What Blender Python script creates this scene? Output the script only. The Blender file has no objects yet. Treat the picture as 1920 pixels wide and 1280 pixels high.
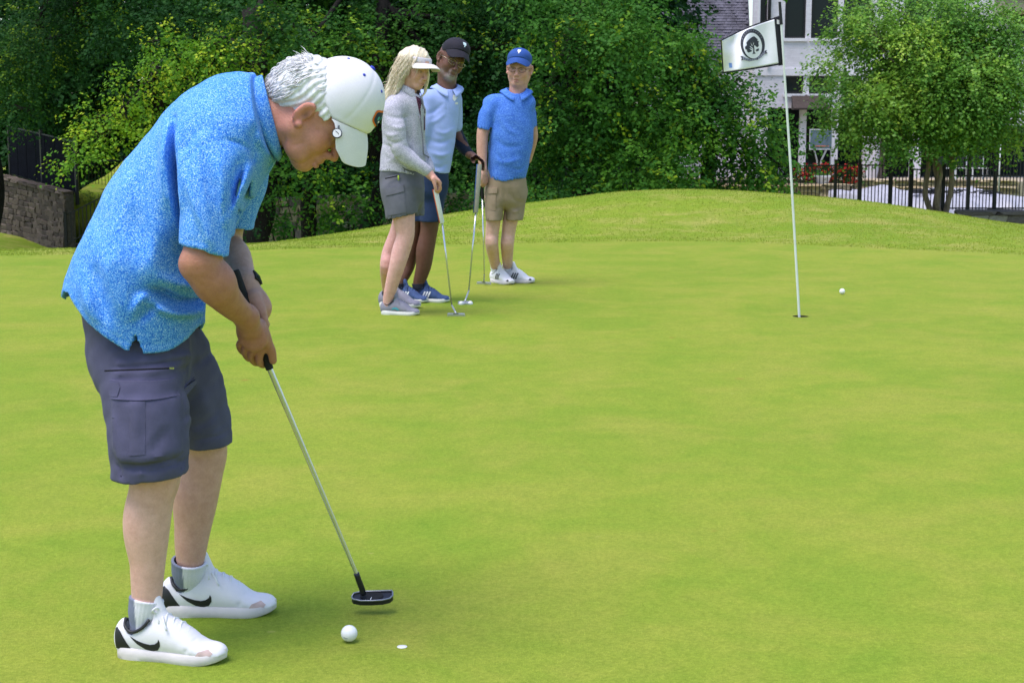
import bpy, math, random
import numpy as np
from mathutils import Vector, Matrix
from mathutils.bvhtree import BVHTree

rng = np.random.default_rng(7)
random.seed(7)
scene = bpy.context.scene
C = scene.collection

# ------------------------------------------------------------------ camera
F_PX, CAM_H, PITCH = 3000.0, 1.35, math.atan(428 / 3000.0)
cam_d = bpy.data.cameras.new('camera')
cam_d.sensor_width = 36.0
cam_d.sensor_fit = 'HORIZONTAL'
cam_d.lens = 36.0 * F_PX / 1920.0
cam_d.clip_end = 2000.0
cam_d.clip_start = 0.05
cam_d.dof.use_dof = True
cam_d.dof.focus_distance = 5.5
cam_d.dof.aperture_fstop = 18.0
cam = bpy.data.objects.new('camera', cam_d)
C.objects.link(cam)
cam.location = (0, 0, CAM_H)
cam.rotation_euler = (math.radians(90) - PITCH, 0, 0)
scene.camera = cam

# ------------------------------------------------------------------ sky, sun, exposure
SUN_EL, SUN_AZ = math.radians(70), math.radians(-125)   # high, from the left and a little from behind the camera
world = bpy.data.worlds.new('World')
scene.world = world
world.use_nodes = True
wn = world.node_tree
bgn = wn.nodes['Background']
sky = wn.nodes.new('ShaderNodeTexSky')
sky.sky_type = 'NISHITA'
sky.sun_disc = False
sky.sun_elevation = SUN_EL
sky.sun_rotation = SUN_AZ
sky.air_density = 1.0
sky.dust_density = 1.5
sky.ozone_density = 1.0
wn.links.new(sky.outputs[0], bgn.inputs[0])
bgn.inputs[1].default_value = 0.115
sun_d = bpy.data.lights.new('sun', 'SUN')
sun_d.energy = 1.5
sun_d.angle = math.radians(34)
sun_d.color = (1.0, 0.94, 0.96)
sun = bpy.data.objects.new('sun', sun_d)
C.objects.link(sun)
_d = Vector((math.sin(SUN_AZ) * math.cos(SUN_EL), math.cos(SUN_AZ) * math.cos(SUN_EL), math.sin(SUN_EL)))
sun.rotation_euler = _d.to_track_quat('Z', 'Y').to_euler()
sun.location = (-10, -10, 30)
scene.view_settings.view_transform = 'Standard'
scene.view_settings.look = 'None'
scene.view_settings.exposure = 1.16
scene.view_settings.gamma = 1.0
scene.view_settings.use_curve_mapping = False
scene.cycles.max_bounces = 5
scene.cycles.diffuse_bounces = 2
scene.cycles.glossy_bounces = 2
scene.cycles.transmission_bounces = 4
scene.cycles.transparent_max_bounces = 6
scene.cycles.use_denoising = True

# ------------------------------------------------------------------ measuring helpers
_ct, _st = math.cos(PITCH), math.sin(PITCH)
def ray(px, py):
    cx, cy = (px - 960) / F_PX, (640 - py) / F_PX
    return np.array([cx, _ct + cy * _st, -_st + cy * _ct])
def P(px, py, Y):
    """the point at distance Y (metres away from the camera's foot) that stands at this place of the photograph"""
    d = ray(px, py); t = Y / d[1]
    return np.array([d[0] * t, Y, CAM_H + d[2] * t])
def G(px, py, z=0.0):
    d = ray(px, py); t = (z - CAM_H) / d[2]
    return np.array([d[0] * t, d[1] * t, z])
def V(*a): return np.array(a, dtype=float)
def unit(v):
    v = np.asarray(v, float); n = np.linalg.norm(v)
    return v / n if n > 1e-12 else v
def smooth01(t):
    t = np.clip(t, 0, 1); return t * t * (3 - 2 * t)

# ------------------------------------------------------------------ materials
def srgb(r, g, b):
    f = lambda c: (c / 255 / 12.92) if c / 255 <= 0.04045 else ((c / 255 + 0.055) / 1.055) ** 2.4
    return (f(r), f(g), f(b))
class Mat:
    def __init__(s, name, rough=0.6, spec=0.4):
        s.m = bpy.data.materials.new(name); s.m.use_nodes = True
        s.t = s.m.node_tree; s.b = s.t.nodes['Principled BSDF']
        s.b.inputs['Roughness'].default_value = rough
        s.b.inputs['Specular IOR Level'].default_value = spec
        s._tc = None
    def n(s, kind, **kw):
        nd = s.t.nodes.new(kind)
        for k, v in kw.items():
            if k in nd.inputs.keys(): s.set(nd.inputs[k], v)
            else: setattr(nd, k, v)
        return nd
    def set(s, sock, v):
        if isinstance(v, bpy.types.NodeSocket): s.t.links.new(v, sock)
        elif isinstance(v, (tuple, list)) and len(v) == 3 and sock.type == 'RGBA': sock.default_value = (*v, 1)
        else: sock.default_value = v
    def co(s):
        if not s._tc: s._tc = s.n('ShaderNodeTexCoord')
        return s._tc.outputs['Object']
    def mapped(s, scale=(1, 1, 1), rot=(0, 0, 0), vec=None):
        m = s.n('ShaderNodeMapping'); s.t.links.new(vec or s.co(), m.inputs['Vector'])
        m.inputs['Scale'].default_value = scale; m.inputs['Rotation'].default_value = rot
        return m.outputs[0]
    def noise(s, scale, detail=3, rough=0.5, vec=None, dist=0.0):
        n = s.n('ShaderNodeTexNoise'); s.t.links.new(vec or s.co(), n.inputs['Vector'])
        n.inputs['Scale'].default_value = scale; n.inputs['Detail'].default_value = detail
        n.inputs['Roughness'].default_value = rough; n.inputs['Distortion'].default_value = dist
        return n.outputs['Fac']
    def voro(s, scale, feature='F1', out='Distance', vec=None, rnd=1.0):
        n = s.n('ShaderNodeTexVoronoi', feature=feature); s.t.links.new(vec or s.co(), n.inputs['Vector'])
        n.inputs['Scale'].default_value = scale; n.inputs['Randomness'].default_value = rnd
        return n.outputs[out]
    def ramp(s, fac, stops, interp='LINEAR'):
        r = s.n('ShaderNodeValToRGB'); s.t.links.new(fac, r.inputs[0]); e = r.color_ramp
        e.interpolation = interp
        while len(e.elements) < len(stops): e.elements.new(0.5)
        for el, (p, c) in zip(e.elements, stops):
            el.position = p; el.color = (*c, 1) if not isinstance(c, (int, float)) else (c, c, c, 1)
        return r.outputs[0]
    def mix(s, fac, a, b, mode='MIX'):
        m = s.n('ShaderNodeMix', data_type='RGBA', blend_type=mode)
        s.set(m.inputs[0], fac); s.set(m.inputs[6], a); s.set(m.inputs[7], b)
        return m.outputs[2]
    def math(s, op, a, b=0.0):
        m = s.n('ShaderNodeMath', operation=op); s.set(m.inputs[0], a); s.set(m.inputs[1], b); return m.outputs[0]
    def attr(s, name, out='Color'):
        return s.n('ShaderNodeAttribute', attribute_name=name).outputs[out]
    def color(s, c): s.set(s.b.inputs['Base Color'], c); return s
    def rough(s, c): s.set(s.b.inputs['Roughness'], c); return s
    def bump(s, h, strength=0.3, dist=0.01):
        b = s.n('ShaderNodeBump'); s.set(b.inputs['Height'], h)
        b.inputs['Strength'].default_value = strength; b.inputs['Distance'].default_value = dist
        s.t.links.new(b.outputs[0], s.b.inputs['Normal']); return s
def plain(name, col, rough=0.6, spec=0.4, var=0.12, scale=14, bump=0.0, bscale=60, metal=0.0, coat=0.0):
    """one colour with a little uneven wear"""
    m = Mat(name, rough, spec)
    n = m.noise(scale, 4, 0.6)
    lo = tuple(c * (1 - var) for c in col); hi = tuple(min(1, c * (1 + var)) for c in col)
    m.color(m.ramp(n, [(0.3, lo), (0.7, hi)]))
    if bump: m.bump(m.noise(bscale, 4, 0.6), bump, 0.01)
    m.b.inputs['Metallic'].default_value = metal
    m.b.inputs['Coat Weight'].default_value = coat
    return m.m

# ------------------------------------------------------------------ object helpers
def new_mesh(name, verts, faces, smooth=False):
    me = bpy.data.meshes.new(name)
    verts = np.asarray(verts, dtype=np.float32).reshape(-1, 3)
    if isinstance(faces, np.ndarray):
        nf, k = faces.shape
        me.vertices.add(len(verts)); me.vertices.foreach_set('co', verts.ravel())
        me.loops.add(nf * k); me.loops.foreach_set('vertex_index', faces.astype(np.int32).ravel())
        me.polygons.add(nf); me.polygons.foreach_set('loop_start', np.arange(0, nf * k, k, dtype=np.int32))
        me.update(calc_edges=True); me.validate()
    else:
        me.from_pydata([tuple(map(float, v)) for v in verts], [], [tuple(int(i) for i in f) for f in faces]); me.update()
    if smooth: me.polygons.foreach_set('use_smooth', np.ones(len(me.polygons), dtype=bool))
    return me
def link(name, me, mat=None, parent=None, loc=None):
    o = bpy.data.objects.new(name, me); C.objects.link(o)
    if mat is not None and me is not None and not me.materials: me.materials.append(mat)
    if loc is not None: o.location = tuple(map(float, loc))
    if parent is not None: o.parent = parent
    return o
def tag(o, label=None, cat=None, group=None, kind=None):
    if label: o['label'] = label
    if cat: o['category'] = cat
    if group: o['group'] = group
    if kind: o['kind'] = kind
    return o
def empty(name, loc, label, cat, group=None):
    o = bpy.data.objects.new(name, None); C.objects.link(o); o.location = tuple(map(float, loc))
    o.empty_display_size = 0.1
    return tag(o, label, cat, group)
def copy_tree(o, parent=None):
    c = o.copy(); C.objects.link(c); c.parent = parent
    for ch in list(o.children): copy_tree(ch, c)
    return c
class MB:
    """collects simple solids into one mesh"""
    def __init__(s): s.v, s.f = [], []
    def add(s, v, f):
        b = len(s.v); s.v += [tuple(map(float, p)) for p in v]; s.f += [tuple(b + i for i in q) for q in f]; return s
    def box(s, lo, hi, R=None, o=(0, 0, 0)):
        p = [np.array([(lo, hi)[(k >> a) & 1][a] for a in range(3)], float) for k in range(8)]
        if R is not None: p = [R @ q for q in p]
        p = [q + np.array(o, float) for q in p]
        return s.add(p, [(0, 2, 3, 1), (4, 5, 7, 6), (0, 1, 5, 4), (2, 6, 7, 3), (0, 4, 6, 2), (1, 3, 7, 5)])
    def tube(s, pts, r, n=8, caps=True):
        pts = [np.array(p, float) for p in pts]; rr = list(r) if hasattr(r, '__len__') else [r] * len(pts)
        rings = []; u = None
        for i, p in enumerate(pts):
            t = unit(pts[min(i + 1, len(pts) - 1)] - pts[max(i - 1, 0)])
            if u is None:
                a = V(0, 0, 1) if abs(t[2]) < 0.9 else V(1, 0, 0); u = unit(np.cross(a, t))
            u = unit(u - t * np.dot(u, t)); w = np.cross(t, u)
            rings.append([p + rr[i] * (math.cos(2 * math.pi * k / n) * u + math.sin(2 * math.pi * k / n) * w) for k in range(n)])
        v = [q for g in rings for q in g]; f = []
        for i in range(len(rings) - 1):
            for k in range(n):
                a, b = i * n + k, i * n + (k + 1) % n
                f.append((a, b, b + n, a + n))
        if caps:
            f.append(tuple(range(n - 1, -1, -1))); f.append(tuple((len(rings) - 1) * n + k for k in range(n)))
        return s.add(v, f)
    def lathe(s, prof, o=(0, 0, 0), n=16, R=None):
        v = []; f = []
        for r, z in prof:
            for k in range(n):
                a = 2 * math.pi * k / n; q = np.array([r * math.cos(a), r * math.sin(a), z])
                if R is not None: q = R @ q
                v.append(q + np.array(o, float))
        for i in range(len(prof) - 1):
            for k in range(n):
                a, b = i * n + k, i * n + (k + 1) % n; f.append((a, b, b + n, a + n))
        f.append(tuple(range(n - 1, -1, -1))); f.append(tuple((len(prof) - 1) * n + k for k in range(n)))
        return s.add(v, f)
    def grid(s, rows, thick=None):
        """a sheet from rows of points; with thick (vector or number) it gets a back and edges"""
        nr, nc = len(rows), len(rows[0]); v = [np.array(p, float) for r in rows for p in r]
        f = [(i * nc + j, i * nc + j + 1, (i + 1) * nc + j + 1, (i + 1) * nc + j) for i in range(nr - 1) for j in range(nc - 1)]
        if thick is not None:
            m = len(v); v += [p + np.array(thick, float) for p in v]
            f += [tuple(m + q for q in reversed(t)) for t in f]
            rim = [j for j in range(nc)] + [i * nc + nc - 1 for i in range(1, nr)] + [(nr - 1) * nc + j for j in range(nc - 2, -1, -1)] + [i * nc for i in range(nr - 2, 0, -1)]
            for a, b in zip(rim, rim[1:] + rim[:1]): f.append((b, a, a + m, b + m))
        return s.add(v, f)
    def build(s, name, mat, parent=None, smooth=False, loc=None, origin=None):
        v = s.v
        if origin is not None: v = [tuple(np.array(p) - origin) for p in v]
        me = new_mesh(name, v, s.f, smooth)
        if smooth == 'auto':
            me.polygons.foreach_set('use_smooth', np.ones(len(me.polygons), dtype=bool))
            try: me.set_sharp_from_angle(angle=math.radians(40))
            except Exception: pass
        o = link(name, me, mat, parent, loc if loc is not None else (origin if origin is not None and parent is None else None))
        return o
def rot(axis, deg):
    return np.array(Matrix.Rotation(math.radians(deg), 3, axis))
def catmull(pts, n):
    """n points along a smooth curve through pts (any dimension)"""
    p = np.asarray(pts, float)
    if len(p) == 2: return np.linspace(p[0], p[1], n)
    q = np.vstack([2 * p[0] - p[1], p, 2 * p[-1] - p[-2]])
    out = []
    for t in np.linspace(0, len(p) - 1 - 1e-9, n):
        i = int(t); u = t - i; a, b, c, d = q[i:i + 4]
        out.append(0.5 * (2 * b + (c - a) * u + (2 * a - 5 * b + 4 * c - d) * u * u + (3 * b - a - 3 * c + d) * u ** 3))
    return np.array(out)

# ------------------------------------------------------------------ sculpting: a distance field on a grid, skinned by surface nets
class SDF:
    def __init__(s, lo, hi, res):
        s.res = res; s.lo = np.array(lo, float); s.n = np.ceil((np.array(hi, float) - s.lo) / res).astype(int) + 1
        s.D = np.full(s.n, 1.0, np.float32)
        s.ax = [(s.lo[a] + res * np.arange(s.n[a])).astype(np.float32) for a in range(3)]
    def win(s, lo, hi):
        a = np.clip(np.floor((np.array(lo) - s.lo) / s.res).astype(int), 0, s.n)
        b = np.clip(np.ceil((np.array(hi) - s.lo) / s.res).astype(int) + 1, 0, s.n)
        if (b <= a).any(): return None, None
        sl = tuple(slice(a[i], b[i]) for i in range(3))
        x, y, z = s.ax[0][sl[0]][:, None, None], s.ax[1][sl[1]][None, :, None], s.ax[2][sl[2]][None, None, :]
        return sl, (x, y, z)
    def _join(s, sl, d, k, sub=False):
        A = s.D[sl]
        if sub:
            d = -d
            if k <= 0: s.D[sl] = np.maximum(A, d); return
            h = np.maximum(k - np.abs(A - d), 0) / k; s.D[sl] = np.maximum(A, d) + h * h * k * 0.25
        else:
            if k <= 0: s.D[sl] = np.minimum(A, d); return
            h = np.maximum(k - np.abs(A - d), 0) / k; s.D[sl] = np.minimum(A, d) - h * h * k * 0.25
    def cone(s, a, b, ra, rb, k=0.01, sub=False):
        a, b = np.asarray(a, float), np.asarray(b, float); m = max(ra, rb) + k + 3 * s.res
        sl, g = s.win(np.minimum(a, b) - m, np.maximum(a, b) + m)
        if sl is None: return s
        ba = b - a; L = max(float(ba @ ba), 1e-12)
        px, py, pz = g[0] - a[0], g[1] - a[1], g[2] - a[2]
        h = np.clip((px * ba[0] + py * ba[1] + pz * ba[2]) / L, 0, 1)
        d = np.sqrt((px - h * ba[0]) ** 2 + (py - h * ba[1]) ** 2 + (pz - h * ba[2]) ** 2) - (ra + (rb - ra) * h)
        s._join(sl, d, k, sub); return s
    def chain(s, pts, rad, k=0.01, sub=False, smooth=True):
        """a limb: round sections following a curve through pts"""
        c = np.column_stack([np.asarray(pts, float), np.asarray(rad, float)])
        if smooth and len(c) > 2: c = catmull(c, 4 * (len(c) - 1) + 1)
        m = c[:, 3].max() + k + 3 * s.res; SL, _ = s.win(c[:, :3].min(0) - m, c[:, :3].max(0) + m)
        if SL is None: return s
        T = np.full(s.D[SL].shape, 1.0, np.float32); off = [q.start for q in SL]
        for i in range(len(c) - 1):
            a, b, ra, rb = c[i, :3], c[i + 1, :3], c[i, 3], c[i + 1, 3]; mm = max(ra, rb) + k + 3 * s.res
            sl, g = s.win(np.minimum(a, b) - mm, np.maximum(a, b) + mm)
            if sl is None: continue
            ba = b - a; L = max(float(ba @ ba), 1e-12); px, py, pz = g[0] - a[0], g[1] - a[1], g[2] - a[2]
            h = np.clip((px * ba[0] + py * ba[1] + pz * ba[2]) / L, 0, 1)
            d = np.sqrt((px - h * ba[0]) ** 2 + (py - h * ba[1]) ** 2 + (pz - h * ba[2]) ** 2) - (ra + (rb - ra) * h)
            l = tuple(slice(q.start - off[j], q.stop - off[j]) for j, q in enumerate(sl)); T[l] = np.minimum(T[l], d)
        s._join(SL, T, k, sub); return s
    def like(s):
        q = SDF.__new__(SDF); q.res, q.lo, q.n, q.ax = s.res, s.lo, s.n, s.ax; q.D = np.full(s.n, 1.0, np.float32); return q
    def union(s, o, k): s._join((slice(None),) * 3, o.D, k); return s
    def ball(s, c, r, k=0.01, sub=False): return s.cone(c, np.asarray(c, float) + 1e-5, r, r, k, sub)
    def ell(s, c, r, k=0.01, R=None, sub=False):
        c, r = np.asarray(c, float), np.asarray(r, float)
        ext = r if R is None else np.sqrt(((R * r) ** 2).sum(1))
        m = k + 3 * s.res
        sl, g = s.win(c - ext - m, c + ext + m)
        if sl is None: return s
        p = [g[i] - c[i] for i in range(3)]
        if R is not None: p = [p[0] * R[0, j] + p[1] * R[1, j] + p[2] * R[2, j] for j in range(3)]
        q = np.sqrt(sum((p[i] / r[i]) ** 2 for i in range(3))); q2 = np.sqrt(sum((p[i] / (r[i] * r[i])) ** 2 for i in range(3)))
        d = np.where(q2 > 1e-6, q * (q - 1) / np.maximum(q2, 1e-6), -r.min())
        s._join(sl, d, k, sub); return s
    def box(s, c, half, r=0.005, k=0.01, R=None, sub=False):
        c, half = np.asarray(c, float), np.asarray(half, float)
        ext = half if R is None else np.abs(R) @ half
        m = k + 3 * s.res + r
        sl, g = s.win(c - ext - m, c + ext + m)
        if sl is None: return s
        p = [g[i] - c[i] for i in range(3)]
        if R is not None: p = [p[0] * R[0, j] + p[1] * R[1, j] + p[2] * R[2, j] for j in range(3)]
        q = [np.abs(p[i]) - (half[i] - r) for i in range(3)]
        d = np.sqrt(sum(np.maximum(t, 0) ** 2 for t in q)) + np.minimum(np.maximum(np.maximum(q[0], q[1]), q[2]), 0) - r
        s._join(sl, d, k, sub); return s
    def tube(s, pts, ru, rw, side=(0, 1, 0), k=0.01, n=18, sub=False):
        """a tube with an elliptic section: ru along side, rw across it"""
        c = catmull(np.column_stack([np.asarray(pts, float), ru, rw]), n)
        side = np.asarray(side, float); T = None
        acc_lo = c[:, :3].min(0) - c[:, 3:].max() - k - 3 * s.res; acc_hi = c[:, :3].max(0) + c[:, 3:].max() + k + 3 * s.res
        SL, _ = s.win(acc_lo, acc_hi)
        if SL is None: return s
        T = np.full(s.D[SL].shape, 1.0, np.float32); off = np.array([q.start for q in SL])
        for i in range(len(c) - 1):
            a, b = c[i, :3], c[i + 1, :3]; m = max(c[i, 3:].max(), c[i + 1, 3:].max()) + k + 3 * s.res
            sl, g = s.win(np.minimum(a, b) - m, np.maximum(a, b) + m)
            if sl is None: continue
            L = np.linalg.norm(b - a); t = (b - a) / max(L, 1e-9); u = unit(side - t * (side @ t)); w = np.cross(t, u)
            p = [g[j] - a[j] for j in range(3)]
            pt = p[0] * t[0] + p[1] * t[1] + p[2] * t[2]; h = np.clip(pt / max(L, 1e-9), 0, 1)
            R_u = c[i, 3] + (c[i + 1, 3] - c[i, 3]) * h; R_w = c[i, 4] + (c[i + 1, 4] - c[i, 4]) * h
            pu = (p[0] * u[0] + p[1] * u[1] + p[2] * u[2]) / R_u; pw = (p[0] * w[0] + p[1] * w[1] + p[2] * w[2]) / R_w
            mn = np.minimum(R_u, R_w); pe = (pt - h * L) / mn
            d = (np.sqrt(pu * pu + pw * pw + pe * pe) - 1) * mn
            lsl = tuple(slice(q.start - off[j], q.stop - off[j]) for j, q in enumerate(sl))
            T[lsl] = np.minimum(T[lsl], d)
        s._join(SL, T, k, sub); return s
    def fold(s, pts, amp, w):
        """amp > 0 raises a ridge along the line, amp < 0 presses a crease"""
        pts = np.asarray(pts, float); m = 2.6 * w
        sl, g = s.win(pts.min(0) - m, pts.max(0) + m)
        if sl is None: return s
        best = None
        for i in range(len(pts) - 1):
            a, ba = pts[i], pts[i + 1] - pts[i]; L = max(float(ba @ ba), 1e-12)
            px, py, pz = g[0] - a[0], g[1] - a[1], g[2] - a[2]
            h = np.clip((px * ba[0] + py * ba[1] + pz * ba[2]) / L, 0, 1)
            fade = 1.0
            d2 = (px - h * ba[0]) ** 2 + (py - h * ba[1]) ** 2 + (pz - h * ba[2]) ** 2
            best = d2 if best is None else np.minimum(best, d2)
        s.D[sl] -= (amp * np.exp(-best / (w * w))).astype(np.float32); return s
    def field(s, fn):
        """fn(D, x, y, z) -> D over the whole grid"""
        x, y, z = s.ax[0][:, None, None], s.ax[1][None, :, None], s.ax[2][None, None, :]
        s.D = np.asarray(fn(s.D, x, y, z), np.float32); return s
    def mesh(s):
        D = s.D; I = D < 0
        nx, ny, nz = D.shape
        cnt = np.zeros((nx - 1, ny - 1, nz - 1), np.int8)
        cor = [(i, j, k) for i in (0, 1) for j in (0, 1) for k in (0, 1)]
        for i, j, k in cor: cnt += I[i:nx - 1 + i, j:ny - 1 + j, k:nz - 1 + k]
        act = np.argwhere((cnt > 0) & (cnt < 8))
        vals = np.stack([D[act[:, 0] + i, act[:, 1] + j, act[:, 2] + k] for i, j, k in cor], 1)
        acc = np.zeros((len(act), 3)); num = np.zeros(len(act)); cc = np.array(cor, float)
        for e0 in range(8):
            for ax in range(3):
                if cor[e0][ax]: continue
                q = list(cor[e0]); q[ax] = 1; e1 = cor.index(tuple(q))
                a, b = vals[:, e0], vals[:, e1]; m = (a < 0) != (b < 0)
                t = np.where(m, a / np.where(m, a - b, 1), 0)
                acc += np.where(m[:, None], cc[e0] + t[:, None] * (cc[e1] - cc[e0]), 0); num += m
        v = s.lo + s.res * (act + acc / num[:, None])
        idx = np.full((nx - 1, ny - 1, nz - 1), -1, np.int32); idx[tuple(act.T)] = np.arange(len(act))
        faces = []
        for ax in range(3):
            o1, o2 = (ax + 1) % 3, (ax + 2) % 3
            sa = [slice(None)] * 3; sb = [slice(None)] * 3; sa[ax] = slice(0, -1); sb[ax] = slice(1, None)
            A, B = I[tuple(sa)], I[tuple(sb)]; e = np.argwhere(A != B)
            ok = (e[:, o1] > 0) & (e[:, o2] > 0) & (e[:, o1] < idx.shape[o1]) & (e[:, o2] < idx.shape[o2]) & (e[:, ax] < idx.shape[ax])
            e = e[ok]; d1 = np.zeros(3, int); d1[o1] = 1; d2 = np.zeros(3, int); d2[o2] = 1
            q = np.stack([idx[tuple((e - d1 - d2).T)], idx[tuple((e - d2).T)], idx[tuple(e.T)], idx[tuple((e - d1).T)]], 1)
            flip = ~A[tuple(e.T)]
            q[flip] = q[flip][:, ::-1]; faces.append(q)
        f = np.vstack(faces); f = f[(f >= 0).all(1)]
        return v, f
def sphere_mesh(c, r, nu=24, nv=14):
    v = []; f = []
    for i in range(nv + 1):
        th = math.pi * i / nv
        for k in range(nu):
            a = 2 * math.pi * k / nu
            v.append((c[0] + r * math.sin(th) * math.cos(a), c[1] + r * math.sin(th) * math.sin(a), c[2] + r * math.cos(th)))
    for i in range(nv):
        for k in range(nu):
            a, b = i * nu + k, i * nu + (k + 1) % nu; f.append((a, a + nu, b + nu, b))
    return v, f
def join_vf(parts):
    vs, fs, off = [], [], 0
    for v, f in parts:
        vs.append(np.asarray(v, float)); fs.append(np.asarray(f) + off); off += len(v)
    return np.vstack(vs), np.vstack(fs)
def set_attr(me, name, cols):
    a = me.attributes.new(name, 'FLOAT_COLOR', 'POINT')
    c = np.ones((len(me.vertices), 4), np.float32); c[:, :3] = cols; a.data.foreach_set('color', c.ravel())
def poly_fill(poly, step):
    """points and triangles filling a 2-D outline with a regular lattice inside"""
    from mathutils.geometry import delaunay_2d_cdt
    poly = np.asarray(poly, float); pts = []
    for a, b in zip(poly, np.roll(poly, -1, 0)):
        m = max(1, int(np.linalg.norm(b - a) / step))
        pts += [a + (b - a) * i / m for i in range(m)]
    nb = len(pts); edges = [(i, (i + 1) % nb) for i in range(nb)]
    lo, hi = poly.min(0), poly.max(0)
    def inside(q):
        c = False
        for (x0, y0), (x1, y1) in zip(poly, np.roll(poly, -1, 0)):
            if (y0 > q[1]) != (y1 > q[1]) and q[0] < (x1 - x0) * (q[1] - y0) / (y1 - y0) + x0: c = not c
        return c
    for x in np.arange(lo[0] + step * .5, hi[0], step):
        for y in np.arange(lo[1] + step * .5, hi[1], step):
            if inside((x, y)): pts.append(np.array([x, y]))
    r = delaunay_2d_cdt([Vector(p) for p in pts], edges, [list(range(nb))], 1, 1e-7)
    return np.array([tuple(v) for v in r[0]]), [tuple(f) for f in r[2]]
# ================================================================== terrain
_EX = [-40, -12, -4.8, -2.4, 0, 2, 4.8, 8, 40]
_EY = [11, 13.8, 15.2, 15.9, 16.7, 17.1, 15.4, 13.0, 8]
def y_edge(x): return np.interp(x, _EX, _EY)
_CX = [-40, -12, -6.7, -3.43, -2.24, -.94, .49, 1.33, 2.38, 3.43, 4.48, 5.53, 6.72, 10, 40]
_CZ = [-.6, -.55, -.51, -.42, -.23, -.03, .176, .30, .33, .31, .224, .048, -.126, -.4, -.6]
_cx = np.linspace(-40, 40, 801); _k = np.exp(-np.linspace(-2, 2, 15) ** 2); _k /= _k.sum()
_cz = np.convolve(np.pad(np.interp(_cx, _CX, _CZ), 7, mode='edge'), _k, 'valid')
_FX = [-40, -16, -14.2, -12.8, -10, -5, 5, 9, 10.5, 12, 40]
_FZ = [-2.0, -2.05, -2.15, -2.42, -2.5, -2.1, -1.6, -1.3, -1.35, -1.85, -1.85]
def height(x, y):
    x, y = np.asarray(x, float), np.asarray(y, float)
    e = y_edge(x); c = np.interp(x, _cx, _cz); f = np.interp(x, _FX, _FZ)
    t = smooth01((y - e) / np.maximum(21.5 - e, .5))
    z = c * t
    z += (0.012 * np.sin(x * 2.1 + y * .7) + 0.01 * np.sin(x * .9 - y * 1.7 + 1)) * smooth01((y - e - .5) / 2)
    u = smooth01((y - 21.5) / 9.0)
    z = z * (1 - u) + f * u
    return z
def ground_z(x, y): return float(height(x, y))
gx = np.concatenate([-np.geomspace(400, 31, 14), np.arange(-30, 30.01, .3), np.geomspace(31, 400, 14)])
gy = np.concatenate([[-300, -120, -50, -20, -8, -3], np.arange(0, 60, .25), np.geomspace(60, 900, 20)])
XX, YY = np.meshgrid(gx, gy, indexing='ij')
ZZ = height(XX, YY)
nyg = len(gy)
ii, jj = np.meshgrid(np.arange(len(gx) - 1), np.arange(nyg - 1), indexing='ij')
a0 = (ii * nyg + jj).ravel()
gf = np.stack([a0, a0 + nyg, a0 + nyg + 1, a0 + 1], 1)
GREEN_C = (0.305, 0.405, 0.018)
def grass_mat(name, base, tip, dry, patch=0.35, fine=420, bump=0.35, marks=False):
    m = Mat(name, 0.85, 0.08)
    big = m.noise(0.42, 5, 0.6, None, .6); mid = m.noise(1.7, 5, 0.65, None, .4); sml = m.noise(9.0, 4, .6); fin = m.noise(fine, 2, 0.7)
    f2 = m.noise(fine * .3, 3, 0.75)
    c = m.mix(m.ramp(big, [(.36, 0.0), (.64, 1.0)]), base, tip)
    c = m.mix(m.math('MULTIPLY', m.ramp(mid, [(.46, 0.0), (.72, 1.0)]), patch), c, dry)
    c = m.mix(m.math('MULTIPLY', m.ramp(mid, [(.28, 1.0), (.46, 0.0)]), patch * .8), c, tuple(x * k for x, k in zip(tip, (.82, .98, .8))))
    c = m.mix(.5, c, m.ramp(sml, [(.3, (.84, .9, .84)), (.7, (1.14, 1.08, 1.1))]), 'MULTIPLY')
    c = m.mix(0.5, c, m.ramp(fin, [(.25, (.4, .46, .3)), (.5, (.96,) * 3), (.75, (1.55, 1.5, 1.7))]), 'MULTIPLY')
    c = m.mix(0.55, c, m.ramp(f2, [(.3, (.6, .66, .5)), (.7, (1.38, 1.32, 1.5))]), 'MULTIPLY')
    if marks:
        v1 = m.voro(1.15); spot = m.ramp(m.math('ADD', v1, m.math('MULTIPLY', m.noise(60, 3), .05)), [(.03, 1.0), (.062, 0.0)])
        c = m.mix(m.math('MULTIPLY', spot, .7), c, (.3, .17, .04))
        v2 = m.voro(3.1); sp2 = m.ramp(m.math('ADD', v2, m.math('MULTIPLY', m.noise(90, 3), .06)), [(.045, 1.0), (.07, 0.0)])
        c = m.mix(m.math('MULTIPLY', sp2, .4), c, (.42, .4, .12))
    m.color(c)
    hsum = m.math('ADD', fin, m.math('MULTIPLY', f2, 1.6))
    m.bump(hsum, bump, 0.006)
    return m.m
M_rough = grass_mat('rough_grass', (0.175, 0.255, 0.022), (0.21, 0.28, 0.026), (0.35, 0.32, 0.085), 0.85, 110, 0.6)
M_green = grass_mat('putting_green_grass', (0.25, 0.308, 0.036), (0.198, 0.282, 0.028), (0.305, 0.312, 0.052), 0.75, 260, 0.55, True)
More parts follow.
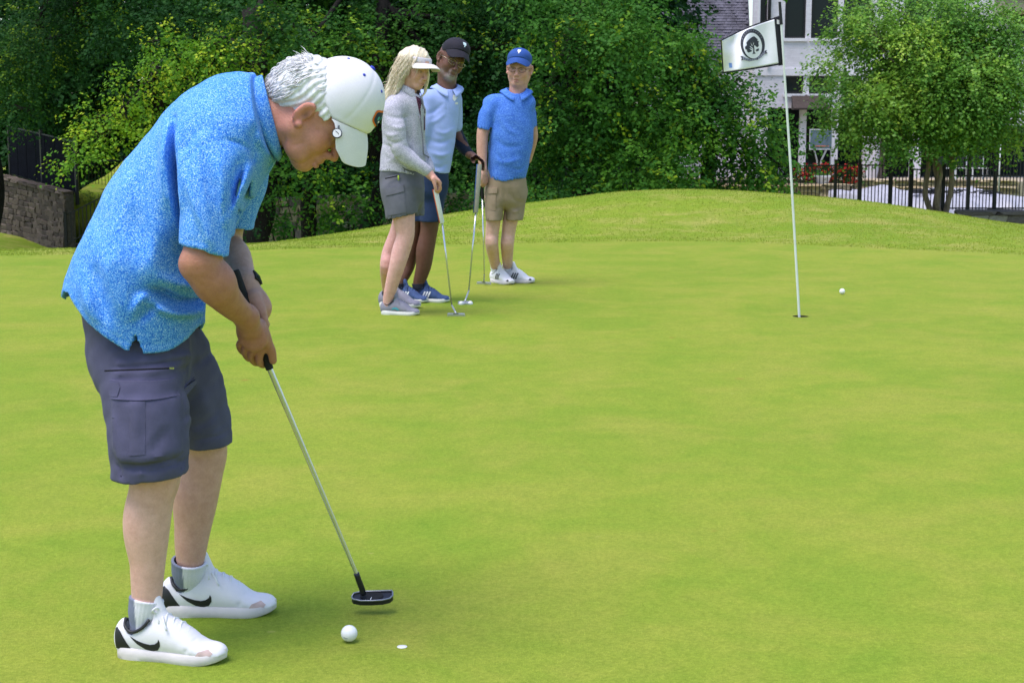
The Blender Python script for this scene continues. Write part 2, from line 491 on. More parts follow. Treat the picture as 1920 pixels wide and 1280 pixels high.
def punch(v, f, c, r):
    """cuts a round hole into a sheet"""
    from mathutils.geometry import delaunay_2d_cdt
    q = v[f]; near = (q[:, :, 0].min(1) < c[0] + r * 1.3) & (q[:, :, 0].max(1) > c[0] - r * 1.3) & (q[:, :, 1].min(1) < c[1] + r * 1.3) & (q[:, :, 1].max(1) > c[1] - r * 1.3)
    rem = f[near]; cnt = {}
    for t in rem.tolist():
        for a, b in zip(t, t[1:] + t[:1]): cnt[(min(a, b), max(a, b))] = cnt.get((min(a, b), max(a, b)), 0) + 1
    be = [e for e, k in cnt.items() if k == 1]; ids = sorted({i for e in be for i in e}); mp = {i: k for k, i in enumerate(ids)}
    pts = [Vector(v[i][:2]) for i in ids]; n0 = len(pts); pts += [Vector((c[0] + r * math.cos(a), c[1] + r * math.sin(a))) for a in np.linspace(0, 2 * math.pi, 32, endpoint=False)]
    ed = [(mp[a], mp[b]) for a, b in be] + [(n0 + k, n0 + (k + 1) % 32) for k in range(32)]
    r_ = delaunay_2d_cdt(pts, ed, [], 0, 1e-7); co = np.array([tuple(p) for p in r_[0]]); tris = []
    for t in r_[2]:
        m = co[list(t)].mean(0)
        if np.hypot(*(m - np.array(c[:2]))) > r * .98: tris.append([len(v) + i for i in t])
    z = v[rem.ravel()][:, 2].mean(); vv = np.vstack([v, np.column_stack([co, np.full(len(co), z)])])
    return vv, f[~near].tolist() + tris
hole_c = G(1501, 594)
gV, gF = punch(np.stack([XX, YY, ZZ], -1).reshape(-1, 3), gf, hole_c, .056)
o = link('ground', new_mesh('ground', gV, gF, True), M_rough)
tag(o, kind='structure')
# the green: a sheet 4 mm above, ending along its mown edge, with the cup left open
xs = np.linspace(-14, 12, 261); ts = np.linspace(0, 1, 90) ** .8
edge_w = y_edge(xs) + .05 * np.sin(xs * 3.1) + .03 * np.sin(xs * 7.7)
for _ in range(6): edge_w = np.convolve(np.pad(edge_w, 3, mode='edge'), np.ones(7) / 7, 'valid')
gv = np.array([(x, -6 + (e + 6) * t, ground_z(x, -6 + (e + 6) * t) + .004) for x, e in zip(xs, edge_w) for t in ts])
ii, jj = np.meshgrid(np.arange(len(xs) - 1), np.arange(len(ts) - 1), indexing='ij'); a0 = (ii * len(ts) + jj).ravel()
qf = np.stack([a0, a0 + len(ts), a0 + len(ts) + 1, a0 + 1], 1)
gV, gF = punch(gv, qf, hole_c, .054)
o = link('putting_green', new_mesh('putting_green', gV, gF, True), M_green); tag(o, kind='structure')
# tufty blades on the fringe and the mound
def blades(name, pts, h, w, mat, lean=.5):
    n = len(pts); a = rng.uniform(0, 2 * np.pi, n); hh = h * rng.uniform(.5, 1.3, n); ww = w * rng.uniform(.7, 1.3, n)
    dx, dy = np.cos(a), np.sin(a); la = rng.uniform(0, 2 * np.pi, n); le = hh * lean * rng.uniform(0, 1, n)
    v = np.zeros((n, 3, 3)); v[:, 0] = pts + np.stack([-dx * ww, -dy * ww, -0.004 + 0 * ww], 1); v[:, 1] = pts + np.stack([dx * ww, dy * ww, -0.004 + 0 * ww], 1)
    v[:, 2] = pts + np.stack([np.cos(la) * le, np.sin(la) * le, hh], 1)
    o = link(name, new_mesh(name, v.reshape(-1, 3), np.arange(3 * n).reshape(n, 3)), mat)
    me = o.data; t = np.repeat(rng.uniform(0, 1, n), 3).astype(np.float32); at = me.attributes.new('tint', 'FLOAT', 'POINT'); at.data.foreach_set('value', t)
    return o
mb_ = Mat('grass_blade', .6, .2)
mb_.color(mb_.mix(mb_.math('MULTIPLY', mb_.ramp(mb_.noise(2.6, 4, .6), [(.5, 0.0), (.75, 1.0)]), .6),
                  mb_.ramp(mb_.attr('tint', 'Fac'), [(0, (.2, .27, .018)), (.5, (.24, .31, .022)), (1, (.33, .385, .045))]), (.46, .43, .12)))
N = 150000
bx = rng.uniform(-9, 9, N); by = rng.uniform(14.5, 24.5, N)
by = np.where(rng.random(N) < .04, np.interp(bx, xs, edge_w) + rng.uniform(0.0, .5, N), by)
keep = (by > np.interp(bx, xs, edge_w) + .01) & (np.abs(bx) < .335 * by)
bx, by = bx[keep], by[keep]
o = blades('fringe_grass', np.stack([bx, by, height(bx, by)], 1), .012, .006, mb_.m)
tag(o, 'tufty rough grass along the fringe and mound behind the green', 'grass', kind='stuff')

# ================================================================== foliage
def leaf_cloud(anchors, dirs, spread, nleaf, size, tint, droop=.45, aspect=.34):
    """sprays: a drooping twig with leaves set along both sides; returns verts, faces, tint per vertex"""
    n = len(anchors); dirs = dirs / np.linalg.norm(dirs, axis=1, keepdims=True)
    t = (np.arange(nleaf) + .5) / nleaf
    L = spread * rng.uniform(.6, 1.25, n)
    up = np.array([0, 0, 1.0]); side = np.cross(dirs, up); side /= np.maximum(np.linalg.norm(side, axis=1, keepdims=True), 1e-6)
    pos = anchors[:, None, :] + dirs[:, None, :] * (t[None, :, None] * L[:, None, None])
    pos[:, :, 2] -= droop * L[:, None] * t[None, :] ** 2
    pos += rng.normal(0, .12, pos.shape) * L[:, None, None]
    sg = np.where(np.arange(nleaf) % 2 == 0, 1.0, -1.0)[None, :, None]
    ld = dirs[:, None, :] * rng.uniform(.3, 1.0, (n, nleaf, 1)) + side[:, None, :] * sg * rng.uniform(.4, 1.0, (n, nleaf, 1)) + rng.normal(0, .35, (n, nleaf, 3))
    ld[:, :, 2] -= .25
    ld /= np.linalg.norm(ld, axis=2, keepdims=True)
    nm = dirs[:, None, :] * .5 + np.array([0, -.2, .7]) + rng.normal(0, .42, (n, 1, 3)) + rng.normal(0, .2, (n, nleaf, 3))
    wd = np.cross(ld, nm); wd /= np.maximum(np.linalg.norm(wd, axis=2, keepdims=True), 1e-6); nn = np.cross(wd, ld)
    s = size * rng.uniform(.6, 1.3, (n, nleaf, 1))
    v = np.stack([pos, pos + ld * s * .45 + wd * s * aspect + nn * s * .08, pos + ld * s, pos + ld * s * .45 - wd * s * aspect + nn * s * .08], 2)
    m = n * nleaf
    tt = np.clip(tint[:, None] + rng.normal(0, .055, (n, nleaf)), 0, 1)
    return v.reshape(-1, 3), np.arange(4 * m).reshape(m, 4), np.repeat(tt.ravel(), 4)
def leaf_mat(name, stops, gloss=.6, trans=.35):
    m = Mat(name, gloss, .14)
    c = m.ramp(m.attr('tint', 'Fac'), stops)
    m.color(c)
    tr = m.n('ShaderNodeBsdfTranslucent'); m.t.links.new(c, tr.inputs[0])
    mx = m.n('ShaderNodeMixShader'); mx.inputs[0].default_value = trans
    m.t.links.new(m.b.outputs[0], mx.inputs[1]); m.t.links.new(tr.outputs[0], mx.inputs[2])
    m.t.links.new(mx.outputs[0], m.t.nodes['Material Output'].inputs[0])
    return m.m
M_leaf_dark = leaf_mat('dark_tree_leaf', [(0, (.011, .048, .014)), (.4, (.026, .098, .019)), (.75, (.07, .19, .02)), (1, (.28, .4, .025))])
M_leaf_mid = leaf_mat('mid_tree_leaf', [(0, (.026, .105, .018)), (.45, (.062, .19, .023)), (.8, (.15, .33, .026)), (1, (.4, .53, .032))])
M_leaf_lime = leaf_mat('lime_tree_leaf', [(0, (.05, .16, .016)), (.45, (.125, .29, .02)), (.8, (.27, .44, .024)), (1, (.52, .6, .04))])
M_leaf_myrtle = leaf_mat('glossy_tree_leaf', [(0, (.05, .15, .028)), (.5, (.11, .27, .04)), (.85, (.23, .42, .05)), (1, (.36, .5, .06))], .35, .25)
def bark(name, c, sc=9):
    m = Mat(name, .9, .2); n = m.noise(sc, 5, .65, m.mapped((3, 3, .6)))
    m.color(m.ramp(n, [(.3, tuple(x * .45 for x in c)), (.7, tuple(x * 1.4 for x in c))])); m.bump(n, .8, .03); return m.m
M_bark = bark('dark_bark', (.018, .015, .013)); M_bark_light = bark('smooth_tan_bark', (.24, .18, .13), 5)
def lump_sprays(lumps, per_m2, out_bias=.6):
    A, Dr, LT = [], [], []
    for c, r in lumps:
        c, r = np.array(c, float), np.array(r, float)
        area = 4 * math.pi * ((r[0] * r[1]) ** 1.6 / 3 + (r[0] * r[2]) ** 1.6 / 3 + (r[1] * r[2]) ** 1.6 / 3) ** (1 / 1.6)
        n = max(6, int(area * per_m2))
        d = rng.normal(0, 1, (n, 3)); d /= np.linalg.norm(d, axis=1, keepdims=True)
        rad = rng.uniform(out_bias - .15, 1.12, (n, 1))
        A.append(c + d * r * rad)
        q = d + np.array([0, -.25, -.1]) + rng.normal(0, .35, (n, 3)); Dr.append(q); LT.append(np.full(n, rng.normal(0, .12)))
    lump_sprays.tint = np.concatenate(LT)
    return np.vstack(A), np.vstack(Dr)
def branch_path(a, b, wob, n=6):
    p = np.linspace(a, b, n); p[1:-1] += rng.normal(0, wob, (n - 2, 3)); return catmull(p, n * 2)
def make_tree(name, label, base, trunk_top, r0, lumps, per_m2, leafmat, barkmat, group, size=.094, nleaf=12, spread=.5,
              tint0=.38, new_growth=.06, upper=None, stems=None, limbs=10, group2=None):
    base = np.array(base, float); root = empty(name, base, label, 'tree', group)
    m = MB()
    for s0, s1, rr in (stems or [(base, trunk_top, r0)]):
        pth = branch_path(np.array(s0) - base + V(0, 0, -.3), np.array(s1) - base, np.linalg.norm(np.array(s1) - np.array(s0)) * .02, 7)
        m.tube(pth, np.linspace(1.25, .75, len(pth)) ** 1.4 * rr, 10)
    m.build('trunk', barkmat, root, True)
    m = MB(); tops = [np.array(s1) - base for _, s1, _ in stems] if stems else [np.array(trunk_top) - base]
    allt = lumps + (upper or [])
    for c, r in [allt[i] for i in rng.permutation(len(allt))[:limbs]]:
        st = min(tops, key=lambda q: np.linalg.norm(q - (np.array(c) - base)))
        lo = st * rng.uniform(.7, .98) if not stems else st
        pth = branch_path(lo, np.array(c) - base, .12, 5); m.tube(pth, np.linspace(r0 * .42, r0 * .06, len(pth)), 6)
        for _ in range(3):
            d = rng.normal(0, 1, 3); q = np.array(c) - base + d / np.linalg.norm(d) * np.array(r) * .85
            p2 = branch_path(pth[-3], q, .06, 4); m.tube(p2, np.linspace(r0 * .1, .006, len(p2)), 5)
    m.build('limbs', barkmat, root, True)
    A, Dr = lump_sprays(lumps, per_m2)
    A2 = A - base
    tn = rng.normal(tint0, .07, len(A)) + lump_sprays.tint + .1 * np.sin(A[:, 0] * 1.7 + A[:, 2] * 2.3) * np.sin(A[:, 2] * 1.9 - A[:, 1]); ng = rng.random(len(A)) < new_growth; tn[ng] = rng.uniform(.8, 1, ng.sum())
    v, f, t = leaf_cloud(A2, Dr, spread, nleaf, size, tn)
    if upper:
        A, Dr = lump_sprays(upper, per_m2 * .3, .3)
        v2, f2, t2 = leaf_cloud(A - base, Dr, spread * 1.6, nleaf, size * 1.9, rng.normal(tint0, .12, len(A)))
        f = np.vstack([f, f2 + len(v)]); v = np.vstack([v, v2]); t = np.concatenate([t, t2])
    o = link('crown', new_mesh('crown', v, f), leafmat, root)
    at = o.data.attributes.new('tint', 'FLOAT', 'POINT'); at.data.foreach_set('value', t.astype(np.float32))
    return root
def LP(px, py, Y, rx, rz, ry=None):
    """a lump of foliage at this place, radii given in photograph pixels"""
    s = Y / F_PX; return (P(px, py, Y), (rx * s, (ry or (rx + rz) / 2) * s, rz * s))
def scatter_lumps(boxes, Y, n, r, jy=1.5):
    out = []
    for (x0, y0, x1, y1) in boxes:
        for _ in range(n):
            q = r * rng.uniform(.7, 1.35)
            out.append(LP(rng.uniform(x0, x1), rng.uniform(y0, y1), Y + rng.uniform(-jy, jy), q * rng.uniform(.9, 1.5), q * rng.uniform(.55, .85)))
    return out
def canopy(px, Y, w, z0, z1, n=7):  # unseen upper crown lumps, added to shade the foliage below
    x = P(px, 200, Y)[0]
    return [((x + rng.uniform(-w, w), Y + rng.uniform(1.0, 4.5), rng.uniform(z0, z1)), (rng.uniform(1.4, 2.2), rng.uniform(1.4, 2.2), rng.uniform(.9, 1.4))) for _ in range(n)]
TG = 'trees behind the green'
gzp = lambda px, Y: V(P(px, 300, Y)[0], Y, ground_z(P(px, 300, Y)[0], Y))
# the dark tree at the left edge, above the stone wall
make_tree('shade_tree', 'dark shade tree overhanging the stone wall at the far left', gzp(-40, 41), gzp(-30, 41) + V(.3, 0, 4.4), .3,
          scatter_lumps([(-60, -20, 120, 120), (-80, 60, 50, 215), (90, -30, 240, 90)], 39, 9, 46) + scatter_lumps([(-30, 165, 110, 222)], 38, 5, 30, .8),
          15, M_leaf_dark, M_bark, TG, upper=canopy(60, 40, 4, 5.2, 8, 10), tint0=.42, new_growth=.07, size=.075)
# the lime tree whose pale branches reach down behind the golfer's back
make_tree('lime_tree', 'pale lime-green young tree reaching out behind the golfer\'s back', gzp(300, 32.5), P(290, 120, 32.5), .12,
          [LP(150, 285, 31.5, 40, 18), LP(125, 305, 31.3, 20, 8), LP(205, 255, 31.6, 55, 24), LP(240, 225, 31.6, 44, 22), LP(180, 215, 31.8, 40, 20), LP(255, 160, 31.8, 48, 24),
           LP(330, 110, 31.6, 46, 26), LP(400, 105, 31.5, 54, 30), LP(440, 85, 31.6, 46, 26), LP(300, 75, 31.8, 30, 22), LP(300, 195, 31.9, 40, 26), LP(360, 150, 31.9, 50, 24), LP(460, 120, 31.7, 40, 26)],
          30, M_leaf_lime, M_bark, TG, tint0=.5, new_growth=.22, size=.075, spread=.45, limbs=12)
# the two dark-trunked trees in the middle and the third with its hanging boughs
make_tree('shade_tree', 'big dark tree with the thick black trunk just right of the golfer\'s forearm', gzp(487, 33), P(470, 150, 33) + V(0, 0, 1.4), .235,
          scatter_lumps([(200, -30, 520, 60), (380, 30, 560, 150)], 34.5, 9, 44, .8) + [LP(470, 395, 32.4, 24, 26), LP(460, 430, 32.2, 14, 24), LP(480, 40, 31.6, 50, 32), LP(440, 10, 31.8, 50, 30), LP(500, 110, 31.7, 44, 30), LP(540, 60, 31.8, 44, 30)],
          16, M_leaf_dark, M_bark, TG, upper=canopy(420, 34.5, 4.2, 5.2, 9, 14), tint0=.34, new_growth=.05)
make_tree('shade_tree', 'dark tree with the thin trunk between the golfer\'s chin and the woman', gzp(571, 34), P(590, 160, 34) + V(0, 0, 1.2), .15,
          scatter_lumps([(520, 20, 740, 150), (520, 130, 720, 260)], 33.8, 9, 42, .8) + [LP(545, 340, 33, 44, 36), LP(530, 395, 33, 30, 36), LP(600, 320, 33, 40, 30), LP(640, 350, 33.2, 44, 34), LP(610, 385, 33.4, 24, 24)],
          18, M_leaf_mid, M_bark, TG, upper=canopy(620, 35, 4, 5.2, 9, 14), tint0=.42, new_growth=.09)
make_tree('shade_tree', 'broad dark tree rising behind the woman with the visor', gzp(688, 34.5), P(720, 120, 35) + V(0, 0, 1.5), .2,
          scatter_lumps([(680, -30, 960, 110), (720, 100, 1000, 300)], 34.8, 12, 44, .9) + [LP(690, 350, 33.6, 40, 34), LP(670, 400, 33.6, 34, 34), LP(712, 420, 33.5, 26, 24), LP(850, 330, 34, 46, 34), LP(860, 380, 34, 40, 24), LP(820, 300, 34, 40, 30)],
          16, M_leaf_dark, M_bark, TG, upper=canopy(820, 36, 4, 5.2, 9, 14), tint0=.4, new_growth=.04)
make_tree('shade_tree', 'wide leafy tree hanging to the mound behind the man in the blue cap', gzp(1080, 34), P(1090, 60, 34) + V(0, 0, 1.2), .18,
          scatter_lumps([(950, -20, 1215, 100), (980, 70, 1265, 240), (980, 220, 1300, 350)], 32.6, 14, 46, 1.0) + scatter_lumps([(880, 350, 1130, 400)], 32, 7, 34, .6),
          18, M_leaf_mid, M_bark, TG, upper=canopy(1080, 34.5, 3.6, 5.2, 8.5, 13), tint0=.36, new_growth=.07, limbs=16)
make_tree('shade_tree', 'leafy tree with low boughs behind the flag, beside the house', gzp(1340, 35), P(1320, 120, 35), .13,
          scatter_lumps([(1255, 80, 1320, 150), (1290, 130, 1415, 240), (1260, 230, 1440, 345)], 34, 13, 36, .9) + [LP(1395, 230, 33.6, 44, 34), LP(1432, 200, 33.6, 28, 28), LP(1440, 255, 33.6, 26, 24), LP(1452, 300, 33.6, 28, 22), LP(1480, 345, 33.8, 22, 14)],
          20, M_leaf_mid, M_bark, TG, tint0=.42, new_growth=.08, limbs=14)
_b = gzp(1765, 40.5)
make_tree('ornamental_tree', 'round glossy-leaved tree with several pale trunks in front of the house', _b, None, .085,
          scatter_lumps([(1610, 40, 1900, 210), (1580, 120, 1880, 245)], 40, 21, 50, 1.2) + [LP(1740, 30, 40, 80, 42), LP(1800, 40, 40, 90, 50), LP(1870, 70, 40, 60, 50), LP(1650, 70, 39.6, 40, 36), LP(1570, 170, 39.6, 36, 26), LP(1560, 200, 39.4, 30, 18), LP(1600, 235, 39.4, 44, 28), LP(1690, 260, 39.2, 46, 26), LP(1900, 130, 39.6, 60, 60), LP(1900, 220, 39.8, 50, 50), LP(1855, 240, 39.6, 40, 26), LP(1680, 285, 39.2, 22, 12), LP(1625, 40, 39.6, 20, 16)],
          29, M_leaf_myrtle, M_bark_light, TG, tint0=.6, new_growth=.05, size=.088, limbs=14,
          stems=[(_b + V(-.1, 0, 0), P(1728, 180, 40.3), .06), (_b + V(0, .1, 0), P(1760, 150, 40.5), .075), (_b + V(.12, 0, 0), P(1795, 170, 40.5), .06), (_b + V(.03, -.08, 0), P(1750, 215, 40.2), .05)])
# darker trees further back that close the gaps
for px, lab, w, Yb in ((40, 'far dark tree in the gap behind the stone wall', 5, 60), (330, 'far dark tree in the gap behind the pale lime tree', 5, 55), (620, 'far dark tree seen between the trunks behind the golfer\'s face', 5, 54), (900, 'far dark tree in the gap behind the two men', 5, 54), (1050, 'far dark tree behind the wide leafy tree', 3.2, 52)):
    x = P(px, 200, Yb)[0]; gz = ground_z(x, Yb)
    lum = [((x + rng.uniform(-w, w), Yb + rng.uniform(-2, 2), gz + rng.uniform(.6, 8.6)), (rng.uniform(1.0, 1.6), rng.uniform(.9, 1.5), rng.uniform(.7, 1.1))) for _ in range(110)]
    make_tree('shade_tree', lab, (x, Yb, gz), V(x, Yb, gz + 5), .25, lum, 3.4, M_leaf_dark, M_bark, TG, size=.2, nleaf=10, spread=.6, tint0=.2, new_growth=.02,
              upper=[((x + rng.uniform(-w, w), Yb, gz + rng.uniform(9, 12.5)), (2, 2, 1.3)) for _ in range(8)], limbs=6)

# ================================================================== stone pieces
def stone_mesh(name, seed, rough=.16, sub=2):
    import bmesh
    r = np.random.default_rng(seed); bm = bmesh.new(); bmesh.ops.create_cube(bm, size=1.0)
    bmesh.ops.bevel(bm, geom=bm.edges[:], offset=.11, segments=1, affect='EDGES')
    for v in bm.verts: v.co += Vector(r.normal(0, rough * .38, 3))
    me = bpy.data.meshes.new(name); bm.to_mesh(me); bm.free(); return me
def stone_mats(prefix, cols):
    out = []
    for i, c in enumerate(cols): out.append(plain(prefix, c, .9, .2, .35, 9, .6, 40))
    return out
_M_st_dark = stone_mats('dark_wall_stone', [(.115, .088, .068), (.145, .112, .088), (.085, .066, .054)])
_M_st_tan = stone_mats('tan_stone', [(.34, .26, .15), (.42, .34, .21), (.26, .2, .13)])
_M_st_rub = stone_mats('creek_stone', [(.26, .21, .17), (.38, .33, .26), (.17, .14, .12)])
def stone_set(mats, n=4):
    out = []
    for i, m in enumerate(mats):
        for j in range(n):
            me = stone_mesh('stone', 100 * i + j); me.materials.append(m); out.append(me)
    return out
ST_DARK, ST_TAN, ST_RUB = stone_set(_M_st_dark), stone_set(_M_st_tan), stone_set(_M_st_rub)
def stone_wall(name, label, A, B, z0A, z1A, z0B, z1B, thick, sw, sh, meshes, corem, cat='wall', batter=0.0, cap=None, group=None):
    """a wall from A to B (x, y): a mortar core with stones standing proud of its face, courses following the slope"""
    A, B = np.array(A, float), np.array(B, float); L = np.linalg.norm(B - A); d = (B - A) / L; nrm = np.array([d[1], -d[0]])
    if nrm[1] > 0: nrm = -nrm
    base = V(A[0], A[1], z0A); root = empty(name, base, label, cat, group)
    yaw = math.atan2(d[1], d[0]); m = MB()
    def pt(s, h, out):
        q = A + d * s * L; zz = (z0A + (z0B - z0A) * s) * (1 - h) + (z1A + (z1B - z1A) * s) * h
        q = q + nrm * (out + batter * (1 - h)); return V(q[0], q[1], zz) - base
    c = [pt(0, 0, 0), pt(1, 0, 0), pt(1, 1, 0), pt(0, 1, 0)]; bk = [pt(0, 0, -thick - batter), pt(1, 0, -thick - batter), pt(1, 1, -thick), pt(0, 1, -thick)]
    m.add(c + bk, [(0, 1, 2, 3), (5, 4, 7, 6), (3, 2, 6, 7), (0, 4, 5, 1), (1, 5, 6, 2), (4, 0, 3, 7)])
    m.build('mortar_core', corem, root)
    H = .5 * (z1A - z0A + z1B - z0B); rows = max(1, int(round(H / sh)))
    for r in range(rows):
        s = -rng.uniform(0, .5) * sw / L
        while s < 1:
            w = sw * rng.uniform(.6, 1.5); e = min(s + w / L, 1.0); b = max(s, 0.0)
            if (e - b) * L > sw * .2:
                h = H / rows; o = link('stone', meshes[rng.integers(len(meshes))], None, root)
                p = pt((b + e) / 2, (r + .5) / rows, -.02); o.location = tuple(p)
                o.scale = ((e - b) * L * .98, .12 * rng.uniform(.9, 1.5), h * rng.uniform(.75, 1.2)); o.rotation_euler = (rng.normal(0, .03) + (math.atan2(batter, H) if batter else 0) * (1 if True else 0), rng.normal(0, .07) - math.atan2((z1B - z1A), L), yaw + rng.normal(0, .05))
            s = e if e > s + 1e-6 else 2
    if cap is not None:
        n = max(1, int(L / cap[1])); 
        for k in range(n):
            o = link('cap_stone', cap[0][rng.integers(len(cap[0]))], None, root)
            p = pt((k + .5) / n, 1, -thick * .5 + .03); o.location = (p[0], p[1], p[2] + cap[2] * .5); o.scale = (L / n * .99, thick + .16, cap[2])
            o.rotation_euler = (0, -math.atan2((z1B - z1A), L), yaw)
    return root
M_mortar = plain('mortar', (.1, .085, .07), .95, .1, .3, 12, .5, 50)
M_mortar_tan = plain('tan_mortar', (.3, .25, .17), .95, .1, .2, 12, .5, 50)
# the sloping retaining wall at the left
wl0, wl1 = P(-60, 440, 48.5), P(126, 463, 44.2)
wt0, wt1 = P(-60, 318, 48.5), P(136, 366, 44.2)
stone_wall('retaining_wall', 'sloping dark stone retaining wall under the black screened fence', (wl0[0], 48.5), (wl1[0] + .03, 44.2), wl0[2] - .4, wt0[2], wl1[2] - .25, wt1[2], .22, .26, .15, ST_DARK, M_mortar, batter=.12, cap=(ST_DARK, .5, .1))
# low bushes between the trunks
for px, py, rx, rz, lab in ((640, 420, 44, 30, 'low bush growing against the rubble wall left of the woman'), (530, 425, 26, 24, 'low bush beside the thick black trunk'), (860, 395, 40, 22, 'low bush at the mound edge between the two putter grips')):
    c = P(px, py, 36.5); z0_ = ground_z(c[0], 36.5); rt = empty('bush', V(c[0], 36.5, z0_), lab, 'bush', 'low bushes behind the green')
    A, Dr = lump_sprays([LP(px + rng.uniform(-.5, .5) * rx, py + rng.uniform(-.4, .6) * rz, 36.5 + rng.uniform(-.3, .3), rx * .6, rz * .6) for _ in range(5)], 18)
    v, f, t = leaf_cloud(A - V(c[0], 36.5, z0_), Dr, .35, 10, .09, rng.normal(.45, .15, len(A))); o = link('foliage', new_mesh('foliage', v, f), M_leaf_mid, rt)
    at = o.data.attributes.new('tint', 'FLOAT', 'POINT'); at.data.foreach_set('value', t.astype(np.float32))
    m = MB()
    for k in range(4): m.tube(branch_path(V(0, 0, -.1), V(rng.uniform(-.3, .3), rng.uniform(-.2, .2), c[2] - z0_), .05, 4), .02, 5)
    m.build('stems', M_bark, rt, True)
# rubble bank behind the trunks
stone_wall('rubble_wall', 'rough tan and brown rubble wall glimpsed behind the dark trunks', (P(380, 400, 39)[0], 39), (P(900, 400, 40)[0], 40), -2.6, -.75, -2.4, -.6, .5, .34, .2, ST_RUB + ST_TAN, M_mortar)

# ================================================================== black metal fences
M_iron = plain('black_iron', (.012, .012, .014), .45, .4, .3, 30)
def fence(name, label, A, B, zA, zB, h, post_at, picket=.1, rails=(.08, .94), post=.075, cat='fence', hA=None, bar=.022, finial=True):
    A, B = np.array(A, float), np.array(B, float); L = np.linalg.norm(B - A); d = (B - A) / L; yaw = math.atan2(d[1], d[0])
    base = V(A[0], A[1], zA); root = empty(name, base, label, cat)
    pt = lambda s, z: V(A[0] + d[0] * s * L, A[1] + d[1] * s * L, zA + (zB - zA) * s + z) - base
    R = np.array(Matrix.Rotation(yaw, 3, 'Z'))
    mp = MB().box((-post / 2, -post / 2, -.3), (post / 2, post / 2, h + .05)); mp.box((-post * .62, -post * .62, h + .05), (post * .62, post * .62, h + .075))
    me = new_mesh('post', mp.v, mp.f); me.materials.append(M_iron)
    for s in post_at:
        o = link('post', me, None, root, pt(s, 0)); o.rotation_euler = (0, 0, yaw)
    for q in rails:
        m = MB(); a, b = pt(0, h * q), pt(1, h * q); n = V(-d[1], d[0], 0) * .015; u = V(0, 0, .018)
        m.add([a - n - u, a + n - u, a + n + u, a - n + u, b - n - u, b + n - u, b + n + u, b - n + u], [(0, 1, 2, 3), (7, 6, 5, 4), (0, 4, 5, 1), (1, 5, 6, 2), (2, 6, 7, 3), (3, 7, 4, 0)])
        m.build('rail', M_iron, root)
    mk = MB().box((-bar / 2, -bar / 2, h * rails[0] - .04), (bar / 2, bar / 2, h * rails[-1] + (.03 if finial else 0)))
    me = new_mesh('picket', mk.v, mk.f); me.materials.append(M_iron); n = int(L / picket)
    for k in range(n):
        s = (k + .5) / n
        if min(abs(s - q) for q in post_at) * L < .05: continue
        o = link('picket', me, None, root, pt(s, 0)); o.rotation_euler = (0, 0, yaw)
    return root, pt, yaw
zf = -1.3
YF = 42.0
fx = lambda px, Y=YF: P(px, 350, Y)[0]
def fr(px0, px1, ps, Y=YF): return [(fx(p, Y) - fx(px0, Y)) / (fx(px1, Y) - fx(px0, Y)) for p in ps]
ht = P(1700, 304, YF)[2] - zf
fence('iron_fence', 'black picket fence behind the mound, left of the gate', (fx(1000), YF), (fx(1612), YF), zf - .1, zf, ht, fr(1000, 1612, [1002, 1110, 1225, 1340, 1455, 1566, 1611]))
fence('iron_gate', 'narrow black picket gate between two thick posts by the pool', (fx(1612), YF), (fx(1708), YF), zf, zf, ht, fr(1612, 1708, [1670, 1707]), post=.085, cat='gate', picket=.085)
fence('iron_fence', 'short black picket fence panel between the gate and the pale trunks', (fx(1708), YF), (fx(1770), YF), zf, zf, ht - .12, fr(1708, 1770, [1768]), post=.1, picket=.09)
h2 = P(1800, 266, 41.5)[2] - P(1800, 393, 41.5)[2]
fence('iron_fence', 'tall black picket fence on the low stone wall at the right', (fx(1772, 41.5), 41.5), (fx(1990, 41.5), 41.5), P(1800, 393, 41.5)[2], P(1800, 393, 41.5)[2], h2, fr(1772, 1990, [1815, 1866, 1925, 1985], 41.5), picket=.085, rails=(.02, .5, .985), finial=False)
zl = P(1850, 396, 41.2)[2]
stone_wall('low_wall', 'low stone wall with a rough slab cap at the right edge', (fx(1800, 41.0), 41.0), (fx(2000, 41.0), 41.0), zl - .75, zl - .1, zl - .75, zl - .1, .6, .5, .22, ST_RUB, M_mortar, cap=(ST_RUB, .8, .12))
# the screened fence on the left wall, the pickets beyond it and the stair rail
ft0, ft1 = P(20, 328, 48.0), P(145, 364, 44.6)
root, ptf, yw = fence('screened_fence', 'black fence with a dark privacy screen on the stone wall', (ft0[0], 48.0), (ft1[0], 44.6), ft0[2], ft1[2], 1.48, [0.0, .5, .997], picket=.25, rails=(.03, .97))
m = MB()
cols_ = 14
for k in range(cols_):
    a, b = ptf(k / cols_, .06), ptf((k + 1) / cols_ - .002, .06); up = V(0, 0, 1.36); n = V(math.sin(yw), -math.cos(yw), 0) * .02 * (1 + .3 * (k % 2))
    mm = MB().add([a + n, b + n, b + n + up, a + n + up, a + n * 1.4, b + n * 1.4, b + n * 1.4 + up, a + n * 1.4 + up], [(0, 1, 2, 3), (7, 6, 5, 4), (0, 4, 5, 1), (1, 5, 6, 2), (2, 6, 7, 3), (3, 7, 4, 0)])
    mm.build('screen_panel', M_iron if k < 0 else None or bpy.data.materials.get('dark_screen') or plain('dark_screen', (.006, .007, .011), .95, .05, .3, 5), root)
for k in range(8):
    p = ptf((k + .6) / 8, -.03); MB().lathe([(.0, 0), (.03, .0), (.03, .05), (0.0, .05)], p + V(0, -.06, 0), 8).build('foot_bracket', M_iron, root)
q0, q1 = P(146, 364, 47.5), P(330, 364, 47.5)
fence('iron_fence', 'thin black picket fence on the grassy bank behind the golfer\'s back', (q0[0], 47.5), (q1[0], 47.5), q0[2], q1[2], 1.05, [0, .5, 1], picket=.095, bar=.014)
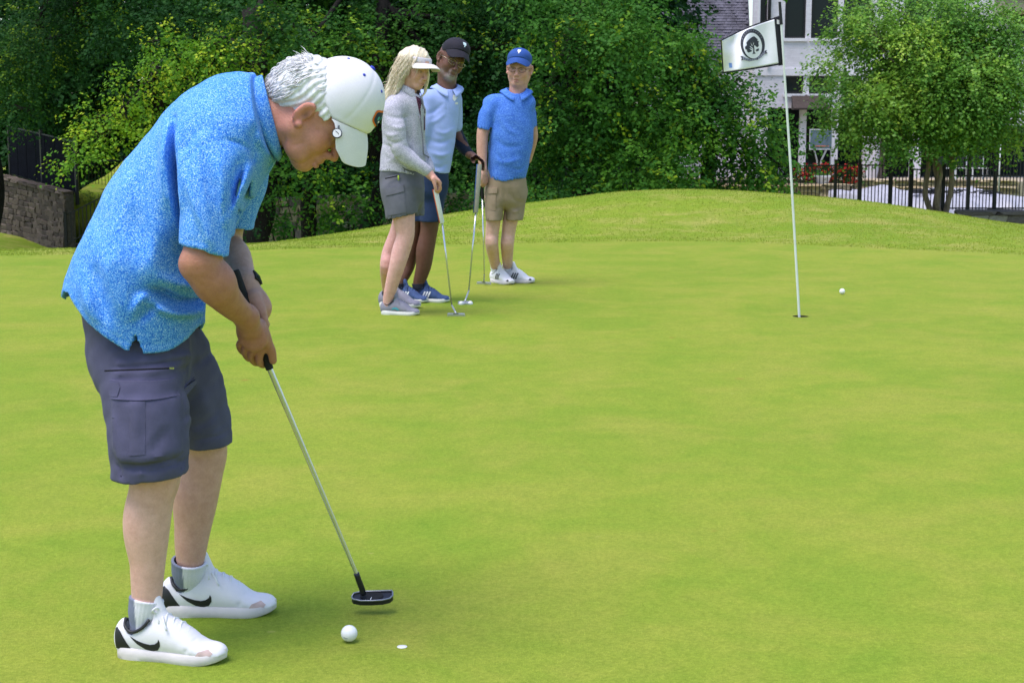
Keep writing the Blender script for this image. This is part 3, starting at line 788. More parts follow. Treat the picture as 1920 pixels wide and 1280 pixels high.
# bank, stairs and rail
M_step = plain('stair_stone', (.09, .08, .07), .9, .2, .3, 10, .4, 40)
sroot = empty('stone_steps', P(130, 463, 45), 'stone steps climbing behind the iron stair rail at the left', 'steps')
s0 = P(128, 462, 45.2)
for k in range(9):
    m = MB().box((0, 0, -.4), (.42, 1.6, .16)); m.build('step', M_step, sroot, loc=(k * .3, .0, .155 * k - .1))
MB().box((-.02, 1.62, -.5), (4.2, 1.9, 1.55)).build('side_wall', M_mortar, sroot)
p0, p1 = P(124, 463, 43.7), P(200, 434, 43.7)
rr, ptr, _ = fence('stair_rail', 'black iron stair rail climbing to the right beside the stone wall', (p0[0], 43.7), (P(300, 400, 43.7)[0], 43.7), p0[2], p0[2] + (P(200, 366, 43.7)[2] - P(124, 404, 43.7)[2]) / 76 * 176, .88, [.003, .997], picket=.105, rails=(.1, .97), finial=False, cat='railing')
bank = MB()
rows_ = []
for i in range(9):
    y = 45.6 + i * .9; rows_.append([V(x, y, P(170, 368, 45.6)[2] + .12 * i + .05 * math.sin(x * 3 + i)) for x in np.linspace(P(138, 368, 45.6)[0], P(138, 368, 45.6)[0] + 2.9, 20)])
bank.grid(rows_, (0, 0, -1.8)); o = bank.build('grass_bank', M_rough, None, True); tag(o, kind='structure')
M_hedge = leaf_mat('ground_cover_leaf', [(0, (.06, .12, .02)), (.6, (.16, .24, .04)), (1, (.34, .38, .1))])
A = np.stack([rng.uniform(P(136, 370, 45.5)[0], P(136, 370, 45.5)[0] + 2.6, 260), 45.5 + rng.uniform(-.25, .3, 260), P(160, 370, 45.5)[2] + rng.uniform(-.1, .12, 260)], 1)
v, f, t = leaf_cloud(A, rng.normal(0, 1, A.shape) + V(0, -.4, .2), .16, 10, .05, rng.uniform(.2, .9, len(A)))
o = link('ground_cover', new_mesh('ground_cover', v, f), M_hedge); at = o.data.attributes.new('tint', 'FLOAT', 'POINT'); at.data.foreach_set('value', t.astype(np.float32))
tag(o, 'trailing green ground cover spilling over the end of the stone wall', 'plant', kind='stuff')

# woods far off all round the course
n = 4000; ang = rng.uniform(-math.pi, math.pi, n); ang = ang[np.abs(ang) > .0]; rad = rng.uniform(95, 125, len(ang))
hgt = 7 + 4 * np.sin(ang * 9) * np.sin(ang * 23 + 1) + 2 * np.sin(ang * 51); A = np.stack([np.sin(ang) * rad, np.cos(ang) * rad + 10, -2 + rng.uniform(0, 1, len(ang)) ** .8 * hgt], 1)
v, f, t = leaf_cloud(A, rng.normal(0, 1, A.shape) + V(0, 0, .3) - A / 140, 2.2, 10, .8, rng.normal(.35, .12, len(A)))
o = link('distant_woods', new_mesh('distant_woods', v, f), M_leaf_dark); at = o.data.attributes.new('tint', 'FLOAT', 'POINT'); at.data.foreach_set('value', t.astype(np.float32))
tag(o, 'far-off dark green woods closing the course all round', 'woods', kind='stuff')
# ================================================================== the house and its terrace
YH = 58.0
def brick_mat(name, c, mortar, sc=1.0):
    m = Mat(name, .8, .25); b = m.n('ShaderNodeTexBrick'); m.t.links.new(m.mapped((1, 1, 1), (math.radians(90), 0, 0)), b.inputs['Vector'])
    b.inputs['Scale'].default_value = 4.6 * sc; b.inputs['Mortar Size'].default_value = .012; b.inputs['Bias'].default_value = 0
    b.inputs['Brick Width'].default_value = 1.0; b.inputs['Row Height'].default_value = .34
    b.inputs['Color1'].default_value = (*c, 1); b.inputs['Color2'].default_value = (*[x * .9 for x in c], 1); b.inputs['Mortar'].default_value = (*mortar, 1)
    m.color(m.mix(.4, b.outputs['Color'], m.ramp(m.noise(3, 4), [(.3, (.86,) * 3), (.7, (1.1,) * 3)]), 'MULTIPLY'))
    m.bump(m.math('SUBTRACT', 1.0, b.outputs['Fac']), .4, .012); return m.m
M_wbrick = brick_mat('white_painted_brick', (.84, .80, .85), (.7, .66, .72))
M_trim = plain('white_trim', (.84, .81, .85), .5, .4, .05)
M_brown = plain('brown_wood', (.055, .04, .035), .6, .3, .3, 8)
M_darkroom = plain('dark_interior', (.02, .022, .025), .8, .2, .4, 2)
M_slate = plain('slate', (.12, .115, .15), .7, .3, .45, 3, .3, 30)
M_tan_soffit = plain('tan_soffit', (.34, .29, .22), .7, .3, .1)
mg = Mat('window_glass', .04, .15); mg.color((.012, .02, .022)); mg.rough(mg.ramp(mg.noise(2), [(.3, .02), (.7, .08)])); M_glass = mg.m
hx = lambda px: P(px, 200, YH)[0]
hz = lambda py: P(1500, py, YH)[2]
hbase = V(hx(1440), YH, hz(338))
house = empty('house', hbase, 'white painted brick house with tall dark windows and a slate roof', 'house')
def wall_with_openings(x0, x1, z0, z1, ops, y0, y1):
    xs_ = sorted({x0, x1, *[q for o in ops for q in (o[0], o[1]) if x0 < q < x1]}); zs_ = sorted({z0, z1, *[q for o in ops for q in (o[2], o[3]) if z0 < q < z1]})
    m = MB()
    for i in range(len(xs_) - 1):
        for j in range(len(zs_) - 1):
            cx, cz = (xs_[i] + xs_[i + 1]) / 2, (zs_[j] + zs_[j + 1]) / 2
            if any(o[0] < cx < o[1] and o[2] < cz < o[3] for o in ops): continue
            m.box((xs_[i], y0, zs_[j]), (xs_[i + 1], y1, zs_[j + 1]))
    return m
W = []   # windows: px0, py_top, px1, py_bottom
for a, b, t0, b0 in [(1422, 1435, -90, 48), (1468, 1507, -90, 72), (1517, 1567, -90, 72), (1577, 1628, -90, 70), (1690, 1740, -90, 72), (1750, 1800, -90, 72), (1893, 1945, 27, 72), (1470, 1505, 143, 176), (1516, 1560, 143, 176), (1575, 1615, 143, 176)]:
    W.append((hx(a), hx(b), hz(b0), hz(t0)))
porch = [(hx(1440), hx(1622), hz(338), hz(203)), (hx(1660), hx(1712), hz(338), hz(230)), (hx(1726), hx(2010), hz(338), hz(235))]
m = wall_with_openings(hx(1410), hx(2060), hz(345), hz(-110), W + porch, YH, YH + .35)
m.build('wall', M_wbrick, house, origin=hbase)
for (x0, x1, z0, z1) in W:
    fr_ = MB(); t = .07
    fr_.box((x0, YH + .08, z0), (x0 + t, YH + .2, z1)).box((x1 - t, YH + .08, z0), (x1, YH + .2, z1)).box((x0 + t, YH + .08, z0), (x1 - t, YH + .2, z0 + t)).box((x0 + t, YH + .08, z1 - t), (x1 - t, YH + .2, z1))
    wo = fr_.build('window', M_iron, house, origin=hbase)
    MB().box((x0 + t, YH + .13, z0 + t), (x1 - t, YH + .16, z1 - t)).build('pane', M_glass, wo, origin=hbase)
    MB().box((x0 - .06, YH - .07, z0 - .11), (x1 + .06, YH + .1, z0 - .002)).build('sill', M_trim, wo, origin=hbase)
MB().box((hx(1412), YH - .05, hz(142)), (hx(1700), YH + .002, hz(129))).build('ledge', M_trim, house, origin=hbase)
MB().box((hx(1416), YH - .04, hz(60)), (hx(1421), YH - .002, hz(-100))).build('corner_trim', M_trim, house, origin=hbase)
MB().tube([V(hx(1438), YH - .1, hz(125)), V(hx(1438), YH - .1, hz(-100))], .06, 8).build('downspout', M_iron, house, True, origin=hbase)
# porch: floor, back wall with tall glass, ceiling, columns
MB().box((hx(1400), YH + .36, hz(345)), (hx(2060), YH + 3.6, hz(338))).build('porch_floor', M_trim, house, origin=hbase)
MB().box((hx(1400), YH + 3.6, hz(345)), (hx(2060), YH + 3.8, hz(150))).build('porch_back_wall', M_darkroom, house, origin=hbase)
MB().box((hx(1400), YH + .36, hz(203) + .02), (hx(2060), YH + 3.6, hz(190))).build('porch_ceiling', M_brown, house, origin=hbase)
for a, b in [(1445, 1490), (1516, 1556), (1576, 1616), (1664, 1706), (1740, 1790), (1800, 1850), (1860, 1910)]:
    x0, x1 = hx(a) * 1.05, hx(b) * 1.05
    MB().box((x0, YH + 3.54, hz(336)), (x1, YH + 3.598, hz(205))).build('patio_door', M_glass, house, origin=hbase)
for a, b, t_ in [(1500, 1512, 203), (1560, 1572, 203)]:
    MB().box((hx(a), YH - .1, hz(338)), (hx(b), YH + .12, hz(t_))).build('column', M_trim, house, origin=hbase)
MB().box((hx(1622), YH - .25, hz(338)), (hx(1644), YH - .002, hz(225))).build('pillar', M_wbrick, house, origin=hbase)
MB().box((hx(1711), YH - .25, hz(338)), (hx(1727), YH - .002, hz(225))).build('pillar', M_wbrick, house, origin=hbase)
cw = hx(1657) - hx(1644); cxm = hx(1650)
MB().lathe([(cw * 1.0, hz(343)), (cw * .85, hz(335)), (cw * .55, hz(318)), (cw * .5, hz(300)), (cw * .5, hz(225))], (cxm, YH - .6, 0), 4, rot('Z', 45)).build('column', M_brown, house, origin=hbase)
# brown awning
ax0, ax1 = hx(1484), hx(1542)
aw = MB().add([V(ax0 - .1, YH - 1.0, hz(203)), V(ax1 + .1, YH - 1.0, hz(203)), V(ax1, YH - .004, hz(178)), V(ax0, YH - .004, hz(178)), V(ax0 - .1, YH - 1.0, hz(206)), V(ax1 + .1, YH - 1.0, hz(206)), V(ax1, YH - .004, hz(206)), V(ax0, YH - .004, hz(206))],
              [(0, 1, 2, 3), (7, 6, 5, 4), (0, 4, 5, 1), (1, 5, 6, 2), (2, 6, 7, 3), (3, 7, 4, 0)])
aw.build('awning', M_brown, house, origin=hbase)
# slate roof at the left with its tiles, tan eave at the right
roof = MB().add([V(hx(1210), YH + .3, hz(118)), V(hx(1409), YH + .3, hz(118)), V(hx(1409), YH + 2.2, hz(-120)), V(hx(1210), YH + 2.2, hz(-120)), V(hx(1210), YH + 3, hz(118)), V(hx(1409), YH + 3, hz(118)), V(hx(1409), YH + 3, hz(-120)), V(hx(1210), YH + 3, hz(-120))],
                [(0, 1, 2, 3), (7, 6, 5, 4), (0, 4, 5, 1), (1, 5, 6, 2), (2, 6, 7, 3), (3, 7, 4, 0)]).build('roof', M_slate, house, origin=hbase)
MB().box((hx(1210), YH + .31, hz(345)), (hx(1409), YH + .6, hz(119))).build('side_wall', M_wbrick, house, origin=hbase)
sl = MB(); rows_n, cols_n = 44, 26
for r in range(rows_n):
    for c in range(cols_n):
        s_, u_ = (c + (.5 if r % 2 else 0) + rng.uniform(-.06, .06)) / cols_n, r / rows_n
        if s_ > .97: continue
        x = hx(1212) + (hx(1407) - hx(1212)) * s_; y = YH + .3 + 1.9 * u_; z = hz(118) + (hz(-120) - hz(118)) * u_
        w_ = (hx(1407) - hx(1212)) / cols_n * .96; hgt = (hz(-120) - hz(118)) / rows_n * 1.15; off = rng.uniform(.03, .055); q = 1.9 / rows_n
        sl.add([V(x, y - off, z), V(x + w_, y - off, z), V(x + w_, y + q - .012, z + hgt), V(x, y + q - .012, z + hgt), V(x, y + .02, z - .002), V(x + w_, y + .02, z - .002)], [(0, 1, 2, 3), (4, 5, 1, 0)])
o = sl.build('slate_tiles', M_slate, roof, origin=hbase); o['kind'] = 'stuff'
MB().box((hx(1860), YH - 1.0, hz(24)), (hx(2060), YH - .004, hz(0))).build('eave', M_tan_soffit, house, origin=hbase)
MB().box((hx(1858), YH - 1.1, hz(0) + .002), (hx(2060), YH - .004, hz(-14))).build('gutter', M_iron, house, origin=hbase)

# terrace walls of tan stone
def terr(px0, px1, yt, yb, Y, label, sw=.42, sh=.11):
    a, b = P(px0, yt, Y), P(px1, yt, Y); zb = P(px0, yb, Y)[2]
    return stone_wall('terrace_wall', label, (a[0], Y), (b[0], Y), zb, a[2], zb, b[2], .45, sw, sh, ST_TAN, M_mortar_tan, cap=(ST_TAN, .7, .055), group='terrace walls')
terr(1300, 1594, 349, 386, 49.5, 'lower tan stone terrace wall at the left of the pool')
terr(1400, 1910, 341, 352, 54.5, 'long upper tan stone terrace edge below the house columns')
terr(1560, 1910, 354, 364, 52.2, 'long lower tan stone step just behind the pool cover')
M_pave = plain('terrace_paving', (.42, .36, .28), .85, .2, .15, 3, .2, 20)
o = MB().box((P(1300, 340, 55)[0], 54.7, -2), (P(2200, 340, 55)[0], YH + .35, P(1500, 341, 54.5)[2] - .002)).build('terrace_paving', M_pave); tag(o, kind='structure')
o = MB().box((P(1300, 340, 50)[0], 49.7, -2), (P(1594, 340, 50)[0], 54.4, P(1500, 349, 49.5)[2] - .004)).build('planting_bed', plain('soil', (.06, .045, .03), .95, .1, .3, 12, .5)); tag(o, kind='structure')
# pool cover: a lumpy pale tarpaulin on the ground
px_ = np.linspace(P(1597, 380, 46)[0], P(1905, 380, 46)[0], 70); py_ = np.linspace(43.6, 50.5, 40)
zt = P(1700, 366, 47)[2]
rows_ = [[V(x, y, zt + .09 * math.sin(x * 2.3 + y) * math.sin(y * 1.9) + .06 * math.sin(x * 6.1 + 2 * y) + .03 * math.sin(x * 13 + y * 3) - .5 * (max(0, (44.3 - y) / .7) ** 2) - .0 * x) for x in px_] for y in py_]
M_tarp = plain('pool_tarp', (.42, .42, .49), .45, .4, .12, 4, .3, 12)
tag(MB().grid(rows_, (0, 0, -.7)).build('pool_cover', M_tarp, None, True), 'pale rumpled pool cover spread behind the black gate', 'pool cover')
net = MB(); zn = zt + .16
walk = [V(P(1720, 366, 46)[0], 46, zn)]
for k in range(60):
    walk.append(V(min(max(walk[-1][0] + rng.normal(.05, .22), P(1718, 366, 46)[0]), P(1870, 366, 46)[0]), 46 + rng.uniform(-.7, .7), zn + rng.uniform(-.06, .05)))
net.tube(catmull(walk, 240), .02, 5)
tag(net.build('dark_net', M_iron, None, True), 'tangled dark net lying on the pool cover', 'net')
bp = P(1640, 357, 51); v, f = sphere_mesh((0, 0, .0), .14)
mball = Mat('striped_vinyl', .3, .5); w_ = mball.n('ShaderNodeTexWave', wave_type='BANDS'); mball.t.links.new(mball.co(), w_.inputs['Vector']); w_.inputs['Scale'].default_value = 3.0
mball.color(mball.ramp(w_.outputs['Fac'], [(.4, (.75, .78, .8)), (.5, (.08, .35, .55)), (.8, (.6, .2, .4))]))
o = link('beach_ball', new_mesh('beach_ball', v, f, True), mball.m, None, bp); tag(o, 'small blue and white beach ball behind the pool cover', 'ball')
# planters and red flowers
M_ceramic = plain('white_ceramic', (.7, .7, .76), .35, .5, .06)
def planter(px, yt, yb, Y, w, label):
    b = P(px, yb, Y); s = Y / F_PX; h = (yb - yt) * s; r = w * s / 2 * 1.1
    root = empty('planter', b, label, 'planter', 'white planters on the terrace')
    MB().lathe([(r * .72, 0), (r * .95, h * .5), (r * 1.15, h), (r * 1.3, h), (r * 1.3, h + .05), (r * 1.02, h + .05), (r * .95, h * .75), (0.01, h * .75)], n=4, R=rot('Z', 45)).build('pot', M_ceramic, root)
    A = np.stack([rng.uniform(-r, r, 50) * .7, rng.uniform(-r, r, 50) * .6, h + rng.uniform(-.08, .12, 50)], 1)
    v, f, t = leaf_cloud(A, rng.normal(0, .6, A.shape) + V(0, 0, .6), .22, 10, .06, rng.uniform(.2, .8, 50))
    o = link('plant', new_mesh('plant', v, f), M_leaf_mid, root); o['kind'] = 'stuff'; at = o.data.attributes.new('tint', 'FLOAT', 'POINT'); at.data.foreach_set('value', t.astype(np.float32))
planter(1457, 316, 331, 52.5, 27, 'white square planter on the terrace left of the flagstick')
planter(1542, 332, 347, 50.2, 27, 'white square planter in front of the red flowers')
planter(1418, 330, 345, 50.5, 25, 'white square planter half hidden by the low boughs')
M_bloom = leaf_mat('red_bloom', [(0, (.25, .01, .012)), (.5, (.5, .02, .02)), (1, (.7, .09, .06))], .6, .2)
for px, w, lab in ((1513, 30, 'red flowering bush right beside the flagstick'), (1552, 34, 'red flowering bush in the middle, behind the white planter'), (1594, 30, 'red flowering bush nearest the white pillar')):
    c = P(px, 330, 52.5); s = 52.5 / F_PX; base = V(c[0], c[1], P(px, 349, 52.5)[2]); root = empty('flower_bush', base, lab, 'bush', 'red flower bushes on the terrace')
    n = 150; A = np.stack([rng.normal(0, w * s * .42, n), rng.normal(0, .25, n), rng.uniform(.02, .62, n)], 1)
    v, f, t = leaf_cloud(A, rng.normal(0, 1, A.shape) + V(0, -.3, .5), .2, 12, .06, rng.uniform(.1, .7, n))
    o = link('leaves', new_mesh('leaves', v, f), M_leaf_dark, root); at = o.data.attributes.new('tint', 'FLOAT', 'POINT'); at.data.foreach_set('value', t.astype(np.float32))
    n = 75; A = np.stack([rng.normal(0, w * s * .42, n), rng.normal(-.22, .15, n), rng.uniform(.15, .72, n)], 1)
    v, f, t = leaf_cloud(A, rng.normal(0, 1, A.shape) + V(0, -.6, .4), .09, 9, .05, rng.uniform(0, 1, n), aspect=.6)
    o = link('blossoms', new_mesh('blossoms', v, f), M_bloom, root); at = o.data.attributes.new('tint', 'FLOAT', 'POINT'); at.data.foreach_set('value', t.astype(np.float32))
# terrace furniture, umbrella pole, backboard, pillar-box
M_white_metal = plain('white_metal', (.7, .7, .72), .4, .5, .05); M_cushion = plain('dark_cushion', (.03, .03, .035), .8, .2, .2)
for k, (px, lab) in enumerate(((1788, 'white-framed terrace chair nearest the pale trunks'), (1818, 'middle white-framed terrace chair behind the tall fence'), (1850, 'white-framed terrace chair nearest the umbrella pole'))):
    b = P(px, 346, 54.3); b[2] = P(1500, 341, 54.5)[2]; b[1] = 55.4; root = empty('terrace_chair', b, lab, 'chair', 'white terrace chairs')
    w, h = .25, .42
    for sx in (-1, 1):
        for sy in (-1, 1): MB().box((sx * w - .02, sy * w - .02, 0), (sx * w + .02, sy * w + .02, h if sy < 0 else .85)).build('leg', M_white_metal, root)
    MB().box((-w - .02, -w - .03, h + .002), (w + .02, w + .02, h + .04)).build('seat', M_white_metal, root)
    MB().box((-w + .03, -w, h + .042), (w - .03, w - .03, h + .1)).build('cushion', M_cushion, root)
    MB().box((-w + .022, w - .01, .55), (w - .022, w + .015, .85)).build('backrest', M_cushion, root)
ub = P(1873, 345, 52); root = empty('umbrella_pole', ub, 'slim white umbrella pole standing behind the tall fence', 'pole')
MB().tube([V(0, 0, -.5), V(0, 0, P(1873, 250, 52)[2] - ub[2])], .028, 8).build('shaft', M_white_metal, root, True)
MB().lathe([(.22, -.5), (.22, -.44), (.05, -.42), (.05, -.3)], n=14).build('base', M_iron, root, True)
bbp = P(1537, 338, 55.5); root = empty('basketball_backboard', bbp, 'clear basketball backboard on a forked stand between the porch columns', 'backboard')
s = 55.5 / F_PX; hb = lambda py: P(1537, py, 55.5)[2] - bbp[2]
mcl = Mat('clear_board', .15, .5); mcl.color(mcl.ramp(mcl.noise(3), [(.3, (.1, .15, .2)), (.7, (.2, .27, .34))])); 
w2 = 20 * s
MB().box((-w2, -.02, hb(279)), (w2, .02, hb(244))).build('board', mcl.m, root)
e = MB()
for q in ((-w2 - .02, hb(281), w2 + .02, hb(279)), (-w2 - .02, hb(244), w2 + .02, hb(242)), (-w2 - .02, hb(279), -w2, hb(244)), (w2, hb(279), w2 + .02, hb(244))): e.box((q[0], -.03, q[1]), (q[2], .03, q[3]))
e.build('board_frame', M_white_metal, root)
for sx in (-1, 1): MB().tube([V(sx * .22, .05, hb(280)), V(sx * .08, .2, hb(300)), V(0, .3, 0)], .03, 6).build('strut', M_white_metal, root, True)
MB().tube([V(.23 * math.cos(a), -.25 + .23 * math.sin(a), hb(274)) for a in np.linspace(0, 2 * math.pi, 17)], .012, 6).build('rim', plain('orange_rim', (.5, .12, .03), .5), root, True)
# ================================================================== people: shared pieces
def _seg2(px, pz, a, b):
    ba = b - a; L = max(float(ba @ ba), 1e-12); h = np.clip(((px - a[0]) * ba[0] + (pz - a[1]) * ba[1]) / L, 0, 1)
    return (px - a[0] - h * ba[0]) ** 2 + (pz - a[1] - h * ba[1]) ** 2, h
def fold2(g, pts, amp, w, y0, y1):
    """a ridge (amp > 0) or crease drawn on the side of the body between depths y0 and y1; pts are x, z; it fades at both ends"""
    pts = np.asarray(pts, float); pts = pts[:, [0, 2]] if pts.shape[1] == 3 else pts
    pts = catmull(pts, 14); m = 2.6 * w
    sl, q = g.win((pts[:, 0].min() - m, y0, pts[:, 1].min() - m), (pts[:, 0].max() + m, y1, pts[:, 1].max() + m))
    if sl is None: return
    x, z = q[0][:, 0, :], q[2][0, :, :].reshape(1, -1); best = None; A = None
    n = len(pts) - 1
    for i in range(n):
        d2, h = _seg2(x, z, pts[i], pts[i + 1]); s = (i + h) / n; e = amp * np.clip(np.sin(np.pi * np.clip(s, .02, .98)), 0, 1) ** .6 * np.exp(-d2 / (w * w))
        A = e if A is None else (np.maximum(A, e) if amp > 0 else np.minimum(A, e))
    g.D[sl] -= A[:, None, :].astype(np.float32)
def pad2(g, poly, amp, soft, y0, y1):
    """raises the surface by amp inside an x, z outline"""
    poly = np.asarray(poly, float); poly = poly[:, [0, 2]] if poly.shape[1] == 3 else poly
    m = soft * 2
    sl, q = g.win((poly[:, 0].min() - m, y0, poly[:, 1].min() - m), (poly[:, 0].max() + m, y1, poly[:, 1].max() + m))
    if sl is None: return
    x, z = np.broadcast_arrays(q[0][:, 0, :], q[2][0, :, :].reshape(1, -1)); d2 = None; ins = np.zeros(x.shape, bool)
    for a, b in zip(poly, np.roll(poly, -1, 0)):
        e, _ = _seg2(x, z, a, b); d2 = e if d2 is None else np.minimum(d2, e)
        c = ((a[1] > z) != (b[1] > z)) & (x < (b[0] - a[0]) * (z - a[1]) / (b[1] - a[1] if abs(b[1] - a[1]) > 1e-9 else 1e-9) + a[0]); ins ^= c
    sd = np.sqrt(d2) * np.where(ins, -1, 1)
    g.D[sl] -= (amp * smooth01(.5 - sd / soft))[:, None, :].astype(np.float32)
def skin_mat(name, rough=.48, sss=.12):
    m = Mat(name, rough, .35); c = m.attr('col')
    n = m.noise(38, 5, .65); n2 = m.noise(240, 3, .6)
    c = m.mix(.7, c, m.ramp(n, [(.3, (.84, .74, .7)), (.7, (1.14, 1.12, 1.12))]), 'MULTIPLY')
    c = m.mix(.35, c, m.ramp(n2, [(.3, (.84, .8, .78)), (.7, (1.12, 1.1, 1.1))]), 'MULTIPLY')
    m.color(c); m.bump(m.math('ADD', n2, m.math('MULTIPLY', n, 1.5)), .3, .003)
    m.b.inputs['Subsurface Weight'].default_value = sss; m.b.inputs['Subsurface Radius'].default_value = (.012, .005, .003)
    return m.m
M_skin = skin_mat('skin')
def head_sdf(res, neck, beard=0.0, fem=False, wide=1.0, age=0, low=False):
    """head in its own frame: x to the face, y to the left ear, z to the crown, origin between the ears; neck = points and radii in that frame"""
    lo = np.minimum(V(-.13, -.11, -.14), neck[0].min(0) - neck[1].max() - .01); hi = np.maximum(V(.15, .11, .16), neck[0].max(0) + neck[1].max() + .01)
    g = SDF(lo, hi, res)
    g.ell((-.008, 0, .036 if low else .047), (.1, .077 * wide, .08 if low else .092), 0)
    g.ell((.034, 0, -.018), (.06, .062 * wide, .088), .03)
    for s in (-1, 1):
        g.cone((.0, s * .052 * wide, -.052), (.062, s * .018, -.096), .023 if not fem else .018, .019, .03)
        g.ell((.058, s * .038 * wide, -.028), (.028, .024, .03), .025)
        g.cone((.082, s * .012, .026), (.068, s * .047, .022), .0125, .01, .014)
    g.ell((.074, 0, -.097), (.022, .024, .018), .02)
    for s in (-1, 1): g.ell((.1, s * .031, .003), (.018, .017, .0115), .014, sub=True)
    for s in (-1, 1):
        g.ball((.0785, s * .031, .002), .0125, .002)
        g.cone((.0875, s * .022, .0095), (.082, s * .044, .007), .0042, .0038, .004)
        g.cone((.0865, s * .022, -.007), (.081, s * .042, -.006), .0036, .0034, .006)
        g.cone((.079, s * .03, -.02), (.07, s * .05, -.012), .006, .004, .012)
    g.chain([(.092, 0, .016), (.103, 0, -.008), (.117, 0, -.034)], [.0085, .0095, .0115], .012)
    for s in (-1, 1):
        g.ell((.106, s * .0135, -.039), (.0115, .0075, .0085), .007)
        g.ball((.112, s * .007, -.047), .0038, .003, sub=True)
        g.fold([(.1, s * .024, -.045), (.088, s * .034, -.075)], -.0022, .006)
    g.ell((.094, 0, -.06), (.012, .026, .014), .018)
    g.cone((.101, -.014, -.066), (.101, .014, -.066), .0062, .0062, .006); g.cone((.1, -.012, -.079), (.1, .012, -.079), .0072, .0072, .006)
    g.cone((.113, -.022, -.0725), (.113, .022, -.0725), .0022, .0022, .004, sub=True); g.fold([(.104, -.026, -.073), (.108, 0, -.0725), (.104, .026, -.073)], -.003, .004)
    for s in (-1, 1):
        R = rot('Y', 12) @ rot('Z', s * -22)
        g.ell((-.006, s * .083 * wide, .002), (.019, .0075, .033), .004, R)
        g.ell((.0, s * .089 * wide, .003), (.0105, .006, .018), .004, R, sub=True)
        g.fold([(.003, s * .088 * wide, .028), (-.018, s * .09 * wide, .02), (-.02, s * .09 * wide, -.01)], .0025, .004)
        g.ball((.004, s * .081 * wide, -.028), .0095, .006)
    if age:
        for s in (-1, 1):
            g.ell((.04, s * .046, -.083), (.03, .016, .02), .02); g.ell((.086, s * .03, -.017), (.008, .014, .006), .006)
            for pl, am, w_ in [([(.1, s * .024, -.04), (.09, s * .038, -.066), (.082, s * .04, -.088)], -.0035, .005), ([(.062, s * .056, .004), (.045, s * .066, .012)], -.002, .003), ([(.062, s * .056, -.004), (.045, s * .067, -.008)], -.002, .003), ([(.05, s * .055, -.04), (.03, s * .06, -.075)], -.003, .006), ([(.07, s * .034, -.094), (.05, s * .042, -.104)], -.003, .005), ([(-.01, s * .062, -.06), (.02, s * .055, -.105)], -.003, .006)]: g.fold(pl, am, w_)
    g.chain(neck[0], neck[1], .03)
    for s in (-1, 1): g.cone((-.01, s * .05, -.04), neck[0][1] + V(.03, s * .012, -.02), .016, .014, .03)
    v, f = g.mesh(); return v, f
def head_colors(v, base, lip, flush, eyes=True, beard=None, brow=(.2, .15, .12), stub=None):
    c = np.tile(np.array(base, float), (len(v), 1))
    def blob(p, r, col, a):
        w = np.exp(-(((v - np.array(p)) / np.array(r)) ** 2).sum(1))[:, None] * a
        c[:] = c * (1 - w) + np.array(col) * w
    for s in (-1, 1):
        blob((.07, s * .045, -.028), (.03, .025, .025), flush, .55); blob((-.006, s * .09, .0), (.03, .02, .04), flush, .5); blob((.001, s * .086, .0), (.009, .012, .013), tuple(x * .35 for x in base), .75)  # flush on cheek and ear; last blob paints shade into the ear hollow
        if eyes:
            blob((.09, s * .031, .0015), (.006, .0095, .0042), (.45, .4, .38), .9); blob((.092, s * .031, .0015), (.006, .0048, .0044), (.02, .015, .012), 1.0)
            blob((.09, s * .034, .024), (.02, .02, .0055), brow, .75); blob((.09, s * .031, .008), (.01, .014, .003), tuple(x * .4 for x in base), .7)
    blob((.117, 0, -.034), (.016, .016, .016), flush, .5)
    blob((.106, 0, -.0665), (.012, .018, .0055), lip, .8); blob((.106, 0, -.079), (.012, .016, .006), lip, .8); blob((.108, 0, -.0727), (.01, .019, .0022), tuple(x * .3 for x in lip), .9)
    for s in (-1, 1): blob((.115, s * .007, -.047), (.006, .004, .003), tuple(x * .25 for x in base), .8)
    if beard is not None:
        blob((.085, 0, -.102), (.03, .034, .02), beard, .95); blob((.09, 0, -.092), (.02, .03, .012), beard, .9)
        for s in (-1, 1): blob((.1, s * .026, -.075), (.012, .008, .02), beard, .7); blob((.1, s * .012, -.053), (.014, .014, .006), beard, .35); blob((.05, s * .055, -.08), (.03, .02, .016), beard, .5)
    return c
class Frame:
    """a local frame: columns forward, left, up"""
    def __init__(s, o, fwd, up, sc=1.0):
        s.sc = sc; s.o = np.array(o, float); f = unit(fwd); u = unit(np.array(up, float) - f * np.dot(f, up)); s.R = np.stack([f, np.cross(u, f), u], 1)
    def w(s, p): return np.asarray(p, float) * s.sc @ s.R.T + s.o
    def l(s, p): return (np.asarray(p, float) - s.o) @ s.R / s.sc
def put(name, v, f, mat, parent, root, smooth=True, col=None, frame=None):
    v = np.asarray(v, float)
    if frame is not None: v = frame.w(v)
    f = np.asarray(f) if isinstance(f, np.ndarray) else f
    o = link(name, new_mesh(name, v - root, f, smooth), mat, parent)
    if col is not None: set_attr(o.data, 'col', col)
    return o
def putmb(m, name, mat, parent, root, frame=None, smooth=True):
    v = np.array(m.v)
    if frame is not None: v = frame.w(v)
    o = link(name, new_mesh(name, v - root, m.f, smooth is True), mat, parent)
    if smooth == 'auto':
        o.data.polygons.foreach_set('use_smooth', np.ones(len(o.data.polygons), dtype=bool)); o.data.set_sharp_from_angle(angle=math.radians(40))
    return o
def bvh_of(v, f): return BVHTree.FromPolygons([tuple(p) for p in v], [tuple(int(i) for i in q) for q in f])
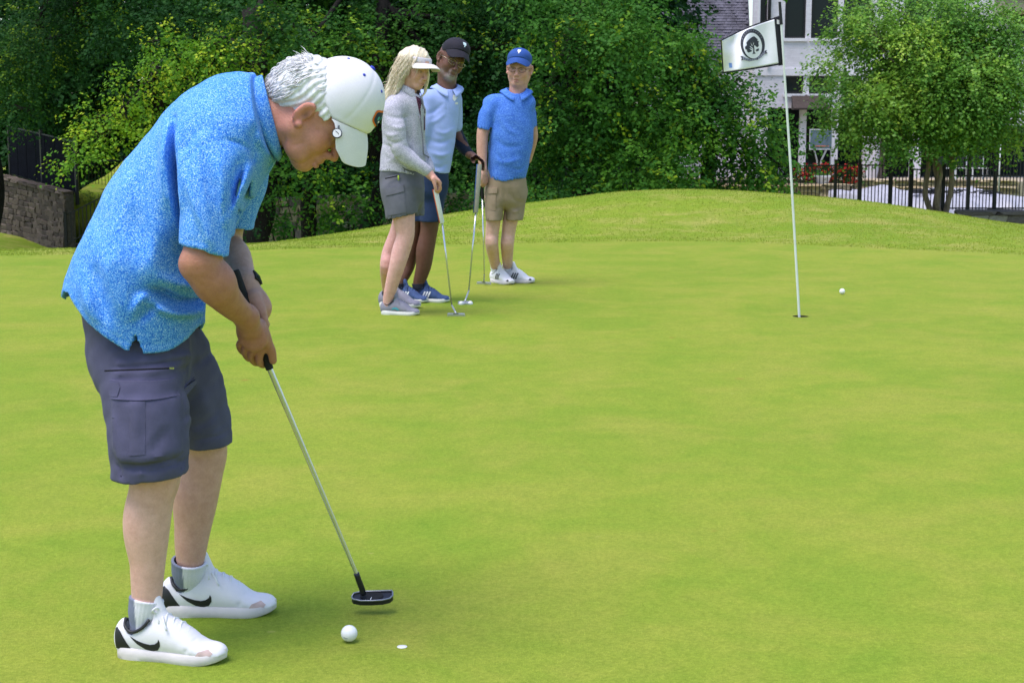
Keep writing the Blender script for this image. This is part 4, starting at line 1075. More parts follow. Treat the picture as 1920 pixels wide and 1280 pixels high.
def decal(poly, step, to3, bvh, direction, lift, back=.2, rim=0.0):
    """an outline laid on a surface: 2-D points go to 3-D by to3, then along direction onto the surface, lifted by lift"""
    p2, f = poly_fill(poly, step); d = Vector(unit(direction)); v = []
    last = None
    for q in p2:
        o = Vector(to3(q)) - d * back; hit = bvh.ray_cast(o, d, 1.0)
        p = (hit[0] + (-d) * lift) if hit[0] is not None else None
        v.append(p)
    good = [p for p in v if p is not None]
    if not good: print('decal missed'); return np.array([to3(q) for q in p2]), f
    for i, p in enumerate(v):
        if p is None:
            q = Vector(to3(p2[i])); v[i] = min(good, key=lambda g: (g - q - d * (g - q).dot(d)).length)
    v = [np.array(tuple(p)) for p in v]; f = [tuple(t) for t in f]
    if rim:
        cnt = {}
        for t in f:
            for a, b in zip(t, t[1:] + t[:1]): cnt[(min(a, b), max(a, b))] = cnt.get((min(a, b), max(a, b)), 0) + 1
        mp = {}
        for (a, b), c in cnt.items():
            if c == 1:
                for i in (a, b):
                    if i not in mp: mp[i] = len(v); v.append(v[i] + np.array(d) * rim)
                f.append((a, b, mp[b], mp[a]))
    return np.array(v), f
def strands(paths, r, n=4):
    """tapered locks; paths (k, m, 3)"""
    vs, fs, off = [], [], 0
    for p, rr in zip(paths, r):
        m = len(p); t = np.gradient(p, axis=0); t /= np.maximum(np.linalg.norm(t, axis=1, keepdims=True), 1e-9)
        a = np.where(np.abs(t[:, 2:3]) < .9, np.array([[0, 0, 1.0]]), np.array([[1.0, 0, 0]])); u = np.cross(a, t); u /= np.linalg.norm(u, axis=1, keepdims=True); w = np.cross(t, u)
        s = np.linspace(0, 1, m); rad = rr * (1 - .85 * s ** 2.2)
        ang = 2 * np.pi * np.arange(n) / n
        ring = p[:, None, :] + rad[:, None, None] * (np.cos(ang)[None, :, None] * u[:, None, :] + np.sin(ang)[None, :, None] * w[:, None, :])
        vs.append(ring.reshape(-1, 3)); i, k = np.meshgrid(np.arange(m - 1), np.arange(n), indexing='ij'); k2 = (k + 1) % n
        fs.append(np.stack([i * n + k, i * n + k2, (i + 1) * n + k2, (i + 1) * n + k], -1).reshape(-1, 4) + off); off += m * n
    return np.vstack(vs), np.vstack(fs)
def cap_edge(x): return np.where(x < .053, .058 - .375 * x, .038 + .36 * (x - .053))
CAP_C, CAP_R = V(.033, 0, .083), V(.105, .088, .108)
def make_cap(parent, root, fr, m_crown, m_brim, m_dot, tilt=0.0, emblem=None, res=.004, edge=None, brimsc=1.0, m_under=None, sc=1.0, zs=1.0):
    sc = V(sc, sc, sc * zs)
    if tilt:
        R2 = Frame(fr.o, fr.w(rot('Y', tilt) @ V(1, 0, 0)) - fr.o, fr.w(rot('Y', tilt) @ V(0, 0, 1)) - fr.o, fr.sc); fr = R2
    g = SDF(V(-.1, -.11, -.02), V(.16, .11, .215), res); g.ell(CAP_C, CAP_R, 0)
    ed = edge or cap_edge
    def cut(D, x, y, z):
        e = ed(x)
        ang = np.arctan2(y, x - CAP_C[0]); seam = np.abs(np.sin(ang * 3)) * np.sqrt((x - CAP_C[0]) ** 2 + y * y + 1e-6) / 3
        D = D + .0012 * np.exp(-(seam / .0035) ** 2) * (z > .05)
        D = D - .0015 * np.exp(-(((z - e) - .006) / .006) ** 2)
        return np.maximum(D, e - z)
    g.field(cut); v, f = g.mesh(); v = v * sc
    cap = put('cap', v, f, m_crown, parent, root, True, None, fr); bv = bvh_of(v, f)
    rows, rows2 = [], []
    for s in np.linspace(-1, 1, 33):
        an = math.radians(84 * s); ca = max(math.cos(an), 0)
        r0 = V(.045 + .089 * ca, .085 * math.sin(an), .036 + .031 * ca)
        a_ = abs(84 * s); zo = np.interp(a_, [0, 25, 50, 70, 84], [.008, -.006, -.0195, -.004, .036]); r1 = V(.05 + .137 * ca ** .8 * brimsc, .0865 * math.sin(an), zo)
        row = [r0 + (r1 - r0) * t + V(0, 0, .006 * math.sin(math.pi * t) * ca) for t in np.linspace(0, 1, 9)]
        rows.append([q * sc for q in row])
    mb = MB().grid(rows, np.array([-.0025, 0, -.0025]))
    putmb(mb, 'brim', m_brim, cap, root, fr, 'auto')
    top = CAP_C + V(0, 0, CAP_R[2])
    putmb(MB().lathe([(.0075, -.002), (.0078, .002), (.005, .0042), (.0005, .005)], top * sc, 12), 'button', m_dot if m_dot else m_crown, cap, root, fr)
    for k in range(6):
        an = math.radians(30 + 60 * k); d = V(math.cos(an) * .62, math.sin(an) * .62, .78); p = CAP_C + CAP_R * unit(d)
        n_ = unit(unit(d) / CAP_R); u = unit(np.cross(V(0, 0, 1), n_)); w = np.cross(n_, u); Rm = np.stack([u, w, n_], 1)
        putmb(MB().lathe([(.0038, -.001), (.004, .0008), (.003, .0014), (.0004, .0012)], p * sc, 10, Rm), 'eyelet', m_dot or m_crown, cap, root, fr)
    return cap, fr, bv
# ------------------------------------------------------------------ shoes
SOLE_X = [0, .006, .02, .05, .09, .135, .185, .225, .255, .277, .288, .292]
SOLE_W = [.004, .018, .028, .034, .033, .035, .045, .048, .042, .029, .014, .003]
def shoe_geo(res=.003, h=1.0):
    g = SDF(V(-.02, -.07, -.01), V(.315, .07, .185), res)
    st = [(.022, .098, .029), (.055, .092, .033), (.095, .108, .0355), (.135, .108, .038), (.175, .086, .0425), (.215, .058, .0455), (.25, .043, .041), (.27, .036, .03)]
    g.tube([(x, 0, .012 + hh * h * .5 - .004) for x, hh, w in st], [w for *_, w in st], [hh * h * .5 for _, hh, _ in st], (0, 1, 0), 0, 26)
    g.ball((.265, 0, .03), .017, .03)
    g.cone((.052, 0, .075), (.058, 0, .2), .0275, .04, .006, sub=True); g.cone((.085, 0, .095), (.088, 0, .2), .024, .034, .008, sub=True)
    g.cone((.12, 0, .108), (.106, 0, .158), .02, .014, .012); g.cone((.094, 0, .12), (.066, 0, .17), .012, .03, .004, sub=True)
    g.field(lambda D, x, y, z: np.maximum(D, .016 + .012 * np.clip((x - .2) / .09, 0, 1) ** 2 - z))
    for s in (-1, 1): g.fold([(.215, s * .02, .062), (.2, s * .043, .04)], -.002, .006)
    return g.mesh()
def sole_mb():
    m = MB(); xs_ = np.interp(np.linspace(0, 1, 30), np.linspace(0, 1, len(SOLE_X)), SOLE_X); loops = []
    for lev, (zz, ins) in enumerate([(0.0, -.004), (.003, -.0005), (.014, .0015), (.026, .0005), (.031, -.003)]):
        up = [(x, np.interp(x, SOLE_X, SOLE_W) + ins) for x in xs_]; lp = up + [(x, -w) for x, w in reversed(up)]
        loops.append([V(x * (1 + ins * .6), max(abs(y), .001) * (1 if y > 0 else -1), (zz * (1.0 if x > .12 else 1 + .25 * (1 - x / .12) * (zz > .005))) + .016 * max(0, (x - .2) / .09) ** 2 * (1 if zz < .02 else .6) - .0) for x, y in lp])
    n = len(loops[0]); v = [p for l in loops for p in l]; f = []
    for i in range(len(loops) - 1):
        for k in range(n): a, b = i * n + k, i * n + (k + 1) % n; f.append((a, b, b + n, a + n))
    half = len(xs_)
    for base, fl in ((0, True), ((len(loops) - 1) * n, False)):
        for i in range(half - 1):
            q = (base + i, base + i + 1, base + n - 2 - i, base + n - 1 - i); f.append(q if not fl else q[::-1])
    m.add(v, f); return m
_SH = shoe_geo(); _SH_BVH = bvh_of(*_SH); _SOLE = sole_mb()
SWOOSH = [((x - 90) / 3565, (1095 + .13 * (x - 90) - y) / 3565 + .011) for x, y in [(255, 913), (330, 958), (400, 990), (455, 1006), (500, 1003), (530, 985), (540, 958), (552, 985), (552, 1025), (525, 1066), (470, 1074), (405, 1050), (330, 992)]]
HEELP = [(.004, .03), (.052, .03), (.042, .044), (.02, .077), (.008, .086), (.001, .08)]
def stripe(x0): return [(x0, .036), (x0 + .011, .034), (x0 + .034, .082), (x0 + .023, .086)]
def make_shoe(parent, root, fr, sc, m_up, m_sole, m_lin, m_lace, marks, name='shoe', side=1):
    """marks: (outline, material, part name); side -1 mirrors so that marks show on the outer side too"""
    S = lambda v: np.asarray(v) * sc
    v, f = _SH
    sh = put(name, S(v), f, m_up, parent, root, True, None, fr)
    putmb_s = MB(); putmb_s.v = [tuple(S(p)) for p in _SOLE.v]; putmb_s.f = _SOLE.f
    putmb(putmb_s, 'sole', m_sole, sh, root, fr, 'auto')
    for poly, mt, nm in marks:
        for sgn in (-1, 1):
            dv, df = decal(poly, .008, lambda q: V(q[0], sgn * .06, q[1]), _SH_BVH, V(0, -sgn, 0), .0012, .0)
            putmb_ = MB().add(S(dv), df); putmb(putmb_, nm, mt, sh, root, fr)
    lin = [V(.0235, 0, .102), V(.032, .024, .09), V(.052, .0325, .078), (.08, .0335, .09), V(.1, .029, .112)]
    path = catmull(lin, 14); full = np.vstack([path[::-1] * V(1, -1, 1), path])
    putmb(MB().tube(S(full), .0042 * sc, 6), 'collar_lining', m_lin, sh, root, fr)
    lc = MB()
    for k in range(5):
        x = .118 + .019 * k; z = np.interp(x, [.11, .135, .175, .2], [.122, .117, .097, .078]) + .004
        lc.tube(S([V(x + .006, -.026, z - .022), V(x + .002, -.014, z - .003), V(x, 0, z + .002), V(x + .002, .014, z - .003), V(x + .006, .026, z - .022)]), .0027 * sc, 6)
    lc.tube(S(catmull([V(.122, 0, .122), V(.118, -.02, .142), V(.108, -.026, .134), V(.12, -.004, .122), V(.116, .022, .142), V(.106, .028, .132), V(.122, .002, .12)], 22)), .0026 * sc, 6)
    lc.tube(S(catmull([V(.122, 0, .122), V(.138, -.03, .112), V(.15, -.04, .09)], 8)), .0025 * sc, 6)
    putmb(lc, 'laces', m_lace, sh, root, fr)
    return sh
def shoe_frame(heel, toe, roll=0.0, lift=.0):
    heel, toe = np.array(heel, float), np.array(toe, float); return Frame(heel + V(0, 0, lift), toe - heel, V(0, 0, 1))
def sock_part(parent, root, c0, c1, r0, r1, mat, res=.004, ribs=26, col=None):
    """a ribbed sock tube from c0 (in the shoe) to c1 (its cuff)"""
    c0, c1 = np.array(c0, float), np.array(c1, float); t = unit(c1 - c0); u = unit(np.cross(t, V(0, 1, 0))); w = np.cross(t, u); v = []; f = []; n = ribs * 3
    prof = [(0, r0), (.2, r0), (.42, r0 * .5 + r1 * .5), (.6, r1 * .96), (.8, r1), (.93, r1 * 1.02), (.97, r1 * 1.05), (1.0, r1 * 1.03), (1.0, r1 * .9)]
    for s, r in prof:
        for k in range(n):
            a = 2 * math.pi * k / n; rr = r * (1 + .018 * math.cos(ribs * a)); v.append(c0 + t * s * np.linalg.norm(c1 - c0) + rr * (math.cos(a) * u + math.sin(a) * w))
    for i in range(len(prof) - 1):
        for k in range(n): a, b = i * n + k, i * n + (k + 1) % n; f.append((a, b, b + n, a + n))
    o = put('sock', v, f, mat, parent, root)
    if col is not None: set_attr(o.data, 'col', col(np.array(v)))
    return o
def fabric(name, col, rough=.85, var=.08, weave=900, fold=.25, fscale=9, sheen=.03):
    m = Mat(name, rough, .2); n = m.noise(weave, 2, .6); b = m.noise(fscale, 4, .55)
    m.color(m.mix(.6, m.ramp(m.noise(25, 3), [(.3, tuple(c * (1 - var) for c in col)), (.7, tuple(min(1, c * (1 + var)) for c in col))]), m.ramp(n, [(.3, (.86,) * 3), (.7, (1.12,) * 3)]), 'MULTIPLY'))
    m.bump(m.math('ADD', m.math('MULTIPLY', b, 1.0), m.math('MULTIPLY', n, .05)), fold, .02)
    m.b.inputs['Sheen Weight'].default_value = sheen; return m.m
def speckle(name, stops, scale=330, rough=.8, fold=.22, stretch=(1, 1, 1)):
    m = Mat(name, rough, .2); n = m.noise(scale, 3, .75, m.mapped(stretch)); n2 = m.noise(scale * .2, 2, .5); big = m.noise(3.0, 2)
    s = m.math('ADD', m.math('MULTIPLY', n, .86), m.math('ADD', m.math('MULTIPLY', n2, .08), m.math('MULTIPLY', big, .06)))
    m.color(m.ramp(s, stops)); m.bump(m.math('ADD', m.noise(8, 4, .5), m.math('MULTIPLY', n, .03)), fold, .02)
    m.b.inputs['Sheen Weight'].default_value = .02; return m.m
def arm_hand(g, pts, rad, k=.02): g.chain(pts, rad, k)
def rings_mesh(rings, close_ends=False):
    """a skin over closed rings of equal length"""
    n = len(rings[0]); v = [p for r in rings for p in r]; f = []
    for i in range(len(rings) - 1):
        for k in range(n): a, b = i * n + k, i * n + (k + 1) % n; f.append((a, b, b + n, a + n))
    return v, f

def hand(g, wrist, palm, knuck, curl, tips, width, thumb, r=.0095, wr=.027):
    """a hand: palm from wrist to the knuckle row, four fingers that bend at curl and end at tips, a thumb from the palm's side"""
    wrist, palm, knuck, curl, tips, width = [np.asarray(a, float) for a in (wrist, palm, knuck, curl, tips, width)]
    d = unit(knuck - wrist); u = unit(width - d * (width @ d)); R = np.stack([d, u, np.cross(d, u)], 1)
    g.cone(wrist, palm, wr, wr * .95, .015); g.ell((palm + knuck) / 2, (np.linalg.norm(knuck - palm) * .75 + .012, .04, .018), .018, R)
    for k, (o, ln) in enumerate(zip((-1.5, -.5, .5, 1.5), (.9, 1.02, 1.0, .82))):
        A = knuck + u * o * .0195 - d * abs(o) * .004; B = A + (curl - knuck) * ln + u * o * -.001; Cc = A + (tips - knuck) * ln + u * o * -.002
        M = B + (Cc - B) * .55 + (unit(B - A) * .004); g.chain([A, B, M, Cc], [r * 1.1, r * 1.03, r * .97, r * .85], .004)
    t = [np.asarray(p, float) for p in thumb]; g.chain(t, np.linspace(r * 1.6, r, len(t)), .012)
def collar_rings(c, hx_, hy_, zh, front, drop, open_w=.35, spread=1.3):
    """a turned-down collar around a neck, open at the angle front, with two points"""
    rings = []; n = 44; a0 = front + open_w * .5; a1 = front + 2 * math.pi - open_w * .5
    for (sc, dz, fl) in [(1.0, -.02, 0), (.99, zh, .0), (1.03, zh + .005, .1), (1.08, zh + .001, .3), (spread * .95, zh * .45, .7), (spread * 1.04, -.004, 1.0), (spread, -.006, 1.0), (spread * .93, zh * .35, .7)]:
        ring = []
        for k in range(n):
            a = a0 + (a1 - a0) * k / (n - 1); f_ = max(0.0, math.cos(a - front)); e = max(0.0, 1 - min(k, n - 1 - k) / 6.0)
            b = a + (1 if k > n / 2 else -1) * -.0 * fl
            ring.append(c + V(hx_ * sc * math.cos(b), hy_ * sc * math.sin(b), dz - drop * f_ ** 1.5 - .03 * e * fl))
        rings.append(ring)
    m_ = MB().grid(rings); return np.array(m_.v), m_.f
def glasses(parent, root, fr, mat, glass, dark=False):
    g_ = MB()
    for s_ in (-1, 1):
        ring = [V(.101 - .012 * abs(math.cos(a)) * 0 - .008 * (s_ * math.cos(a) > .3), s_ * .033 + .026 * math.cos(a), .0 + .0165 * math.sin(a)) for a in np.linspace(0, 2 * math.pi, 21)]
        g_.tube(ring, .0014, 5); g_.tube([V(.094, s_ * .058, .006), V(.06, s_ * .079, .008), V(-.0, s_ * .088, .01)], .0016, 5)
    g_.tube([V(.103, -.008, .003), V(.107, 0, .006), V(.103, .008, .003)], .0014, 5)
    o = putmb(g_, 'glasses', mat, parent, root, fr)
    for s_ in (-1, 1):
        putmb(MB().lathe([(.0245, 0), (.0245, .0006), (.0005, .0014)], V(.1, s_ * .033, 0), 18, np.stack([V(0, 1, 0), V(0, 0, .66), V(1, 0, 0)], 1)), 'lens', glass, o, root, fr)
# ================================================================== the putting golfer
YC = 4.01
GR = G(275, 1195)                                        # his stand between the feet
golfer = empty('person', GR, 'golfer in white cap and speckled blue polo bending over his putter', 'person')
q = lambda px, py, dy=0.0: P(px, py, YC + dy)
pxm = lambda n, Y=YC: n * Y / F_PX * .99
YN = YC - .2
n_ = lambda px, py: P(px, py, YN)
M_shirt = speckle('blue_speckled_jersey', [(.38, (.012, .105, .62)), (.47, (.04, .235, .8)), (.55, (.16, .45, .92)), (.66, (.66, .86, .98))], 330, .75, .12)
M_shorts = fabric('slate_cotton', (.088, .085, .15), .85, .1, 1200, .22, 11)
M_shorts_dark = fabric('slate_cotton_trim', (.012, .012, .018), .85, .12, 1200, .1)
# ---- shirt
lo = np.minimum(q(100, 680, -.3), q(100, 680, .3)) - .03; lo[1] = YC - .37
hi = np.array([q(545, 120, -.3)[0] + .06, YC + .32, q(545, 120, .3)[2] + .05])
g = SDF(lo, hi, .0052)
stn = [((117, 560), (372, 606), .185), ((133, 510), (378, 566), .198), ((160, 455), (392, 522), .205), ((205, 352), (424, 455), .205), ((262, 278), (458, 390), .208), ((319, 207), (488, 345), .205), ((372, 166), (508, 308), .188), ((428, 152), (516, 290), .15), ((470, 152), (520, 282), .11)]
pts = [q((a[0] + b[0]) / 2, (a[1] + b[1]) / 2) for a, b, _ in stn]; rw = [pxm(math.hypot(b[0] - a[0], b[1] - a[1]) / 2) for a, b, _ in stn]
pts = [pts[0] + (pts[0] - pts[1]) * .9] + pts; rw = [rw[0]] + rw
g.tube(pts, [.182] + [s[2] for s in stn], rw, (0, 1, 0), 0, 34)
g.tube([q(268, 500), q(262, 560), q(262, 620), q(268, 700)], [.2, .204, .204, .2], [pxm(104), pxm(112), pxm(112), pxm(108)], (0, 1, 0), .05, 10)
# shoulders and sleeves
shN, elN, wrN = P(398, 285, YC - .19), P(380, 497, YC - .245), P(462, 594, YC - .075)
shF, elF, wrF = P(452, 280, YC + .2), P(424, 440, YC + .23), P(461, 531, YC + .085)
g.ell(P(405, 262, YC - .13), (.085, .10, .085), .05, rot('Y', -35))
g.ell(P(450, 255, YC + .13), (.08, .10, .08), .05, rot('Y', -35))
slN = [P(408, 262, YC - .15), P(398, 330, YC - .2), P(388, 410, YC - .222), P(384, 474, YC - .235), P(383, 520, YC - .237)]
def sleeve(path, ru, rwv, hem):
    h = g.like(); h.tube(path, ru, rwv, (0, 1, 0), 0, 18)
    hx_, hz_ = [p[0] for p in hem], [p[2] for p in hem]
    def cutf(D, x, y, z):
        zc = np.interp(x, hx_, hz_) + 0 * x
        return np.maximum(np.maximum(D, zc - z), -np.maximum(D + .008, z - zc - .012)) + .0012 * np.exp(-(((z - zc) - .018) / .003) ** 2)
    h.field(cutf); g.union(h, .022)
sleeve(slN, [.078, .078, .072, .068, .066], [.088, .079, .064, .056, .054], [P(345, 461, YC - .235), P(386, 463, YC - .235), P(424, 480, YC - .235)])
slF = [P(455, 265, YC + .14), P(452, 330, YC + .2), P(440, 400, YC + .215), P(433, 460, YC + .222)]
sleeve(slF, [.074, .074, .066, .062], [.08, .07, .058, .052], [P(400, 422, YC + .22), P(470, 430, YC + .22)])
# folds read from the photograph
sg = 1
for ptsx, amp, w in [
    ([(317, 222), (326, 320), (337, 392), (344, 462)], -.022, .009), ([(304, 240), (312, 320), (322, 392)], .01, .018), ([(330, 240), (345, 310), (350, 400)], .006, .014),
    ([(338, 330), (372, 282), (420, 262), (462, 276), (470, 310)], -.003, .004),
    ([(352, 300), (372, 360), (404, 430), (418, 470)], .007, .014), ([(388, 290), (404, 350), (420, 410), (424, 470)], -.008, .011), ([(420, 300), (432, 360), (430, 420)], .006, .012),
    ([(455, 300), (446, 350), (432, 405)], -.009, .01), ([(474, 300), (462, 345), (446, 392)], .006, .01), ([(488, 300), (474, 344), (456, 384)], -.006, .008),
    ([(500, 230), (505, 270), (496, 310)], -.006, .01), ([(478, 232), (470, 262), (476, 290)], -.004, .009),
    ([(282, 540), (318, 566), (346, 582), (366, 578)], -.012, .012), ([(280, 566), (320, 590), (356, 600)], .01, .013), ([(300, 520), (340, 540), (372, 548)], .008, .018),
    ([(258, 604), (276, 586), (300, 566)], -.005, .009), ([(250, 590), (268, 560), (282, 540)], .006, .014), ([(262, 545), (290, 545), (312, 556)], -.006, .01),
    ([(215, 470), (222, 530), (240, 600)], .006, .026), ([(180, 500), (190, 560), (206, 610)], -.005, .022), ([(150, 520), (165, 570), (180, 605)], .005, .018),
    ([(262, 330), (250, 400), (252, 470)], -.004, .03), ([(300, 420), (290, 480), (300, 530)], .006, .026), ([(330, 430), (338, 490), (362, 530)], -.008, .016), ([(345, 500), (368, 540), (376, 560)], .008, .014)]:
    fold2(g, [n_(*p) for p in ptsx], amp * 2.1, w * .9, YC - .37, YC + .0)
# uneven drape
g.field(lambda D, x, y, z: D + .0022 * np.sin(31 * x + 17 * z + 9 * np.sin(11 * y)) * np.sin(23 * z - 13 * x + 19 * y) + .0012 * np.sin(61 * x - 37 * y) * np.sin(53 * z + 29 * y))
h = g.like(); h.chain([shN, P(386, 400, YC - .225), P(381, 470, YC - .24), elN], [.062, .06, .0575, .055], 0)
_hm = [P(345, 461, YC - .235), P(386, 463, YC - .235), P(424, 480, YC - .235)]
h.field(lambda D, x, y, z: np.maximum(D, np.interp(x, [p[0] for p in _hm], [p[2] for p in _hm]) + .006 - z)); g.union(h, .006)
nk_n = unit(V(-unit(q(529, 290) - q(492, 142))[2], 0, unit(q(529, 290) - q(492, 142))[0])); nk_c = q(497, 219)
g.field(lambda D, x, y, z: np.maximum(D, (x - nk_c[0]) * nk_n[0] + (z - nk_c[2]) * nk_n[2]))
# bottom hem with its side vents
hb, hf = q(117, 560), q(371, 608)
near = [n_(*p) for p in [(112, 556), (157, 604), (200, 634), (236, 657), (249, 660), (259, 664), (290, 666), (312, 663), (345, 640), (374, 606)]]
nx_, nz_ = [p[0] for p in near], [p[2] for p in near]
vent = n_(250, 630)
def hem_bottom(D, x, y, z):
    z0 = np.interp(x, [hb[0], hf[0]], [hb[2], hf[2]]); z1 = np.interp(x, nx_, nz_) + 0 * x
    w = np.clip(np.abs(y - YC) / .085, 0, 1) ** 1.5; zc = z0 + (z1 - z0) * w
    vz = np.clip((vent[2] - z) / (vent[2] - nz_[4]), 0, 1); v_open = np.where((np.abs(x - vent[0] - .004) < .0145 * vz) & (np.abs(y - YC) > .1), .02, -1.0)
    cut = np.maximum(zc - z, v_open)
    D1 = np.maximum(D, cut); cav = np.maximum(D + .009, z - zc - .02)
    hemr = .0012 * np.exp(-(((z - zc) - .022) / .0035) ** 2)
    return np.maximum(D1, -cav) + np.where(np.abs(z - zc) < .05, hemr, 0)
g.field(hem_bottom)
v, f = g.mesh(); keepv = v
shirt = put('shirt', v, f, M_shirt, golfer, GR)
# ---- collar: stand, fold and flap around the neck
rings = []
def collar_ring(c, half, yh, bow, dx=0.0):
    out = []
    for k in range(56):
        a = 2 * math.pi * k / 56; sn = math.sin(a); ca = math.cos(a)
        out.append(P(c[0] + half[0] * ca - bow * abs(sn) + dx, c[1] + half[1] * ca, YC + .005 + yh * sn))
    return out
for c, hv_, yh, bow in [((497, 224), (24, 66), .072, 0), ((508, 217), (18, 70), .069, 0), ((511, 216), (18.5, 73), .0715, 0), ((510, 216.5), (19, 76), .077, 1), ((503, 221), (23.5, 77), .096, 6), ((493.5, 227), (28.5, 76), .119, 11), ((496, 227), (27, 71), .112, 10), ((505, 220), (22, 71), .085, 5)]:
    rings.append(collar_ring(c, hv_, yh, bow))
v, f = rings_mesh(rings); put('collar', v, f, M_shirt, shirt, GR)
# ---- shorts
lo = V(q(150, 900)[0] - .04, YC - .34, q(200, 905, -.25)[2] - .02); hi = V(q(445, 560)[0] + .04, YC + .33, q(200, 560)[2] + .05)
g = SDF(lo, hi, .0055)
g.tube([q(247, 560), q(258, 620), q(268, 680)], [.155, .158, .158], [pxm(94), pxm(97), pxm(97)], (0, 1, 0), 0, 8)
gN = [P(262, 660, YC - .062), P(268, 720, YC - .105), P(276, 790, YC - .135), P(280, 850, YC - .15), P(279, 905, YC - .152)]
g.tube(gN, [.092, .104, .106, .104, .104], [pxm(90, 3.9), pxm(80, 3.9), pxm(76, 3.9), pxm(74, 3.9), pxm(72, 3.9)], (0, 1, 0), .03, 16)
gF = [P(300, 640, YC + .08), P(345, 700, YC + .12), P(375, 770, YC + .15), P(389, 820, YC + .165), P(394, 850, YC + .17)]
g.tube(gF, [.1, .1, .1, .1, .1], [pxm(78, 4.15), pxm(66, 4.15), pxm(54, 4.15), pxm(47, 4.15), pxm(45, 4.15)], (0, 1, 0), .03, 16)
YP = YC - .24
pp = lambda px, py: P(px, py, YP)
pad2(g, [pp(204, 748), pp(328, 748), pp(335, 858), pp(300, 866), pp(222, 864), pp(212, 850)], .008, .014, YC - .31, YC - .16)
for ptsx, amp, w in [([(195, 696), (260, 693), (324, 690)], -.006, .005), ([(195, 706), (260, 704), (324, 701)], .003, .006), ([(242, 750), (244, 800), (246, 850)], -.003, .004), ([(272, 756), (272, 800), (276, 846)], -.004, .004),
                     ([(284, 850), (300, 820), (320, 800)], -.004, .009), ([(230, 868), (270, 872), (330, 858)], -.007, .008), ([(300, 640), (336, 660), (350, 700)], -.004, .014), ([(346, 640), (349, 700), (345, 780)], -.006, .012),
                     ([(222, 876), (280, 880), (345, 872)], -.003, .004), ([(190, 650), (210, 690), (205, 720)], .004, .018), ([(330, 760), (342, 800), (350, 840)], .005, .014), ([(330, 790), (350, 800), (356, 830)], -.004, .01), ([(200, 770), (212, 800), (208, 850)], .004, .01), ([(216, 872), (224, 880), (226, 892)], -.004, .006), ([(320, 866), (330, 876), (334, 888)], -.004, .006), ([(262, 874), (266, 882), (268, 890)], .003, .006), ([(230, 640), (262, 660), (300, 656)], .004, .012), ([(310, 680), (335, 690), (346, 720)], .005, .01), ([(300, 700), (330, 720), (340, 750)], -.004, .01)]:
    fold2(g, [pp(*p) for p in ptsx], amp * 1.5, w, YC - .34, YC - .06)
for ptsx, amp, w in [([(348, 686), (376, 676), (400, 660)], -.006, .012), ([(372, 700), (392, 750), (400, 800)], .007, .02), ([(362, 800), (386, 790), (408, 770)], -.005, .012), ([(366, 824), (396, 822), (430, 816)], -.003, .004)]:
    fold2(g, [P(p[0], p[1], YC + .06) for p in ptsx], amp, w, YC - .0, YC + .2)
g.field(lambda D, x, y, z: D + .0028 * np.sin(37 * x + 21 * z + 2 * np.sin(31 * y)) * np.sin(29 * z - 17 * x + 23 * y) + .0012 * np.sin(90 * x - 40 * z) * np.sin(70 * z + 30 * y))
hzN0, hzN1 = P(208, 894, YC - .15)[2], P(349, 886, YC - .15)[2]; xN0, xN1 = P(208, 894, YC - .15)[0], P(349, 886, YC - .15)[0]
zFh = P(396, 832, YC + .165)[2]
def shorts_hem(D, x, y, z):
    zN = hzN0 + (hzN1 - hzN0) * (x - xN0) / (xN1 - xN0); t = smooth01((y - (YC - .02)) / .06); zc = zN * (1 - t) + zFh * t
    cut = zc - z; return np.maximum(np.maximum(D, cut), -np.maximum(D + .008, z - zc - .02))
g.field(shorts_hem); v, f = g.mesh()
shorts = put('shorts', v, f, M_shorts, golfer, GR)
sbv = bvh_of(v, f)
for nm, poly, lift in [('cargo_pocket', [(203, 745), (328, 745), (335, 857), (322, 862), (226, 865), (214, 852)], .004), ('pocket_flap', [(195, 719), (200, 717), (321, 720), (327, 738), (321, 750), (203, 750), (197, 742)], .009), ('pocket_pleat', [(243, 752), (272, 752), (276, 848), (247, 850)], .0058), ('flap_tab', [(198, 721), (216, 720), (221, 728), (217, 745), (201, 746), (199, 735)], .0115)]:
    dv, df = decal([(pp(*p)[0], pp(*p)[2]) for p in poly], .01, lambda q_: V(q_[0], YC - .4, q_[1]), sbv, V(0, 1, 0), lift, 0, rim=lift + .003); putmb(MB().add(dv, df), nm, M_shorts, shorts, GR, None, 'auto')
putmb(MB().tube([pp(196, 695), pp(325, 690)], .0022, 6), 'zipper', M_shorts_dark, shorts, GR)
M_chrome = plain('chrome', (.62, .63, .65), .18, .5, .05, 30, metal=1.0)
putmb(MB().box((-.005, -.002, -.002), (.005, .002, .002), None, pp(322, 690) + V(0, .0, 0)), 'zip_pull', M_chrome, shorts, GR, None, False)
v, f = decal([(p[0], p[2]) for p in [P(402, 655, YC + .1), P(408, 660, YC + .1), P(421, 725, YC + .1), P(430, 780, YC + .1), P(428, 785, YC + .1), P(416, 730, YC + .1)]], .012, lambda q_: V(q_[0], YC - .1, q_[1]), bvh_of(v, f), V(0, 1, 0), .002, 0)
putmb(MB().add(v, f), 'side_stripe', M_shorts_dark, shorts, GR)
# ---- body: head and neck, arms with hands, legs, and the trunk that joins them under the clothes
HF = Frame(P(572, 214, YC - .08) + V(0, .083, 0), V(.707, .02, -.707), V(.707, 0, .707))
nk = HF.l(np.array([HF.w((-.035, 0, -.03)), q(500, 226), q(446, 238)]))
v1, f1 = head_sdf(.0028, (nk, np.array([.058, .062, .066])), wide=1.02, age=1)
c1 = head_colors(v1, (.6, .28, .205), (.5, .18, .15), (.7, .25, .2), brow=(.5, .45, .4))
v1 = HF.w(v1)
